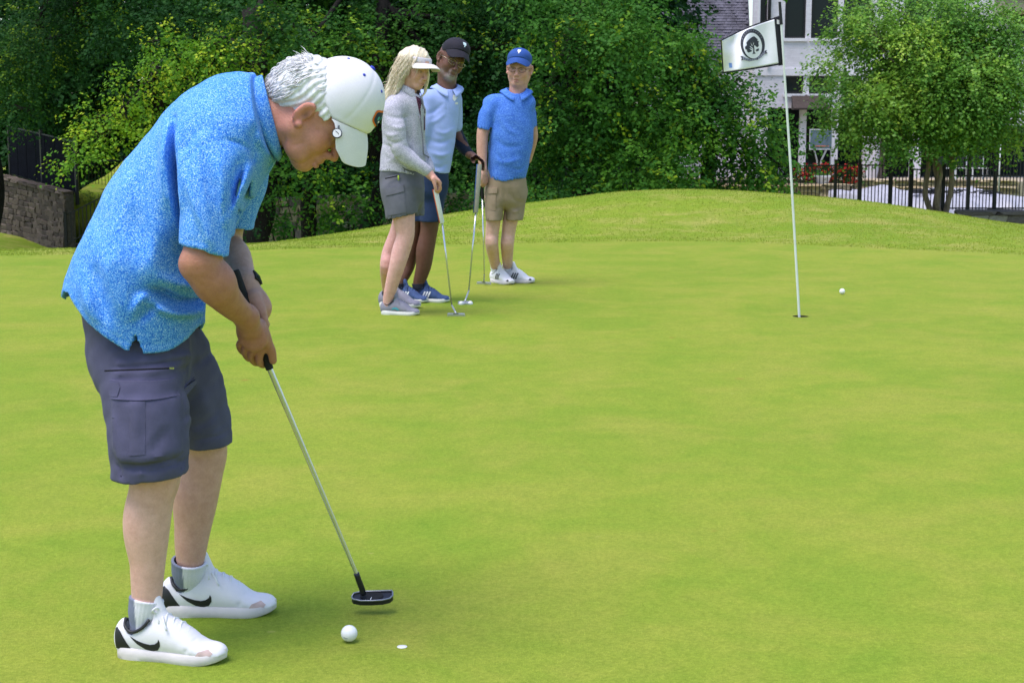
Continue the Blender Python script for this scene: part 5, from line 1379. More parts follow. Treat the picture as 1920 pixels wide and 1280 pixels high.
# right arm and hand (near)
def box_of(pts, m): pts = np.array(pts); return pts.min(0) - m, pts.max(0) + m
GA, GB = P(438, 508, YC + .035), P(506, 692, YC + .05)      # putter grip axis
gax = unit(GB - GA)
def on_grip(px_y): t = (px_y - 508) / (692 - 508); return GA + (GB - GA) * t
lo, hi = box_of([shN, elN, wrN, GB], .1); g = SDF(lo, hi, .0027)
g.chain([shN, P(386, 400, YC - .225), P(381, 470, YC - .24), elN + V(.0, .0, 0), P(408, 540, YC - .21), P(436, 572, YC - .14), wrN], [.045, .044, .046, .046, .0435, .0345, .0275], .03)
g.ball(P(358, 498, YC - .24), .022, .035)                  # elbow
g.ell(P(402, 525, YC - .215), (.044, .042, .044), .03)
hcN = P(474, 630, YC - .02)
bk = -V(0, 1, 0)
side_v = unit(np.cross(gax, V(0, 1, 0)))
palm_R = np.stack([unit(P(482, 648, YC) - P(462, 600, YC)), V(0, 1, 0), np.cross(unit(P(482, 648, YC) - P(462, 600, YC)), V(0, 1, 0))], 1)
g.cone(wrN, P(466, 612, YC - .045), .0285, .03, .02)
g.ell(P(472, 626, YC - .022), (.047, .021, .037), .02, palm_R)
g.ell(P(488, 622, YC + .0), (.04, .02, .018), .02, palm_R)
fg = [  # knuckle, mid joint, fingertip side: pixel and depth off the grip
    ((459, 634, -.03), (449, 646, -.012), (456, 660, .03), (472, 662, .058), .0084),
    ((468, 643, -.033), (459, 658, -.012), (467, 672, .032), (481, 670, .06), .0089),
    ((478, 650, -.034), (471, 668, -.012), (480, 680, .034), (492, 676, .062), .0092),
    ((489, 654, -.03), (486, 676, -.012), (494, 684, .034), (503, 676, .06), .009)]
for a, b, c, d, r in fg:
    A, B, Cc, Dd = [P(p[0], p[1], YC + .04 + p[2]) for p in (a, b, c, d)]
    g.chain([A, B, Cc, Dd], [r * 1.15, r * 1.08, r, r * .88], .0025); g.ball(A, r * 1.25, .008)
g.chain([P(486, 612, YC - .005), P(500, 640, YC + .008), P(509, 658, YC + .02), P(512, 676, YC + .034)], [.017, .0135, .0115, .0098], .014)
vA, fA = g.mesh(); cA = np.tile(V(.47, .22, .145), (len(vA), 1)); t = smooth01((elN[2] + .06 - vA[:, 2]) / .2)[:, None]; cA = cA * (1 - t) + V(.42, .19, .125) * t
kn = np.zeros(len(vA))
for a, b, c, d, r in fg:
    for p in (a, b): kn += np.exp(-(np.linalg.norm(vA - P(p[0], p[1], YC + .04 + p[2]), axis=1) / .012) ** 2)
cA = cA * (1 - .3 * np.clip(kn, 0, 1)[:, None]) + V(.5, .24, .17) * .3 * np.clip(kn, 0, 1)[:, None]
# left arm and hand (far)
lo, hi = box_of([shF, elF, wrF, P(494, 600, YC + .1)], .1); g = SDF(lo, hi, .0042)
g.chain([shF, elF, P(444, 482, YC + .17), wrF], [.054, .043, .038, .0275], .03); g.ball(P(412, 440, YC + .24), .03, .03)
g.chain([wrF, P(470, 552, YC + .075), P(482, 578, YC + .07)], [.0275, .031, .034], .02); g.ell(P(480, 572, YC + .072), (.04, .024, .034), .02, palm_R)
for k, (a, b, c) in enumerate([((470, 580, .085), (460, 590, .055), (466, 596, .02)), ((480, 590, .09), (470, 602, .06), (474, 606, .025)), ((490, 600, .092), (482, 614, .065), (484, 616, .03)), ((498, 608, .09), (492, 624, .07), (492, 626, .04))]):
    g.chain([P(*p[:2], YC + p[2]) for p in (a, b, c)], [.0112, .0105, .0098], .006)
g.chain([P(476, 556, YC + .045), P(489, 582, YC + .035), P(497, 606, YC + .035)], [.015, .0125, .0105], .012)
vB, fB = g.mesh(); cB = np.tile(V(.52, .33, .26), (len(vB), 1))
t = smooth01((wrF[2] + .0 - vB[:, 2]) / .05)[:, None]; cB = cB * (1 - t) + V(.5, .27, .21) * t
# legs
def leg(sh_pts, rad, res=.0045, extra=None, k=.03):
    lo, hi = box_of(sh_pts, max(rad) + .04); g = SDF(lo, hi, res); g.chain(sh_pts, rad, k)
    if extra: extra(g)
    return g.mesh()
YLn, YLf = 3.862, 4.18
Ln = [P(275, 760, YC - .11), P(291, 860, YLn), P(287, 905, YLn), P(281, 960, YLn), P(278, 1020, YLn), P(276, 1080, YLn), P(275, 1130, YLn), P(272, 1180, YLn)]
def exn(g):
    g.ell(P(268, 985, YLn + .005), (.045, .05, .085), .03); g.ell(P(309, 892, YLn), (.03, .036, .045), .03)
vL, fL = leg(Ln, [.075, .06, .0575, .0535, .0475, .041, .0355, .02], extra=exn)
Lf = [P(360, 730, YC + .13), P(382, 830, YLf), P(378, 880, YLf), P(368, 940, YLf), P(360, 1000, YLf), P(357, 1045, YLf), P(354, 1090, YLf)]
def exf(g): g.ell(P(360, 930, YLf), (.045, .05, .08), .03); g.ell(P(397, 848, YLf), (.024, .034, .04), .03)
vM, fM = leg(Lf, [.075, .06, .058, .055, .047, .038, .02], extra=exf)
cL = np.tile(V(.7, .44, .37), (len(vL), 1)); cM = np.tile(V(.62, .37, .3), (len(vM), 1))
t = np.exp(-((vL[:, 2] - P(309, 892, YLn)[2]) / .06) ** 2)[:, None] * .35; cL = cL * (1 - t) + V(.64, .33, .28) * t
# trunk
lo, hi = box_of([q(250, 700), q(470, 200)], .2); lo[1], hi[1] = YC - .25, YC + .26; g = SDF(lo, hi, .014)
tp = pts[3:]; g.tube(tp, [max(.05, s[2] - .06) for s in stn[2:]], [max(.04, r - .055) for r in rw[3:]], (0, 1, 0), 0, 16); g.chain([q(262, 640, -.05), Ln[0]], [.08, .07], .03); g.chain([q(300, 640, .05), Lf[0]], [.08, .07], .03)
g.chain([q(440, 240), shN], [.06, .05], .03); g.chain([q(440, 240), shF], [.06, .05], .03)
vT, fT = g.mesh(); cT = np.tile(V(.5, .3, .22), (len(vT), 1))
bv_, bf_ = join_vf([(v1, f1), (vA, fA), (vB, fB), (vL, fL), (vM, fM), (vT, fT)])
put('body', bv_, bf_, M_skin, golfer, GR, True, np.vstack([c1, cA, cB, cL, cM, cT]))
# ---- hair: white, thick and wavy under the cap at the back
M_hair_w = Mat('white_hair', .4, .5); M_hair_w.color(M_hair_w.ramp(M_hair_w.noise(90, 3), [(.3, (.6, .58, .58)), (.7, (.9, .89, .9))])); M_hair_w = M_hair_w.m
g = SDF(V(-.15, -.11, -.09), V(.08, .11, .15), .0034)
g.ell((-.022, 0, .05), (.103, .087, .085), 0); g.ell((-.07, 0, .01), (.055, .075, .06), .03)
g.field(lambda D, x, y, z: np.maximum(np.maximum(D, -(z - (-.035 + .62 * np.clip(x + .06, 0, 1) - .25 * np.clip(-.06 - x, 0, 1)))), x - .045))
g.ell((.03, -.077, .036), (.014, .006, .02), .006, rot('Y', -30)); g.ell((.03, .077, .036), (.014, .006, .02), .006, rot('Y', -30))
g.field(lambda D, x, y, z: D + .002 * np.sin(380 * (x * .94 - z * .35 + .2 * y) + 2.5 * np.sin(55 * z + 30 * y)) + .0012 * np.sin(75 * z + 30 * x + 2 * np.sin(40 * y)))
v, f = g.mesh(); hv, hf_ = HF.w(v), f
paths, rr_ = [], []
hr = np.random.default_rng(3)
for i in range(2200):
    th = hr.uniform(-2.05, 2.05); ph = hr.uniform(-.5, .8)            # around the back of the head, combed back in waves
    d = V(-math.cos(th) * math.cos(ph), math.sin(th) * math.cos(ph), math.sin(ph)); p0 = V(-.022, 0, .046) + d * V(.103, .087, .085)
    if (p0[0] > .0 and p0[2] < .03) or (p0[0] > -.055 and abs(p0[1]) > .05 and p0[2] < .075): continue
    wv = math.sin(9 * th + 14 * ph) ; L = hr.uniform(.025, .06); dn = unit(V(-.35, .0, -1) - .2 * d + .25 * wv * unit(np.cross(d, V(0, 0, 1))))
    lift_ = d * hr.uniform(.002, .015); cu = hr.uniform(.003, .008); phs = 4 * th + 6 * ph + hr.uniform(-.5, .5); sd = unit(np.cross(d, dn))
    pth = np.array([p0 + dn * L * s + lift_ * math.sin(math.pi * s * .85) - d * L * .22 * s * s + (d * .5 * math.sin(4.2 * s + phs) + sd * math.cos(4.2 * s + phs)) * cu * s for s in np.linspace(0, 1, 9)])
    paths.append(HF.w(pth)); rr_.append(hr.uniform(.0008, .0018))
for i in range(60):                                                   # loose wisps above the nape, under the cap edge
    th = hr.uniform(-1.0, .6); p0 = V(-.085 + hr.uniform(-.01, .03), .07 * math.sin(th), .085 + hr.uniform(-.03, .02)); d = unit(V(-1, hr.uniform(-.3, .3), hr.uniform(.2, 1.1)))
    L = hr.uniform(.015, .04); pth = np.array([p0 + d * L * s + V(-.3, 0, -.5) * L * s * s + V(0, .006, 0) * math.sin(6 * s + i) for s in np.linspace(0, 1, 8)]); paths.append(HF.w(pth)); rr_.append(hr.uniform(.0009, .0018))
sv, sf = strands(paths, rr_)
hv, hf_ = join_vf([(hv, hf_), (sv, sf)]); put('hair', hv, hf_, M_hair_w, golfer, GR)
# ---- cap
M_cap_w = fabric('white_cap_cloth', (.82, .79, .84), .8, .03, 900, .06)
M_capdot = plain('blue_thread', (.03, .05, .42), .7); M_orange = plain('orange_thread', (.75, .16, .03), .7); M_navy_p = plain('navy_thread', (.01, .03, .07), .7); M_teal = plain('teal_thread', (.05, .3, .3), .7)
cap, cfr, cbv = make_cap(golfer, GR, HF, M_cap_w, M_cap_w, M_capdot)
ev = lambda cx, cz, rx, rz, n=18, rp=0: [(cx + rx * math.cos(a) * (1 + rp * math.cos(5 * a)), cz + rz * math.sin(a) * (1 + rp * math.cos(5 * a))) for a in np.linspace(0, 2 * math.pi, n, endpoint=False)]
to_front = lambda q_: V(.25, q_[0] - .03, q_[1])
for poly, mt, nm, lift in [(ev(0, .115, .034, .021, 30, .05), M_orange, 'patch_border', .0012), (ev(0, .115, .029, .0165, 30, .05), M_navy_p, 'patch', .0022), (ev(-.012, .115, .006, .005, 10), M_teal, 'patch_motif', .003), (ev(.006, .119, .007, .004, 10), M_teal, 'patch_motif', .003), (ev(-.002, .108, .005, .003, 10), M_cap_w, 'patch_motif', .003)]:
    v, f = decal(poly, .006, to_front, cbv, V(-1, .12, 0), lift, 0); putmb(MB().add(v, f), nm, mt, cap, GR, cfr)
# ball marker clipped to the brim edge
mk = MB(); cM_ = V(.086, -.088, .022); Rm = np.stack([V(.7, 0, -.7), V(.7, 0, .7), V(0, -1, 0)], 1); Rm = np.stack([unit(V(.6, -.25, -.7)), unit(np.cross(unit(V(-.2, -.95, .15)), unit(V(.6, -.25, -.7)))), unit(V(-.2, -.95, .15))], 1)
M_enamel = plain('white_enamel', (.75, .75, .75), .25, .5)
c0 = putmb(MB().lathe([(.0125, -.002), (.0125, .0022), (.0105, .0026), (.0105, .0016)], cM_, 24, Rm), 'marker_clip', M_iron, cap, GR, cfr, 'auto')
putmb(MB().lathe([(.0104, .001), (.0104, .0023), (.001, .0024)], cM_, 24, Rm), 'marker_face', M_enamel, c0, GR, cfr, 'auto')
putmb(MB().tube([cM_ + Rm @ V(-.005, -.004, .0026), cM_ + Rm @ V(.0, .003, .0028), cM_ + Rm @ V(.003, .004, .0026)], .0008, 5), 'marker_motif', M_iron, c0, GR, cfr)
mk.box((-.02, -.004, -.002), (-.011, -.002, .001), Rm, cM_).box((-.02, .002, -.002), (-.011, .004, .001), Rm, cM_); putmb(mk, 'clip_prongs', M_iron, c0, GR, cfr, False)
# ---- watch on the far wrist
wc = P(461, 534, YC + .09); wax = unit(wrF - P(444, 482, YC + .17)); wu = unit(np.cross(wax, V(0, 1, 0))); ww = np.cross(wax, wu); Rw = np.stack([wu, ww, wax], 1)
M_rubber = plain('black_rubber', (.014, .014, .016), .5, .4)
wt = putmb(MB().lathe([(.0305, -.011), (.034, -.0095), (.034, .0095), (.0305, .011), (.029, .0), (.0305, -.011)], wc, 22, Rw), 'watch_strap', M_rubber, golfer, GR)
face_d = unit(V(.9, -.4, .2)); face_d = unit(face_d - wax * (face_d @ wax)); Rf = np.stack([wax, np.cross(face_d, wax), face_d], 1)
putmb(MB().box((-.016, -.014, .029), (.016, .014, .039), Rf, wc), 'watch_case', M_rubber, wt, GR, None, False)
putmb(MB().box((-.013, -.011, .0392), (.013, .011, .0402), Rf, wc), 'watch_glass', M_glass, wt, GR, None, False)
# ---- socks and shoes
M_leather = plain('white_leather', (.82, .79, .83), .4, .45, .04, 20, .08, 60); M_midsole = plain('white_rubber', (.72, .66, .66), .55, .4, .12, 10, .15, 40)
M_lace = fabric('white_lace', (.82, .82, .82)); M_black = plain('black_leather', (.02, .02, .024), .5, .4, .2); M_scuff = plain('scuffed_toe', (.6, .44, .41), .6, .3, .2, 40)
ms = Mat('ribbed_sock', .9, .2); ms.color(ms.mix(.5, ms.attr('col'), ms.ramp(ms.noise(300, 2), [(.3, (.88,) * 3), (.7, (1.08,) * 3)]), 'MULTIPLY')); M_sock = ms.m
def sock_col(xs0):
    def fn(v):
        c = np.tile(V(.75, .74, .8), (len(v), 1)); c[v[:, 0] < xs0] = V(.2, .22, .3); return c
    return fn
fN = shoe_frame(G(222, 1230), G(421, 1243)); fF = shoe_frame(G(306, 1154), G(515, 1150))
scN, scF = np.linalg.norm(G(421, 1243) - G(220, 1230)) / .288, np.linalg.norm(G(515, 1150) - G(305, 1154)) / .288
marks = [(SWOOSH, M_black, 'swoosh'), (HEELP, M_black, 'heel_panel'), ([(.225, .03), (.262, .03), (.268, .036), (.255, .046), (.232, .04)], M_scuff, 'toe_scuff')]
make_shoe(golfer, GR, fN, scN, M_leather, M_midsole, M_black, M_lace, marks); make_shoe(golfer, GR, fF, scF, M_leather, M_midsole, M_black, M_lace, marks)
sock_part(golfer, GR, fN.w(V(.062, 0, .06) * scN), P(275, 1121, YLn), .0285, .041, M_sock, col=sock_col(P(259, 1130, YLn)[0]))
sock_part(golfer, GR, fF.w(V(.062, 0, .06) * scF), P(355, 1050, YLf), .03, .0455, M_sock, col=sock_col(P(348, 1060, YLf)[0]))
# ================================================================== his putter, ball and marker
hd = P(697, 1121, 4.20)
M_grip = plain('black_grip', (.014, .014, .015), .7, .3, .3, 60, .4, 300); M_steel = plain('polished_steel', (.66, .67, .69), .25, .5, .03, 40, metal=.85)
M_putter = plain('gunmetal', (.03, .032, .045), .35, .5, .2, 20, metal=.6)
pr = empty('putter', V(hd[0], hd[1], 0), 'long steel putter with black blade held by the bending golfer', 'putter'); PR = V(hd[0], hd[1], 0)
sh_top, sh_bot = GB, P(669, 1076, 4.165)
gp = putmb(MB().tube([GA, GA + (GB - GA) * .03, GB - (GB - GA) * .04, GB], [.0135, .0148, .0105, .0098], 14), 'grip', M_grip, pr, PR, None, 'auto')
steps = [V(*(sh_top + (sh_bot - sh_top) * s)) for s in np.linspace(0, 1, 9)]; shf = MB()
for i in range(8): shf.tube([steps[i], steps[i + 1]], [.0076 - .0003 * i, .0076 - .0003 * i], 12)
putmb(shf, 'shaft', M_steel, pr, PR, None, 'auto')
putmb(MB().tube(catmull([sh_bot - unit(sh_bot - sh_top) * .004, P(673, 1088, 4.17), P(679, 1104, 4.185), P(681, 1112, 4.195)], 10), np.linspace(.0078, .0085, 10), 10), 'hosel', M_putter, pr, PR)
hp = [(-.055, .0), (-.05, .010), (-.03, .018), (.0, .0195), (.03, .018), (.05, .011), (.058, -.002), (.057, -.018), (.055, -.024), (-.03, -.0235), (-.05, -.017)]
HFm = Frame(hd, V(.998, .03, .02), V(0, -.36, 1))
def slab(m, poly, z0, z1, ins=0.0):
    n = len(poly); c = np.mean(poly, 0); v = [V(x, -y, z0) for x, y in poly] + [V(c[0] + (x - c[0]) * (1 - ins), -(c[1] + (y - c[1]) * (1 - ins)), z1) for x, y in poly]
    m.add(v, [tuple(range(n)), tuple(range(2 * n - 1, n - 1, -1))] + [(k, k + n, (k + 1) % n + n, (k + 1) % n) for k in range(n)])
m = MB(); slab(m, hp, -.009, .004, .03); hdo = putmb(m, 'head', M_putter, pr, PR, HFm, 'auto')
m = MB()
n = len(hp)
rim_o = [V(x * .985, -y * .985, .0065) for x, y in hp]; m.tube([*rim_o, rim_o[0]], .0023, 6); putmb(m, 'rim', plain('brushed_edge', (.3, .31, .36), .3, .5, .1, metal=.8), hdo, PR, HFm)
m = MB(); slab(m, [(.032 * math.cos(a), -.004 + .017 * math.sin(a)) for a in np.linspace(0, 2 * math.pi, 24, endpoint=False)], .0045, .006); putmb(m, 'cavity', plain('black_cavity', (.006, .006, .007), .6, .3), hdo, PR, HFm, False)
m = MB().box((.0, -.015, .0064), (.0018, -.004, .0072), rot('Z', -14)); putmb(m, 'sight_line', M_enamel, hdo, PR, HFm, False)
def golf_ball(c, label, mark):
    m = Mat('golf_ball_cover', .25, .5); vv = m.voro(300, 'F1', 'Distance', None, .15); m.color((.82, .82, .82)); m.bump(m.ramp(vv, [(.0, 0.0), (.5, 1.0)]), .5, .0008)
    root = empty('golf_ball', c, label, 'golf ball', 'golf balls on the green')
    v, f = sphere_mesh((0, 0, .02335), .02135, 40, 24); link('cover', new_mesh('cover', v, f, True), m.m, root)
    if mark:
        mb = MB(); p0 = [V(0, 0, .02335) + .0214 * unit(V(s, -.8, -.33 + -.12 * s)) for s in np.linspace(-.62, -.05, 9)]; mb.tube(p0, .0006, 5); mb.build('print', M_navy_p, root)
golf_ball(G(655, 1203, .004), 'white golf ball at the golfer\'s feet, in front of the putter', True)
golf_ball(G(1579, 552, .004), 'white golf ball lying far off, right of the flagstick', False)
mkp = G(754, 1212, .004); o = MB().lathe([(.0125, 0), (.013, .0006), (.013, .0012), (.0115, .0016), (.001, .0017)], n=28).build('ball_marker', M_enamel, None, True, loc=mkp)
tag(o, 'small white disc ball marker on the grass right of the ball', 'ball marker')
# ================================================================== the three onlookers
def pm(n, Y): return n * Y / F_PX * .99
def tubeX(g, st, Y, k, n, dep):
    """stations: px left, px right, py, depth half, dy"""
    pts = [P((a + b) / 2, y, Y + dy) for a, b, y, d, dy in st]
    g.tube(pts, [pm((b - a) / 2, Y) for a, b, y, d, dy in st], [d for *_, d, dy in st], (1, 0, 0), k, n)
def cut_below(g, zc, th=.009, depth=.02, xs=None):
    def fn(D, x, y, z):
        q_ = zc if np.isscalar(zc) else zc(x, y); return np.maximum(np.maximum(D, q_ - z), -np.maximum(D + th, z - q_ - depth))
    g.field(fn)
def drape(g, a=.003, f=1.0): g.field(lambda D, x, y, z: D + a * np.sin(29 * f * x + 15 * f * z + 2 * np.sin(17 * y)) * np.sin(21 * f * z - 11 * f * x + 13 * y))
# ------------------------------------------------------------------ woman in the visor
YW = 10.75
WR = G(748, 588)
woman = empty('person', WR, 'blonde woman in cream visor and heather grey jacket leaning on a putter', 'person')
w_ = lambda px, py, dy=0.0: P(px, py, YW + dy)
M_heather = speckle('heather_grey_knit', [(.36, (.26, .26, .32)), (.5, (.45, .435, .51)), (.64, (.66, .64, .71))], 120, .85, .2, (1, 1, 2.2))
M_wshort = fabric('grey_stretch_cloth', (.13, .13, .155), .75, .08, 700, .12)
M_blonde = Mat('blonde_hair', .42, .5); M_blonde.color(M_blonde.ramp(M_blonde.noise(60, 4, .6, M_blonde.mapped((3, 3, 1))), [(.3, (.56, .42, .25)), (.5, (.78, .66, .48)), (.7, (.9, .82, .68))])); M_blonde = M_blonde.m
lo, hi = box_of([w_(695, 345, -.3), w_(815, 160, .3)], .02); g = SDF(lo, hi, .008)
tubeX(g, [(709, 791, 345, .125, 0), (711, 793, 325, .125, 0), (714, 797, 295, .118, 0), (717, 795, 260, .108, 0), (716, 797, 225, .112, 0), (722, 796, 198, .105, 0), (744, 792, 176, .07, .01), (752, 788, 164, .06, .01)], YW, 0, 30, None)
g.ell(w_(738, 207, -.1), (pm(22, YW), .07, pm(24, YW)), .05); g.ell(w_(776, 205, .1), (pm(18, YW), .07, pm(22, YW)), .05)
g.chain([w_(736, 210, -.12), w_(742, 245, -.165), w_(750, 278, -.175), w_(774, 303, -.17), w_(800, 321, -.16)], [pm(20, YW), pm(18.5, YW), pm(17, YW), pm(14.5, YW), pm(10.5, YW)], .02)
g.chain([w_(782, 210, .12), w_(784, 270, .15), w_(806, 318, .02)], [pm(17, YW), pm(14, YW), pm(10, YW)], .02)
for pts_, amp, wd in [([(722, 215), (745, 222), (768, 218)], -.008, .014), ([(726, 232), (748, 240), (762, 236)], .007, .014), ([(728, 262), (742, 268), (760, 262)], -.01, .012), ([(722, 285), (735, 295), (748, 290)], .008, .014), ([(765, 200), (772, 235), (768, 275)], -.008, .014), ([(752, 268), (768, 278), (775, 292)], -.008, .01), ([(716, 270), (730, 275), (742, 272)], -.008, .012), ([(720, 305), (745, 300), (770, 312)], .006, .014), ([(718, 250), (735, 254), (750, 250)], .007, .012), ([(740, 300), (760, 318), (785, 325)], -.006, .012), ([(788, 200), (793, 240), (790, 300)], -.007, .01)]:
    fold2(g, [w_(*p, -.15) for p in pts_], amp, wd, YW - .35, YW + .02)
drape(g)
zb, zf_ = w_(712, 321)[2], w_(790, 331)[2]; xb, xf = w_(712, 321)[0], w_(790, 331)[0]
cut_below(g, lambda x, y: np.where(y < YW - .135, -9, zb + (zf_ - zb) * np.clip((x - xb) / (xf - xb), 0, 1) + .012 * np.sin((x - xb) / (xf - xb) * 3.14)))
nz = w_(765, 168)[2]; g.field(lambda D, x, y, z: np.maximum(D, z - nz + .5 * (x - w_(765, 168)[0])))
v, f = g.mesh(); jk = put('jacket', v, f, M_heather, woman, WR); jb = bvh_of(v, f)
M_plum = speckle('plum_print', [(.4, (.03, .01, .02)), (.55, (.1, .02, .05)), (.65, (.3, .12, .2))], 160, .8, .1)
sp = lambda L: [(w_(*p, -.1)[0], w_(*p, -.1)[2]) for p in L]
dv, df = decal(sp([(779, 180), (790, 186), (796, 212), (795, 244), (792, 246), (789, 225), (784, 202)]), .02, lambda q_: V(q_[0], YW - .6, q_[1]), jb, V(0, 1, 0), .003, 0); putmb(MB().add(dv, df), 'inner_top', M_plum, jk, WR)
M_zip = plain('grey_zip', (.16, .16, .19), .5)
for L in ([(778, 179), (784, 203), (788, 226), (791, 247), (793, 268), (794, 300)],):
    pth = []
    for p in catmull(np.array(L, float), 16):
        o_ = w_(p[0], p[1], -.6); h = jb.ray_cast(Vector(o_), Vector((0, 1, 0)), 1.0); pth.append(np.array(h[0]) if h[0] is not None else w_(p[0], p[1], -.1))
    putmb(MB().tube(pth, .0045, 5), 'zip', M_zip, jk, WR)
v, f = collar_rings(w_(769, 171), .064, .064, .034, math.radians(-35), .035, .9, 1.22); put('collar', v, f, M_heather, jk, WR)
# shorts
lo, hi = box_of([w_(700, 420, -.3), w_(805, 300, .3)], .02); g = SDF(lo, hi, .008)
tubeX(g, [(713, 792, 305, .115, 0), (712, 794, 325, .12, 0), (713, 796, 355, .12, 0), (718, 796, 372, .11, 0)], YW, 0, 10, None)
tubeX(g, [(715, 788, 355, .1, -.05), (720, 784, 385, .102, -.065), (725, 783, 425, .1, -.07)], YW, .025, 10, None)
tubeX(g, [(735, 796, 355, .095, .07), (738, 796, 390, .095, .09), (740, 796, 425, .095, .09)], YW, .025, 10, None)
drape(g, .002)
fold2(g, [w_(*p, -.12) for p in [(725, 330), (745, 327), (752, 325)]], -.008, .007, YW - .3, YW)
z0, z1 = w_(724, 412, -.07)[2], w_(782, 400, -.07)[2]; zq = w_(795, 405, .08)[2]
cut_below(g, lambda x, y: np.where(y < YW + .01, z0 + (z1 - z0) * (x - w_(724, 412)[0]) / (w_(782, 400)[0] - w_(724, 412)[0]), zq))
v, f = g.mesh(); sh = put('shorts', v, f, M_wshort, woman, WR); sb = bvh_of(v, f)
for nm, poly, lift in [('cargo_pocket', [(722, 352), (758, 347), (763, 397), (727, 404)], .005), ('pocket_flap', [(722, 353), (757, 346), (759, 358), (724, 367)], .011)]:
    dv, df = decal(sp(poly), .025, lambda q_: V(q_[0], YW - .6, q_[1]), sb, V(0, 1, 0), lift, 0, lift + .003); putmb(MB().add(dv, df), nm, M_wshort, sh, WR, None, 'auto')
putmb(MB().tube([w_(722, 335, -.135), w_(750, 329, -.135)], .004, 5), 'zipper', M_shorts_dark, sh, WR); putmb(MB().tube([w_(747, 329, -.142), w_(747, 338, -.142)], [.006, .004], 6), 'zip_pull', plain('lime_tag', (.45, .6, .05), .5), sh, WR)
# body
HW = Frame(P(777, 131, YW + .0), V(.74, -.62, -.25), V(.18, 0, 1), 1.0)
nk = HW.l(np.array([HW.w((-.03, 0, -.04)), w_(765, 172, .0), w_(757, 195, .0)]))
v1, f1 = head_sdf(.0045, (nk, np.array([.048, .052, .06])), fem=True, wide=.93)
c1 = head_colors(v1, (.6, .34, .26), (.5, .18, .17), (.66, .29, .24), brow=(.4, .28, .2)); v1 = HW.w(v1)
GWa, GWb = w_(816.5, 352, -.14), w_(829, 418, -.1)
lo, hi = box_of([w_(795, 315, -.16), w_(832, 370, -.16)], .06); g = SDF(lo, hi, .005)
g.chain([w_(770, 300, -.17), w_(800, 321, -.16), w_(806, 327, -.16)], [.036, .03, .027], .01)
hand(g, w_(803, 325, -.16), w_(811, 333, -.16), w_(823, 341, -.155), w_(826, 354, -.145), w_(818, 364, -.13), V(0, 1, -.3), [w_(812, 336, -.19), w_(816, 349, -.19), w_(817, 358, -.18)], .009, .026)
v2, f2 = g.mesh(); c2 = np.tile(V(.62, .33, .26), (len(v2), 1))
_wf = []
for a, b in (((715, 590), (786, 592)), ((712, 575), (788, 579))):
    A_, B_ = G(*a), G(*b); _wf.append((shoe_frame(A_, B_), np.linalg.norm(B_ - A_) / .29))
def ankle(fs): return [fs[0].w(V(.056, 0, .125) * fs[1]), fs[0].w(V(.06, 0, .055) * fs[1])]
La = [w_(757, 360, -.07), w_(757, 405, -.07), w_(760, 440, -.07), w_(752, 470, -.07), w_(744, 500, -.07), *ankle(_wf[0])]
v3, f3 = leg(La, [pm(20, YW), pm(21, YW), pm(17, YW), pm(17, YW), pm(15, YW), .037, .029], .006)
Lb = [w_(768, 360, .09), w_(757, 405, .09), w_(746, 438, .09), w_(731, 475, .09), w_(725, 505, .09), *ankle(_wf[1])]
v4, f4 = leg(Lb, [pm(18, YW), pm(19, YW), pm(16.5, YW), pm(15.5, YW), pm(13, YW), .036, .029], .006)
lo, hi = box_of([w_(730, 360), w_(785, 170)], .14); g = SDF(lo, hi, .016); tubeX(g, [(728, 782, 345, .08, 0), (728, 784, 290, .08, 0), (730, 785, 220, .08, 0), (752, 782, 180, .05, 0)], YW, 0, 12, None); v5, f5 = g.mesh()
bv_, bf_ = join_vf([(v1, f1), (v2, f2), (v3, f3), (v4, f4), (v5, f5)])
put('body', bv_, bf_, M_skin, woman, WR, True, np.vstack([c1, c2, np.tile(V(.74, .43, .39), (len(v3), 1)), np.tile(V(.68, .38, .34), (len(v4), 1)), np.tile(V(.6, .36, .28), (len(v5), 1))]))
# hair: a smooth fall blown back to the left, fine strands on its surface
lo, hi = box_of([w_(700, 205, -.1), w_(815, 85, .1)], .08); g = SDF(lo, hi, .0055)
g.ell(HW.w((-.012, 0, .055)), (.112, .09, .1), 0, HW.R)
g.chain([w_(770, 118), w_(757, 138), w_(746, 158), w_(734, 176), w_(722, 187)], [.09, .082, .07, .05, .014], .04)
g.chain([w_(766, 130, -.06), w_(757, 155, -.075), w_(748, 172, -.075), w_(741, 186, -.07)], [.04, .036, .03, .012], .03)
g.chain([w_(800, 128, .04), w_(801, 150, .05), w_(797, 172, .04), w_(790, 184, .02)], [.016, .014, .012, .006], .01)
def cutface(D, x, y, z):
    lx = (x - HW.o[0]) * HW.R[0, 0] + (y - HW.o[1]) * HW.R[1, 0] + (z - HW.o[2]) * HW.R[2, 0]; lz = (x - HW.o[0]) * HW.R[0, 2] + (y - HW.o[1]) * HW.R[1, 2] + (z - HW.o[2]) * HW.R[2, 2]; ly = (x - HW.o[0]) * HW.R[0, 1] + (y - HW.o[1]) * HW.R[1, 1] + (z - HW.o[2]) * HW.R[2, 1]
    D = np.where((ly < .05), np.maximum(D, np.minimum(lx - .022 + .02 * np.clip(-lz / .1, 0, 1), .05 - lz)), D)
    fl = (x * .86 - z * .5); return D + .0022 * np.sin(230 * fl + 2 * np.sin(40 * z)) + .0025 * np.sin(95 * fl + 60 * y)
g.field(cutface); v, f = g.mesh(); hv = v; paths, rr_ = [], []
hb_ = bvh_of(v, f)
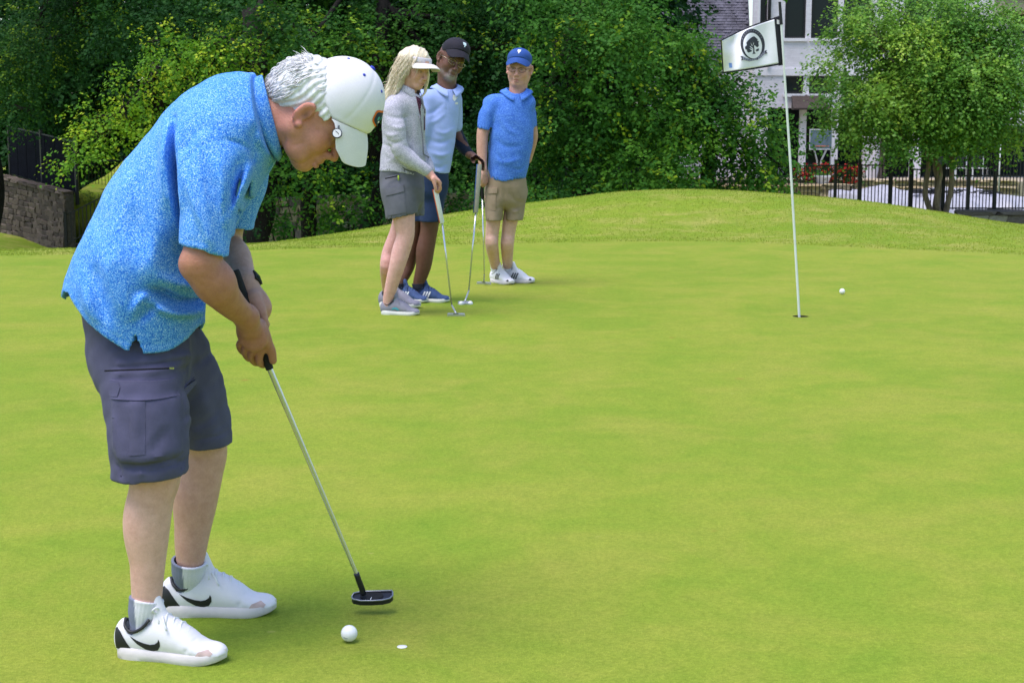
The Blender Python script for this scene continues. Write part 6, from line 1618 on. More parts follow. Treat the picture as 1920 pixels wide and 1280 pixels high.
for i in range(700):
    px_, py_ = hr.uniform(722, 800), hr.uniform(95, 170); o_ = w_(px_, py_, -.6); h_ = hb_.ray_cast(Vector(o_), Vector((0, 1, 0)), 1.2)
    if h_[0] is None: continue
    p0 = np.array(h_[0]); n0 = np.array(h_[1]); L = hr.uniform(.05, .12); wind = V(-.5, 0, -.86) + V(hr.normal(0, .07), hr.normal(0, .04), hr.normal(0, .05)); wind -= n0 * (wind @ n0) * .9
    if p0[0] > HW.w((.02, 0, 0))[0] and py_ > 112: continue
    paths.append(np.array([p0 + wind * L * s + n0 * .003 * math.sin(math.pi * s) + V(-.003, 0, .002) * math.sin(5 * s + i) * s for s in np.linspace(0, 1, 8)])); rr_.append(hr.uniform(.0008, .0018))
for i in range(50):
    p0 = w_(hr.uniform(722, 745), hr.uniform(150, 182), hr.uniform(-.04, .04)); L = hr.uniform(.03, .09); wind = V(-.75 + hr.normal(0, .2), 0, -.55 + hr.normal(0, .2))
    paths.append(np.array([p0 + wind * L * s + V(0, 0, .01) * math.sin(3 * s + i) * s for s in np.linspace(0, 1, 8)])); rr_.append(.0011)
sv, sf = strands(paths, rr_); hv, hf_ = join_vf([(hv, f), (sv, sf)]); put('hair', hv, hf_, M_blonde, woman, WR)
# visor
M_visor = fabric('cream_visor_cloth', (.76, .7, .66), .8, .05, 700, .08); M_visor_band = fabric('lilac_band', (.62, .58, .64), .8, .05, 700, .08); M_peach = fabric('peach_lining', (.7, .42, .3), .8, .1, 700)
VF = Frame(HW.o, HW.R @ (rot('Y', -6) @ V(1, 0, 0)), HW.R @ (rot('Y', -6) @ V(0, 0, 1)), 1.0)
m = MB(); rows = []
for k in range(41):
    a = math.radians(-150 + 300 * k / 40); rows.append([V(.0 + .118 * math.cos(a), .093 * math.sin(a), .04 + .012 * math.cos(a) + dz) + V(-.008 * math.cos(a), 0, 0) * (dz / .035) for dz in (0, .012, .024, .036)])
vb = putmb(MB().grid(rows, V(-.002, 0, 0)), 'visor', M_visor_band, woman, WR, VF)
rows = []
for s_ in np.linspace(-1, 1, 29):
    an = math.radians(80 * s_); ca = max(math.cos(an), 0); r0 = V(.02 + .096 * ca, .09 * math.sin(an), .038 + .012 * ca); r1 = V(.03 + .17 * ca ** .8, .1 * math.sin(an), .03 - .02 * math.sin(abs(an)) ** 2 + .004 * ca)
    rows.append([r0 + (r1 - r0) * t + V(0, 0, .012 * math.sin(math.pi * t) * ca) for t in np.linspace(0, 1, 8)])
putmb(MB().grid(rows, V(0, 0, -.004)), 'brim', M_visor, vb, WR, VF, 'auto')
dv, df = poly_fill([(-.02, .0), (.02, .0), (.018, .012), (-.018, .012)], .01); putmb(MB().add([V(.1195, p[0] - .02, .056 + p[1]) for p in dv], df), 'badge', M_peach, vb, WR, VF)
# shoes and putter
M_wshoe = fabric('lilac_grey_knit', (.26, .25, .31), .8, .1, 500, .1); M_teal_m = plain('teal_print', (.06, .42, .55), .5); M_wsole = plain('cream_sole', (.74, .72, .68), .6, .3, .06); M_wlin = fabric('dark_knit', (.05, .05, .06))
BLOB = [(.085, .042), (.115, .05), (.14, .04), (.15, .048), (.125, .062), (.1, .058)]
for fr, sc_ in _wf: make_shoe(woman, WR, fr, sc_, M_wshoe, M_wsole, M_wlin, M_wshoe, [(BLOB, M_teal_m, 'side_print')])
def make_putter(label, butt, gend, sbot, hcen, m_g, gr, head_kind, hdir, m_head, grip_tab=None):
    base = V(hcen[0], hcen[1], 0); r_ = empty('putter', base, label, 'putter')
    n_ = 10
    gp_ = putmb(MB().tube([butt, butt + (gend - butt) * .03, gend - (gend - butt) * .03, gend], [gr * .85, gr, gr * .95, gr * .8], n_), 'grip', m_g, r_, base, None, 'auto')
    if grip_tab is not None:
        off = V(-gr * .8, -gr * .35, 0); putmb(MB().tube([butt + off, gend + off], gr * .3, 5), 'grip_stripe', grip_tab, gp_, base)
    putmb(MB().tube([gend, sbot], [.0062, .005], 8), 'shaft', M_steel, r_, base)
    putmb(MB().tube(catmull([sbot, sbot * .5 + hcen * .5 + V(0, 0, .006), hcen + V(0, 0, .01)], 7), .006, 8), 'hosel', m_head, r_, base)
    fr = Frame(hcen, hdir, V(0, -.2, 1)); m_ = MB()
    if head_kind == 'blade': slab(m_, [(-.06, .012), (.06, .012), (.062, -.01), (.05, -.014), (-.05, -.014), (-.062, -.01)], -.012, .008, .06); putmb(m_, 'head', m_head, r_, base, fr, 'auto'); putmb(MB().box((-.018, -.009, .0085), (.018, .004, .0095)), 'head_print', M_black, r_, base, fr, False)
    else:
        slab(m_, [(-.05, -.02), (.05, -.02), (.055, .0), (.04, .03), (.022, .05), (.0, .04), (-.022, .05), (-.04, .03), (-.055, .0)], -.012, .006, .08); ho = putmb(m_, 'head', m_head, r_, base, fr, 'auto')
        for s_ in (-1, 1): v_, f_ = sphere_mesh((s_ * .033, -.028, .0), .019, 14, 8); putmb(MB().add(v_, f_), 'weight', M_enamel, ho, base, fr)
    return r_
M_chead = plain('satin_steel', (.5, .51, .53), .35, .5, .1, metal=.7); M_wgrip = plain('white_grip', (.72, .72, .72), .6, .3, .06, 80); M_ogrip = plain('orange_stripe', (.75, .13, .03), .6)
make_putter('putter with fat white and orange grip under the woman\'s hand', w_(816, 355, -.14), w_(829, 418, -.1), w_(847, 572, .0), G(855, 590, .013), M_wgrip, .0175, 'blade', V(1, -.1, 0), M_chead, M_ogrip)

# ------------------------------------------------------------------ man in the black cap
YM = 11.45
MR = G(795, 567)
man = empty('person', MR, 'man in black cap, glasses and pale blue polo behind the woman', 'person')
w_ = lambda px, py, dy=0.0: P(px, py, YM + dy)
M_polo = fabric('pale_blue_polo', (.36, .46, .84), .8, .04, 800, .15, 7); M_navy = fabric('navy_cloth', (.022, .04, .10), .85, .1, 800, .15); M_navy_sl = fabric('navy_sleeve', (.012, .018, .035), .85, .1, 800, .2)
lo, hi = box_of([w_(770, 345, -.3), w_(880, 150, .3)], .02); g = SDF(lo, hi, .008)
tubeX(g, [(782, 842, 345, .13, 0), (783, 843, 320, .135, 0), (786, 850, 282, .14, 0), (786, 857, 235, .135, 0), (786, 860, 200, .125, 0), (792, 859, 182, .1, 0), (812, 852, 168, .08, .02), (822, 850, 158, .07, .02)], YM, 0, 30, None)
g.ell(w_(802, 186, -.04), (pm(20, YM), .085, pm(22, YM)), .05); g.ell(w_(850, 184, .05), (pm(15, YM), .085, pm(18, YM)), .05)
g.chain([w_(800, 190, -.06), w_(793, 235, -.1), w_(792, 250, -.1)], [pm(21, YM), pm(19, YM), pm(18, YM)], .02); g.chain([w_(850, 190, .08), w_(853, 235, .14)], [pm(17, YM), pm(15, YM)], .02)
for pts_, amp, wd in [([(800, 215), (815, 208), (830, 195)], -.009, .014), ([(805, 232), (820, 225), (836, 212)], .007, .014), ([(800, 260), (825, 268), (850, 258)], -.008, .016), ([(805, 285), (828, 292), (846, 286)], .008, .016), ([(806, 310), (825, 314), (840, 306)], -.007, .014), ([(836, 178), (838, 200), (838, 222)], -.003, .006), ([(815, 245), (835, 250), (853, 240)], .006, .014)]:
    fold2(g, [w_(*p, -.12) for p in pts_], amp, wd, YM - .35, YM + .05)
drape(g); cut_below(g, lambda x, y: np.where((y < YM - .2) | (x < w_(783, 300)[0]), w_(800, 250)[2], w_(815, 323)[2] + .01 * np.sin(30 * x)))
nz = w_(840, 168)[2]; g.field(lambda D, x, y, z: np.maximum(D, z - nz))
v, f = g.mesh(); st = put('shirt', v, f, M_polo, man, MR); sb = bvh_of(v, f)
v, f = collar_rings(w_(838, 164), .075, .074, .02, math.radians(-70), .04, .5, 1.55); put('collar', v, f, M_polo, st, MR)
sp = lambda L: [(w_(*p, -.12)[0], w_(*p, -.12)[2]) for p in L]
for poly, mt, nm in [([(849, 178), (856, 177), (857, 184), (852, 190), (848, 186)], M_enamel, 'chest_emblem'), ([(853, 192), (858, 192), (858, 196), (853, 196)], M_enamel, 'chest_emblem')]:
    dv, df = decal(sp(poly), .02, lambda q_: V(q_[0], YM - .6, q_[1]), sb, V(0, 1, 0), .003, 0); putmb(MB().add(dv, df), nm, mt, st, MR)
# dark sleeve reaching to the putter
lo, hi = box_of([w_(840, 180, .05), w_(900, 300, .2)], .08); g = SDF(lo, hi, .006)
g.chain([w_(851, 200, .1), w_(854, 245, .17), w_(866, 272, .12), w_(880, 289, .06)], [pm(15, YM), pm(13.5, YM), pm(12.5, YM), pm(9, YM)], .01); drape(g, .003, 1.5)
v, f = g.mesh(); put('long_sleeve', v, f, M_navy_sl, man, MR)
lo, hi = box_of([w_(770, 430, -.3), w_(850, 310, .3)], .02); g = SDF(lo, hi, .008)
tubeX(g, [(784, 841, 305, .125, 0), (784, 841, 330, .13, 0), (782, 838, 355, .12, 0)], YM, 0, 8, None)
tubeX(g, [(794, 840, 345, .09, .0), (790, 833, 380, .09, -.01), (788, 827, 430, .09, -.01)], YM, .025, 10, None); tubeX(g, [(768, 815, 345, .09, .06), (764, 806, 380, .09, .08), (760, 800, 430, .09, .08)], YM, .025, 10, None)
drape(g, .002); cut_below(g, w_(808, 415)[2]); v, f = g.mesh(); put('shorts', v, f, M_navy, man, MR)
HM = Frame(P(845, 113, YM + .02), V(.42, -.86, -.24), V(.36, .05, 1), 1.12)
nk = HM.l(np.array([HM.w((-.03, 0, -.04)), w_(837, 168, .02), w_(828, 190, .02)]))
v1, f1 = head_sdf(.0045, (nk, np.array([.055, .06, .06])), wide=1.0, low=True)
c1 = head_colors(v1, (.15, .072, .048), (.2, .075, .065), (.2, .09, .06), brow=(.02, .015, .012), beard=(.34, .31, .3)); v1 = HM.w(v1)
lo, hi = box_of([w_(878, 285, .05), w_(908, 320, .05)], .06); g = SDF(lo, hi, .005)
hand(g, w_(880, 290, .05), w_(886, 293, .04), w_(896, 296, .02), w_(905, 303, .0), w_(906, 318, -.0), V(.2, 1, -.25), [w_(886, 298, .0), w_(889, 307, -.03), w_(892, 312, -.03)], .0105, .029)
v2, f2 = g.mesh()
_mf = []
for a, b, yo in (((752, 566), (801, 569), 0), ((771, 566), (847, 568), 1)):
    A_, B_ = G(*a), G(*b)
    if not yo: A_ = B_ - unit(B_ - A_ + V(.12, -.05, 0)) * .285
    _mf.append((shoe_frame(A_, B_), .285 / .29))
v3, f3 = leg([w_(808, 370), w_(806, 415), w_(803, 440), w_(797, 470), w_(794, 500), *ankle(_mf[1])], [pm(22, YM), pm(18, YM), pm(16.5, YM), pm(17.3, YM), pm(14.5, YM), .041, .031], .007)
v4, f4 = leg([w_(785, 370, .08), w_(778, 415, .08), w_(774, 440, .08), w_(768, 470, .08), w_(764, 500, .08), *ankle(_mf[0])], [pm(22, YM), pm(18, YM), pm(16, YM), pm(16, YM), pm(13.5, YM), .041, .031], .007)
lo, hi = box_of([w_(790, 380), w_(850, 165)], .14); g = SDF(lo, hi, .016); tubeX(g, [(797, 830, 350, .09, 0), (797, 840, 300, .1, 0), (798, 848, 220, .1, 0), (818, 848, 178, .05, .02)], YM, 0, 12, None); g.chain([w_(845, 190, .05), w_(852, 240, .15), w_(880, 290, .06)], [.04, .035, .03], .02); v5, f5 = g.mesh()
bv_, bf_ = join_vf([(v1, f1), (v2, f2), (v3, f3), (v4, f4), (v5, f5)]); dk = V(.13, .058, .036)
put('body', bv_, bf_, M_skin, man, MR, True, np.vstack([c1, np.tile(V(.17, .085, .06), (len(v2), 1)), np.tile(dk, (len(v3) + len(v4) + len(v5), 1))]))
M_capk = fabric('black_cap_cloth', (.022, .02, .03), .8, .1, 900, .08)
capo, cfr, cb = make_cap(man, MR, Frame(HM.o + HM.R[:, 2] * .008, HM.R[:, 0], HM.R[:, 2], 1.1), M_capk, M_capk, M_capk, zs=.72, tilt=-15, res=.006, edge=lambda x: .05 - .2 * (x - .05) if np.isscalar(x) else np.where(x < .053, .045 - .12 * x, .038 + .36 * (x - .053)), brimsc=.85)
M_pale_thread = plain('pale_thread', (.6, .75, .78), .7)
EMB = [(-.012, .13), (.012, .13), (.011, .105), (.004, .1), (.004, .09), (-.006, .082), (-.002, .094), (-.004, .102), (-.011, .106)]
def emblem(cap_o, root, fr_, bv, mt, yo=0.0):
    dv, df = decal(EMB, .006, lambda q_: V(.25, q_[0] + yo, q_[1] * .72 + .012), bv, V(-1, 0, 0), .002, 0); putmb(MB().add(dv, df), 'emblem', mt, cap_o, root, fr_)
emblem(capo, MR, cfr, cb, M_pale_thread)
dv, df = decal([(.0, .085), (.02, .09), (.02, .097), (.006, .094), (.004, .103), (.02, .108), (.016, .113), (-.002, .107)], .006, lambda q_: V(q_[0] - .02, -.25, q_[1] * .72), cb, V(0, 1, 0), .002, 0); putmb(MB().add(dv, df), 'side_emblem', M_enamel, capo, MR, cfr)
mgl = Mat('spectacle_lens', .05, .5); mgl.color((.9, .9, .9)); mgl.b.inputs['Transmission Weight'].default_value = 1.0; mgl.b.inputs['IOR'].default_value = 1.01; mgl.b.inputs['Alpha'].default_value = .35; M_lens = mgl.m
M_gold = plain('gold_wire', (.6, .5, .35), .25, .5, .1, metal=.9)
glasses(man, MR, HM, M_gold, M_lens)
M_blueshoe = fabric('blue_mesh_shoe', (.05, .085, .2), .75, .12, 500, .1); M_dksock = fabric('dark_sock', (.03, .03, .045))
STR = [(stripe(.088), M_enamel, 'stripe'), (stripe(.108), M_enamel, 'stripe'), (stripe(.128), M_enamel, 'stripe')]
for fr, sc_ in _mf:
    make_shoe(man, MR, fr, sc_, M_blueshoe, M_wsole, M_navy, M_navy, STR)
    sock_part(man, MR, fr.w(V(.06, 0, .06)), fr.w(V(.056, 0, .135)), .03, .046, M_dksock, ribs=16)
M_yg = plain('grey_tan_grip', (.36, .34, .28), .6, .3, .1, 60); M_bluegrip = plain('blue_stripe', (.05, .12, .3), .6)
make_putter('putter with fat grey grip and white two-ball head under the man\'s hand', w_(899, 308, -.02), w_(892, 399, -.02), w_(879, 545, .0), G(872, 567, .015), M_yg, .0185, 'mallet', V(.97, .2, 0), M_chead, M_bluegrip)

# ------------------------------------------------------------------ man in the blue cap
YB = 12.6
BR = G(950, 534)
manb = empty('person', BR, 'man in blue cap, blue polo and khaki shorts standing furthest back', 'person')
w_ = lambda px, py, dy=0.0: P(px, py, YB + dy)
M_bpolo = speckle('mid_blue_heather', [(.36, (.04, .125, .54)), (.5, (.07, .2, .66)), (.64, (.14, .31, .8))], 80, .8, .18, (1, 1, 1.6)); M_khaki = fabric('khaki_cotton', (.32, .24, .165), .85, .08, 800, .2)
lo, hi = box_of([w_(880, 350, -.3), w_(1020, 150, .3)], .02); g = SDF(lo, hi, .009)
tubeX(g, [(912, 986, 352, .14, 0), (914, 987, 330, .145, 0), (915, 994, 295, .155, 0), (915, 1001, 255, .15, 0), (918, 1000, 215, .135, 0), (926, 998, 195, .11, 0), (942, 992, 180, .085, .02), (950, 988, 168, .075, .02)], YB, 0, 30, None)
g.ell(w_(927, 194, .0), (pm(22, YB), .09, pm(16, YB)), .04); g.ell(w_(989, 193, .02), (pm(15, YB), .09, pm(16, YB)), .04)
h = g.like(); h.tube([w_(928, 195, -.01), w_(915, 215, -.03), w_(910, 240, -.04), w_(908, 262, -.04)], [pm(17, YB), pm(17, YB), pm(16.5, YB), pm(16, YB)], [.075, .075, .07, .07], (1, 0, 0), 0, 12); za = w_(905, 240)[2]; zb_ = w_(925, 246)[2]
cut_below(h, lambda x, y: za + (zb_ - za) * np.clip((x - w_(893, 240)[0]) / (w_(925, 246)[0] - w_(893, 240)[0]), 0, 1)); g.union(h, .015)
h = g.like(); h.tube([w_(988, 195, .03), w_(996, 215, .05), w_(999, 240, .07), w_(999, 255, .07)], [pm(11, YB), pm(10, YB), pm(8.5, YB), pm(8, YB)], [.07, .07, .065, .06], (1, 0, 0), 0, 12); cut_below(h, w_(1000, 238)[2]); g.union(h, .015)
for pts_, amp, wd in [([(925, 225), (918, 255), (920, 285)], -.01, .014), ([(935, 215), (950, 240), (975, 255)], .006, .018), ([(930, 260), (950, 275), (985, 272)], -.006, .018), ([(928, 300), (950, 305), (980, 296)], .006, .016), ([(970, 180), (972, 205), (974, 222)], -.004, .007), ([(960, 315), (975, 318), (985, 308)], -.006, .012), ([(945, 320), (940, 300), (930, 285)], -.005, .012)]:
    fold2(g, [w_(*p, -.12) for p in pts_], amp, wd, YB - .35, YB + .05)
drape(g); cut_below(g, lambda x, y: np.where(x < w_(911, 300)[0] - .01, -9, w_(950, 337)[2] + .008 * np.sin(24 * x)))
nz = w_(970, 176)[2]; g.field(lambda D, x, y, z: np.maximum(D, z - nz))
v, f = g.mesh(); st = put('shirt', v, f, M_bpolo, manb, BR)
v, f = collar_rings(w_(968, 171.5), .078, .076, .022, math.radians(-85), .045, .45, 1.62); put('collar', v, f, M_bpolo, st, BR)
lo, hi = box_of([w_(895, 430, -.3), w_(1000, 320, .3)], .02); g = SDF(lo, hi, .009)
tubeX(g, [(914, 986, 322, .13, 0), (911, 988, 345, .135, 0), (909, 988, 365, .125, 0)], YB, 0, 8, None)
tubeX(g, [(908, 950, 360, .1, -.01), (909, 945, 390, .1, -.02), (911, 942, 430, .1, -.02)], YB, .02, 10, None); tubeX(g, [(944, 989, 360, .1, .02), (946, 984, 390, .1, .03), (947, 979, 430, .1, .03)], YB, .02, 10, None)
for pts_, amp, wd in [([(945, 350), (946, 380), (944, 410)], -.006, .012), ([(955, 360), (965, 375), (980, 380)], -.006, .012), ([(950, 390), (965, 398), (978, 392)], .006, .012), ([(912, 380), (925, 392), (940, 388)], -.005, .012)]:
    fold2(g, [w_(*p, -.12) for p in pts_], amp, wd, YB - .3, YB)
drape(g, .003); zA, zB_ = w_(925, 413)[2], w_(965, 414)[2]; cut_below(g, lambda x, y: np.where(x < w_(945, 400)[0], zA, zB_)); v, f = g.mesh(); sh = put('shorts', v, f, M_khaki, manb, BR); sb = bvh_of(v, f)
sp = lambda L: [(w_(*p, -.12)[0], w_(*p, -.12)[2]) for p in L]
for nm, poly, lift in [('cargo_pocket', [(911, 355), (930, 354), (929, 395), (913, 392)], .006), ('pocket_flap', [(910, 353), (933, 352), (932, 362), (911, 364)], .013)]:
    dv, df = decal(sp(poly), .025, lambda q_: V(q_[0], YB - .6, q_[1]), sb, V(0, 1, 0), lift, 0, lift + .003); putmb(MB().add(dv, df), nm, M_khaki, sh, BR, None, 'auto')
HB = Frame(P(974, 130, YB + .03), V(-.16, -.97, -.06), V(.07, 0, 1), 1.12)
nk = HB.l(np.array([HB.w((-.03, 0, -.04)), w_(971, 172, .03), w_(965, 195, .03)]))
v1, f1 = head_sdf(.0048, (nk, np.array([.058, .062, .062])), wide=1.02, low=True)
c1 = head_colors(v1, (.6, .33, .25), (.45, .17, .15), (.66, .3, .24), brow=(.35, .24, .17)); v1 = HB.w(v1)
lo, hi = box_of([w_(908, 215, -.05), w_(908, 352, -.05)], .09); g = SDF(lo, hi, .006)
g.chain([w_(916, 215, -.03), w_(906, 245, -.05), w_(904, 268, -.06), w_(904, 290, -.07), w_(906, 316, -.09)], [pm(13.5, YB), pm(11.5, YB), pm(10.5, YB), pm(9.5, YB), pm(6.8, YB)], .02)
hand(g, w_(906, 318, -.09), w_(907, 324, -.09), w_(909, 335, -.09), w_(910, 344, -.085), w_(905, 350, -.07), V(.7, 1, 0), [w_(903, 326, -.11), w_(902, 336, -.12), w_(904, 344, -.11)], .0105, .028)
v2, f2 = g.mesh()
lo, hi = box_of([w_(998, 215, .05), w_(990, 305, .16)], .08); g = SDF(lo, hi, .007); g.chain([w_(994, 215, .05), w_(999, 240, .07), w_(1000, 262, .09), w_(990, 300, .14)], [pm(10, YB), pm(8.5, YB), pm(8, YB), pm(7, YB)], .02); v6, f6 = g.mesh()
_bf = []
for a, b in (((914, 528), (961, 535)), ((938, 529), (1002, 532))):
    A_, B_ = G(*a), G(*b); A_ = B_ - unit(B_ - A_) * .29; _bf.append((shoe_frame(A_, B_), 1.0))
v3, f3 = leg([w_(926, 370, -.02), w_(925, 412, -.02), w_(922.5, 440, -.02), w_(922.5, 462, -.02), *ankle(_bf[0])], [pm(18, YB), pm(14, YB), pm(12.6, YB), pm(12.2, YB), .037, .03], .007)
v4, f4 = leg([w_(966, 370, .03), w_(957, 412, .03), w_(953, 440, .03), w_(951, 462, .03), *ankle(_bf[1])], [pm(18, YB), pm(14.5, YB), pm(12.8, YB), pm(12.4, YB), .037, .03], .007)
lo, hi = box_of([w_(920, 390), w_(990, 165)], .16); g = SDF(lo, hi, .016); tubeX(g, [(930, 970, 350, .08, 0), (925, 982, 300, .11, 0), (927, 990, 220, .1, 0), (950, 985, 185, .06, .02)], YB, 0, 12, None); v5, f5 = g.mesh()
bv_, bf_ = join_vf([(v1, f1), (v2, f2), (v3, f3), (v4, f4), (v5, f5), (v6, f6)])
put('body', bv_, bf_, M_skin, manb, BR, True, np.vstack([c1, np.tile(V(.58, .34, .26), (len(v2), 1)), np.tile(V(.66, .42, .33), (len(v3) + len(v4) + len(v5), 1)), np.tile(V(.55, .32, .24), (len(v6), 1))]))
M_capb = fabric('blue_cap_cloth', (.03, .085, .32), .8, .08, 900, .08)
capo, cfr, cb = make_cap(manb, BR, Frame(HB.o + HB.R[:, 2] * .008, HB.R[:, 0], HB.R[:, 2], 1.1), M_capb, M_capb, M_capb, zs=.7, tilt=-15, res=.006, edge=lambda x: np.where(x < .053, .045 - .12 * x, .038 + .36 * (x - .053)), brimsc=.82)
emblem(capo, BR, cfr, cb, M_enamel, .006)
glasses(manb, BR, HB, M_iron, M_lens)
STB = [(stripe(.095), M_black, 'stripe'), (stripe(.115), M_black, 'stripe'), (stripe(.135), M_black, 'stripe'), ([(.255, .03), (.278, .03), (.276, .04), (.262, .045)], M_black, 'toe_cap')]
M_wsock = fabric('white_sock', (.78, .78, .8))
for fr, sc_ in _bf:
    make_shoe(manb, BR, fr, 1.0, M_leather, M_midsole, M_leather, M_lace, STB)
    sock_part(manb, BR, fr.w(V(.06, 0, .06)), fr.w(V(.055, 0, .15)), .03, .041, M_wsock, ribs=16)
make_putter('thin black-gripped putter held low by the man in khaki shorts', w_(903, 330, -.08), w_(904.5, 372, -.07), w_(908, 515, -.1), G(907, 531, .012), M_grip, .0125, 'blade', V(.9, -.43, 0), M_chead)

# ================================================================== flag, stick and cup
FY = hole_c[1]
fb, ftp = V(hole_c[0], hole_c[1], .0), P(1462, 4, FY - .05)
M_pole = plain('white_fibreglass', (.74, .77, .74), .4, .5, .05); M_flag = fabric('white_flag_cloth', (.88, .85, .89), .8, .02, 500, .1); M_flagk = fabric('black_flag_trim', (.02, .02, .026), .8, .1, 500, .1)
fl = empty('flagstick', fb, 'white flagstick with a white crested flag, standing in the cup', 'flagstick')
putmb(MB().tube([fb + V(0, 0, -.1), fb + (ftp - fb) * .5, fb + (ftp - fb) * .985], [.0085, .008, .007], 10), 'stick', M_pole, fl, fb, None, 'auto')
putmb(MB().tube([fb + (ftp - fb) * .93, ftp], [.011, .009], 10), 'tip', M_iron, fl, fb, None, 'auto')
# flag cloth: corners from the photograph, streaming to the left with a curl at its fly end
cor = {'tr': (1461, 30), 'br': (1470, 122), 'tl': (1350, 76), 'bl': (1354, 139)}
def flag_pt(u, v, off=0.0):
    """u 0 at the stick .. 1 at the fly, v 0 top .. 1 bottom"""
    a = np.array(cor['tr'], float) * (1 - v) + np.array(cor['br'], float) * v; b = np.array(cor['tl'], float) * (1 - v) + np.array(cor['bl'], float) * v
    p = a * (1 - u) + b * u; p[1] += -4 * math.sin(math.pi * u) * (1 - v) + 3.0 * math.sin(math.pi * u) * v * .4
    y = FY - .03 + .07 * math.sin(5.2 * u + .6 + .9 * v) * u + .05 * math.sin(11 * u - 3 * v) * u + .05 * math.exp(-((u - .86) / .09) ** 2 - ((v - .12) / .2) ** 2) - .22 * u + off
    return P(p[0], p[1], y)
nu, nvv = 56, 30
m = MB().grid([[flag_pt(.085 + (1 - .085 - .028) * i / nu, .04 + (1 - .095) * j / nvv) for i in range(nu + 1)] for j in range(nvv + 1)], V(0, .004, 0)); cloth = putmb(m, 'flag', M_flag, fl, fb)
def band(u0, u1, v0, v1, nm, a=24, b=2):
    putmb(MB().grid([[flag_pt(u0 + (u1 - u0) * i / a, v0 + (v1 - v0) * j / b) for i in range(a + 1)] for j in range(b + 1)], V(0, .005, 0)), nm, M_flagk, cloth, fb)
band(-.012, .0845, 0, 1, 'hoist_sleeve', 3, 14); band(.0855, 1.0, .008, .0395, 'trim', 40, 1); band(.0855, 1.0, .9455, .985, 'trim', 40, 1); band(.9725, .99, .04, .945, 'trim', 1, 20)
putmb(MB().add([flag_pt(.0, .09, -.004), flag_pt(.045, .06, -.004), flag_pt(.05, .15, -.004), flag_pt(.01, .17, -.004)], [(0, 1, 2, 3)]), 'tie', M_flag, cloth, fb)
# printed crest: pixel outline -> flag plane
_uv = np.array([[flag_pt(u, v) for u in (0, 1)] for v in (0, 1)])
def crest(poly, mat, nm, off, step=.012):
    """poly in picture points of the 16x crest study (1380,45)-(1450,125)"""
    pts_ = []
    for X_, Y_ in poly:
        px, py = 1380 + X_ / 16, 45 + Y_ / 16
        v_ = .5
        for _ in range(12):
            xr = np.array(cor['tr']) * (1 - v_) + np.array(cor['br']) * v_; xl = np.array(cor['tl']) * (1 - v_) + np.array(cor['bl']) * v_; u_ = (px - xr[0]) / (xl[0] - xr[0])
            yt = cor['tr'][1] * (1 - u_) + cor['tl'][1] * u_ - 4 * math.sin(math.pi * u_); yb_ = cor['br'][1] * (1 - u_) + cor['bl'][1] * u_ + 1.2 * math.sin(math.pi * u_); v_ = (py - yt) / (yb_ - yt)
        pts_.append((u_, v_))
    p2, f_ = poly_fill(pts_, step * 1.5); putmb(MB().add([flag_pt(a, b, -off) for a, b in p2], f_), nm, mat, cloth, fb)
M_ink = plain('charcoal_print', (.045, .045, .06), .8); M_ink2 = plain('grey_print', (.3, .29, .38), .8)
oval = lambda cx, cy, rx, ry, sk=0, n=36: [(cx + rx * math.cos(a) + sk * math.sin(a), cy + ry * math.sin(a)) for a in np.linspace(0, 2 * math.pi, n, endpoint=False)]
crest(oval(500, 610, 365, 460, 25), M_ink, 'crest_ring', .002); crest(oval(498, 655, 280, 385, 25), M_flag, 'crest_field', .0035)
for k, a in enumerate(np.linspace(math.radians(205), math.radians(330), 11)):      # the blurred lettering of the ring
    cx, cy = 500 + 322 * math.cos(a) + 25 * math.sin(a), 625 + 420 * math.sin(a); t = a + math.pi / 2; c_, s_ = math.cos(t), math.sin(t)
    crest([(cx + c_ * x - s_ * y, cy + s_ * x + c_ * y) for x, y in [(-16, -26), (12, -26), (12, -14), (-4, -14), (-4, 22), (-16, 22)]], M_ink2, 'ring_lettering', .0035, .03)
crest([(480, 400), (545, 372), (600, 420), (655, 470), (640, 510), (690, 520), (670, 590), (690, 650), (650, 705), (610, 690), (560, 640), (520, 690), (500, 760), (470, 830), (380, 865), (320, 820), (340, 790), (280, 760), (270, 690), (330, 640), (310, 570), (360, 500), (420, 440)], M_ink, 'tree_crown', .005)
crest([(590, 790), (640, 750), (690, 740), (690, 800), (620, 835)], M_ink, 'tree_crown', .005)
crest([(505, 650), (540, 650), (552, 780), (556, 850), (600, 895), (490, 905), (515, 870), (520, 790)], M_ink, 'tree_trunk', .0062)
for L in ([(430, 560), (500, 660), (480, 670)], [(500, 505), (515, 590), (540, 560), (522, 650)], [(410, 660), (505, 730), (495, 760), (420, 690)], [(540, 650), (590, 665), (545, 690)], [(400, 740), (480, 760), (505, 800), (470, 800)], [(560, 720), (640, 730), (560, 770)]): crest(L, M_flag, 'tree_branch', .0066)
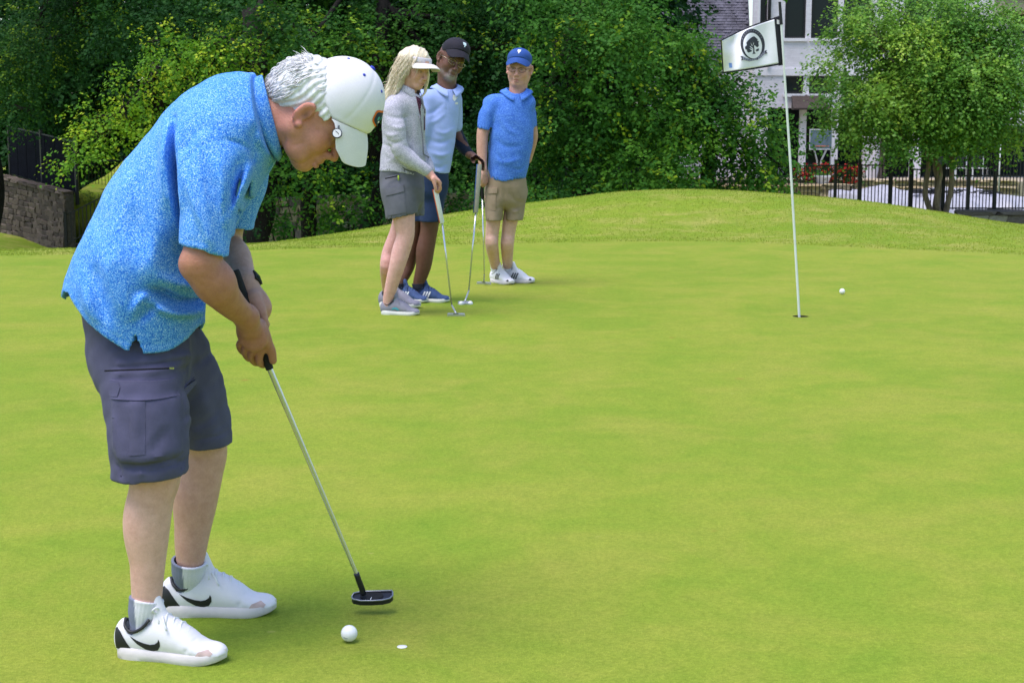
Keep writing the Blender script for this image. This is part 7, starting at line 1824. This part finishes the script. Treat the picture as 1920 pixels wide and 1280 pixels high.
crest([(120, 965), (210, 975), (330, 1040), (480, 1060), (620, 1020), (760, 910), (850, 810), (930, 790), (905, 840), (950, 890), (870, 900), (760, 1010), (640, 1085), (400, 1130), (230, 1085), (150, 1100), (190, 1030)], M_ink2, 'banner', .005)
crest([(120, 965), (205, 972), (205, 1090), (150, 1102), (192, 1030)], M_ink, 'banner_end', .0062); crest([(860, 810), (930, 788), (906, 838), (950, 888), (884, 905)], M_ink, 'banner_end', .0062); crest([(612, 1025), (650, 1005), (660, 1070), (620, 1088)], M_ink, 'banner_gap', .0062)
for k, (x, y, t) in enumerate([(265, 1045, .3), (330, 1070, .2), (395, 1085, .05), (460, 1088, -.05), (525, 1075, -.2), (580, 1055, -.3), (700, 1000, -.65), (750, 960, -.7), (800, 912, -.8), (842, 866, -.85)]):
    c_, s_ = math.cos(t), math.sin(t); crest([(x + c_ * a - s_ * b, y + s_ * a + c_ * b) for a, b in [(-14, -24), (14, -24), (14, -10), (-2, -10), (-2, 24), (-14, 24)]], M_ink, 'banner_lettering', .0062, .03)
crest([((1366.5 - 1380) * 16, (118.5 - 45) * 16), ((1372 - 1380) * 16, (118.5 - 45) * 16), ((1373 - 1380) * 16, (127 - 45) * 16), ((1367.5 - 1380) * 16, (127.5 - 45) * 16)], plain('blue_print', (.2, .33, .75), .7), 'corner_mark', .003)
# the cup
cup = empty('golf_cup', hole_c, 'golf hole cup sunk in the green at the flagstick foot', 'golf hole')
M_cupd = plain('cup_shadow', (.03, .035, .02), .9)
def ring_wall(prof, n=32):
    m_ = MB(); v_ = [V(r_ * math.cos(2 * math.pi * k / n), r_ * math.sin(2 * math.pi * k / n), z_) for r_, z_ in prof for k in range(n)]
    return m_.add(v_, [(i_ * n + k, i_ * n + (k + 1) % n, (i_ + 1) * n + (k + 1) % n, (i_ + 1) * n + k) for i_ in range(len(prof) - 1) for k in range(n)])
ring_wall([(.0545, .003), (.0545, -.028)]).build('soil_rim', plain('cup_soil', (.05, .045, .025), .95), cup, True)
ring_wall([(.0535, -.026), (.053, -.12), (.001, -.12)]).build('liner', plain('white_liner', (.5, .5, .5), .6), cup, True)
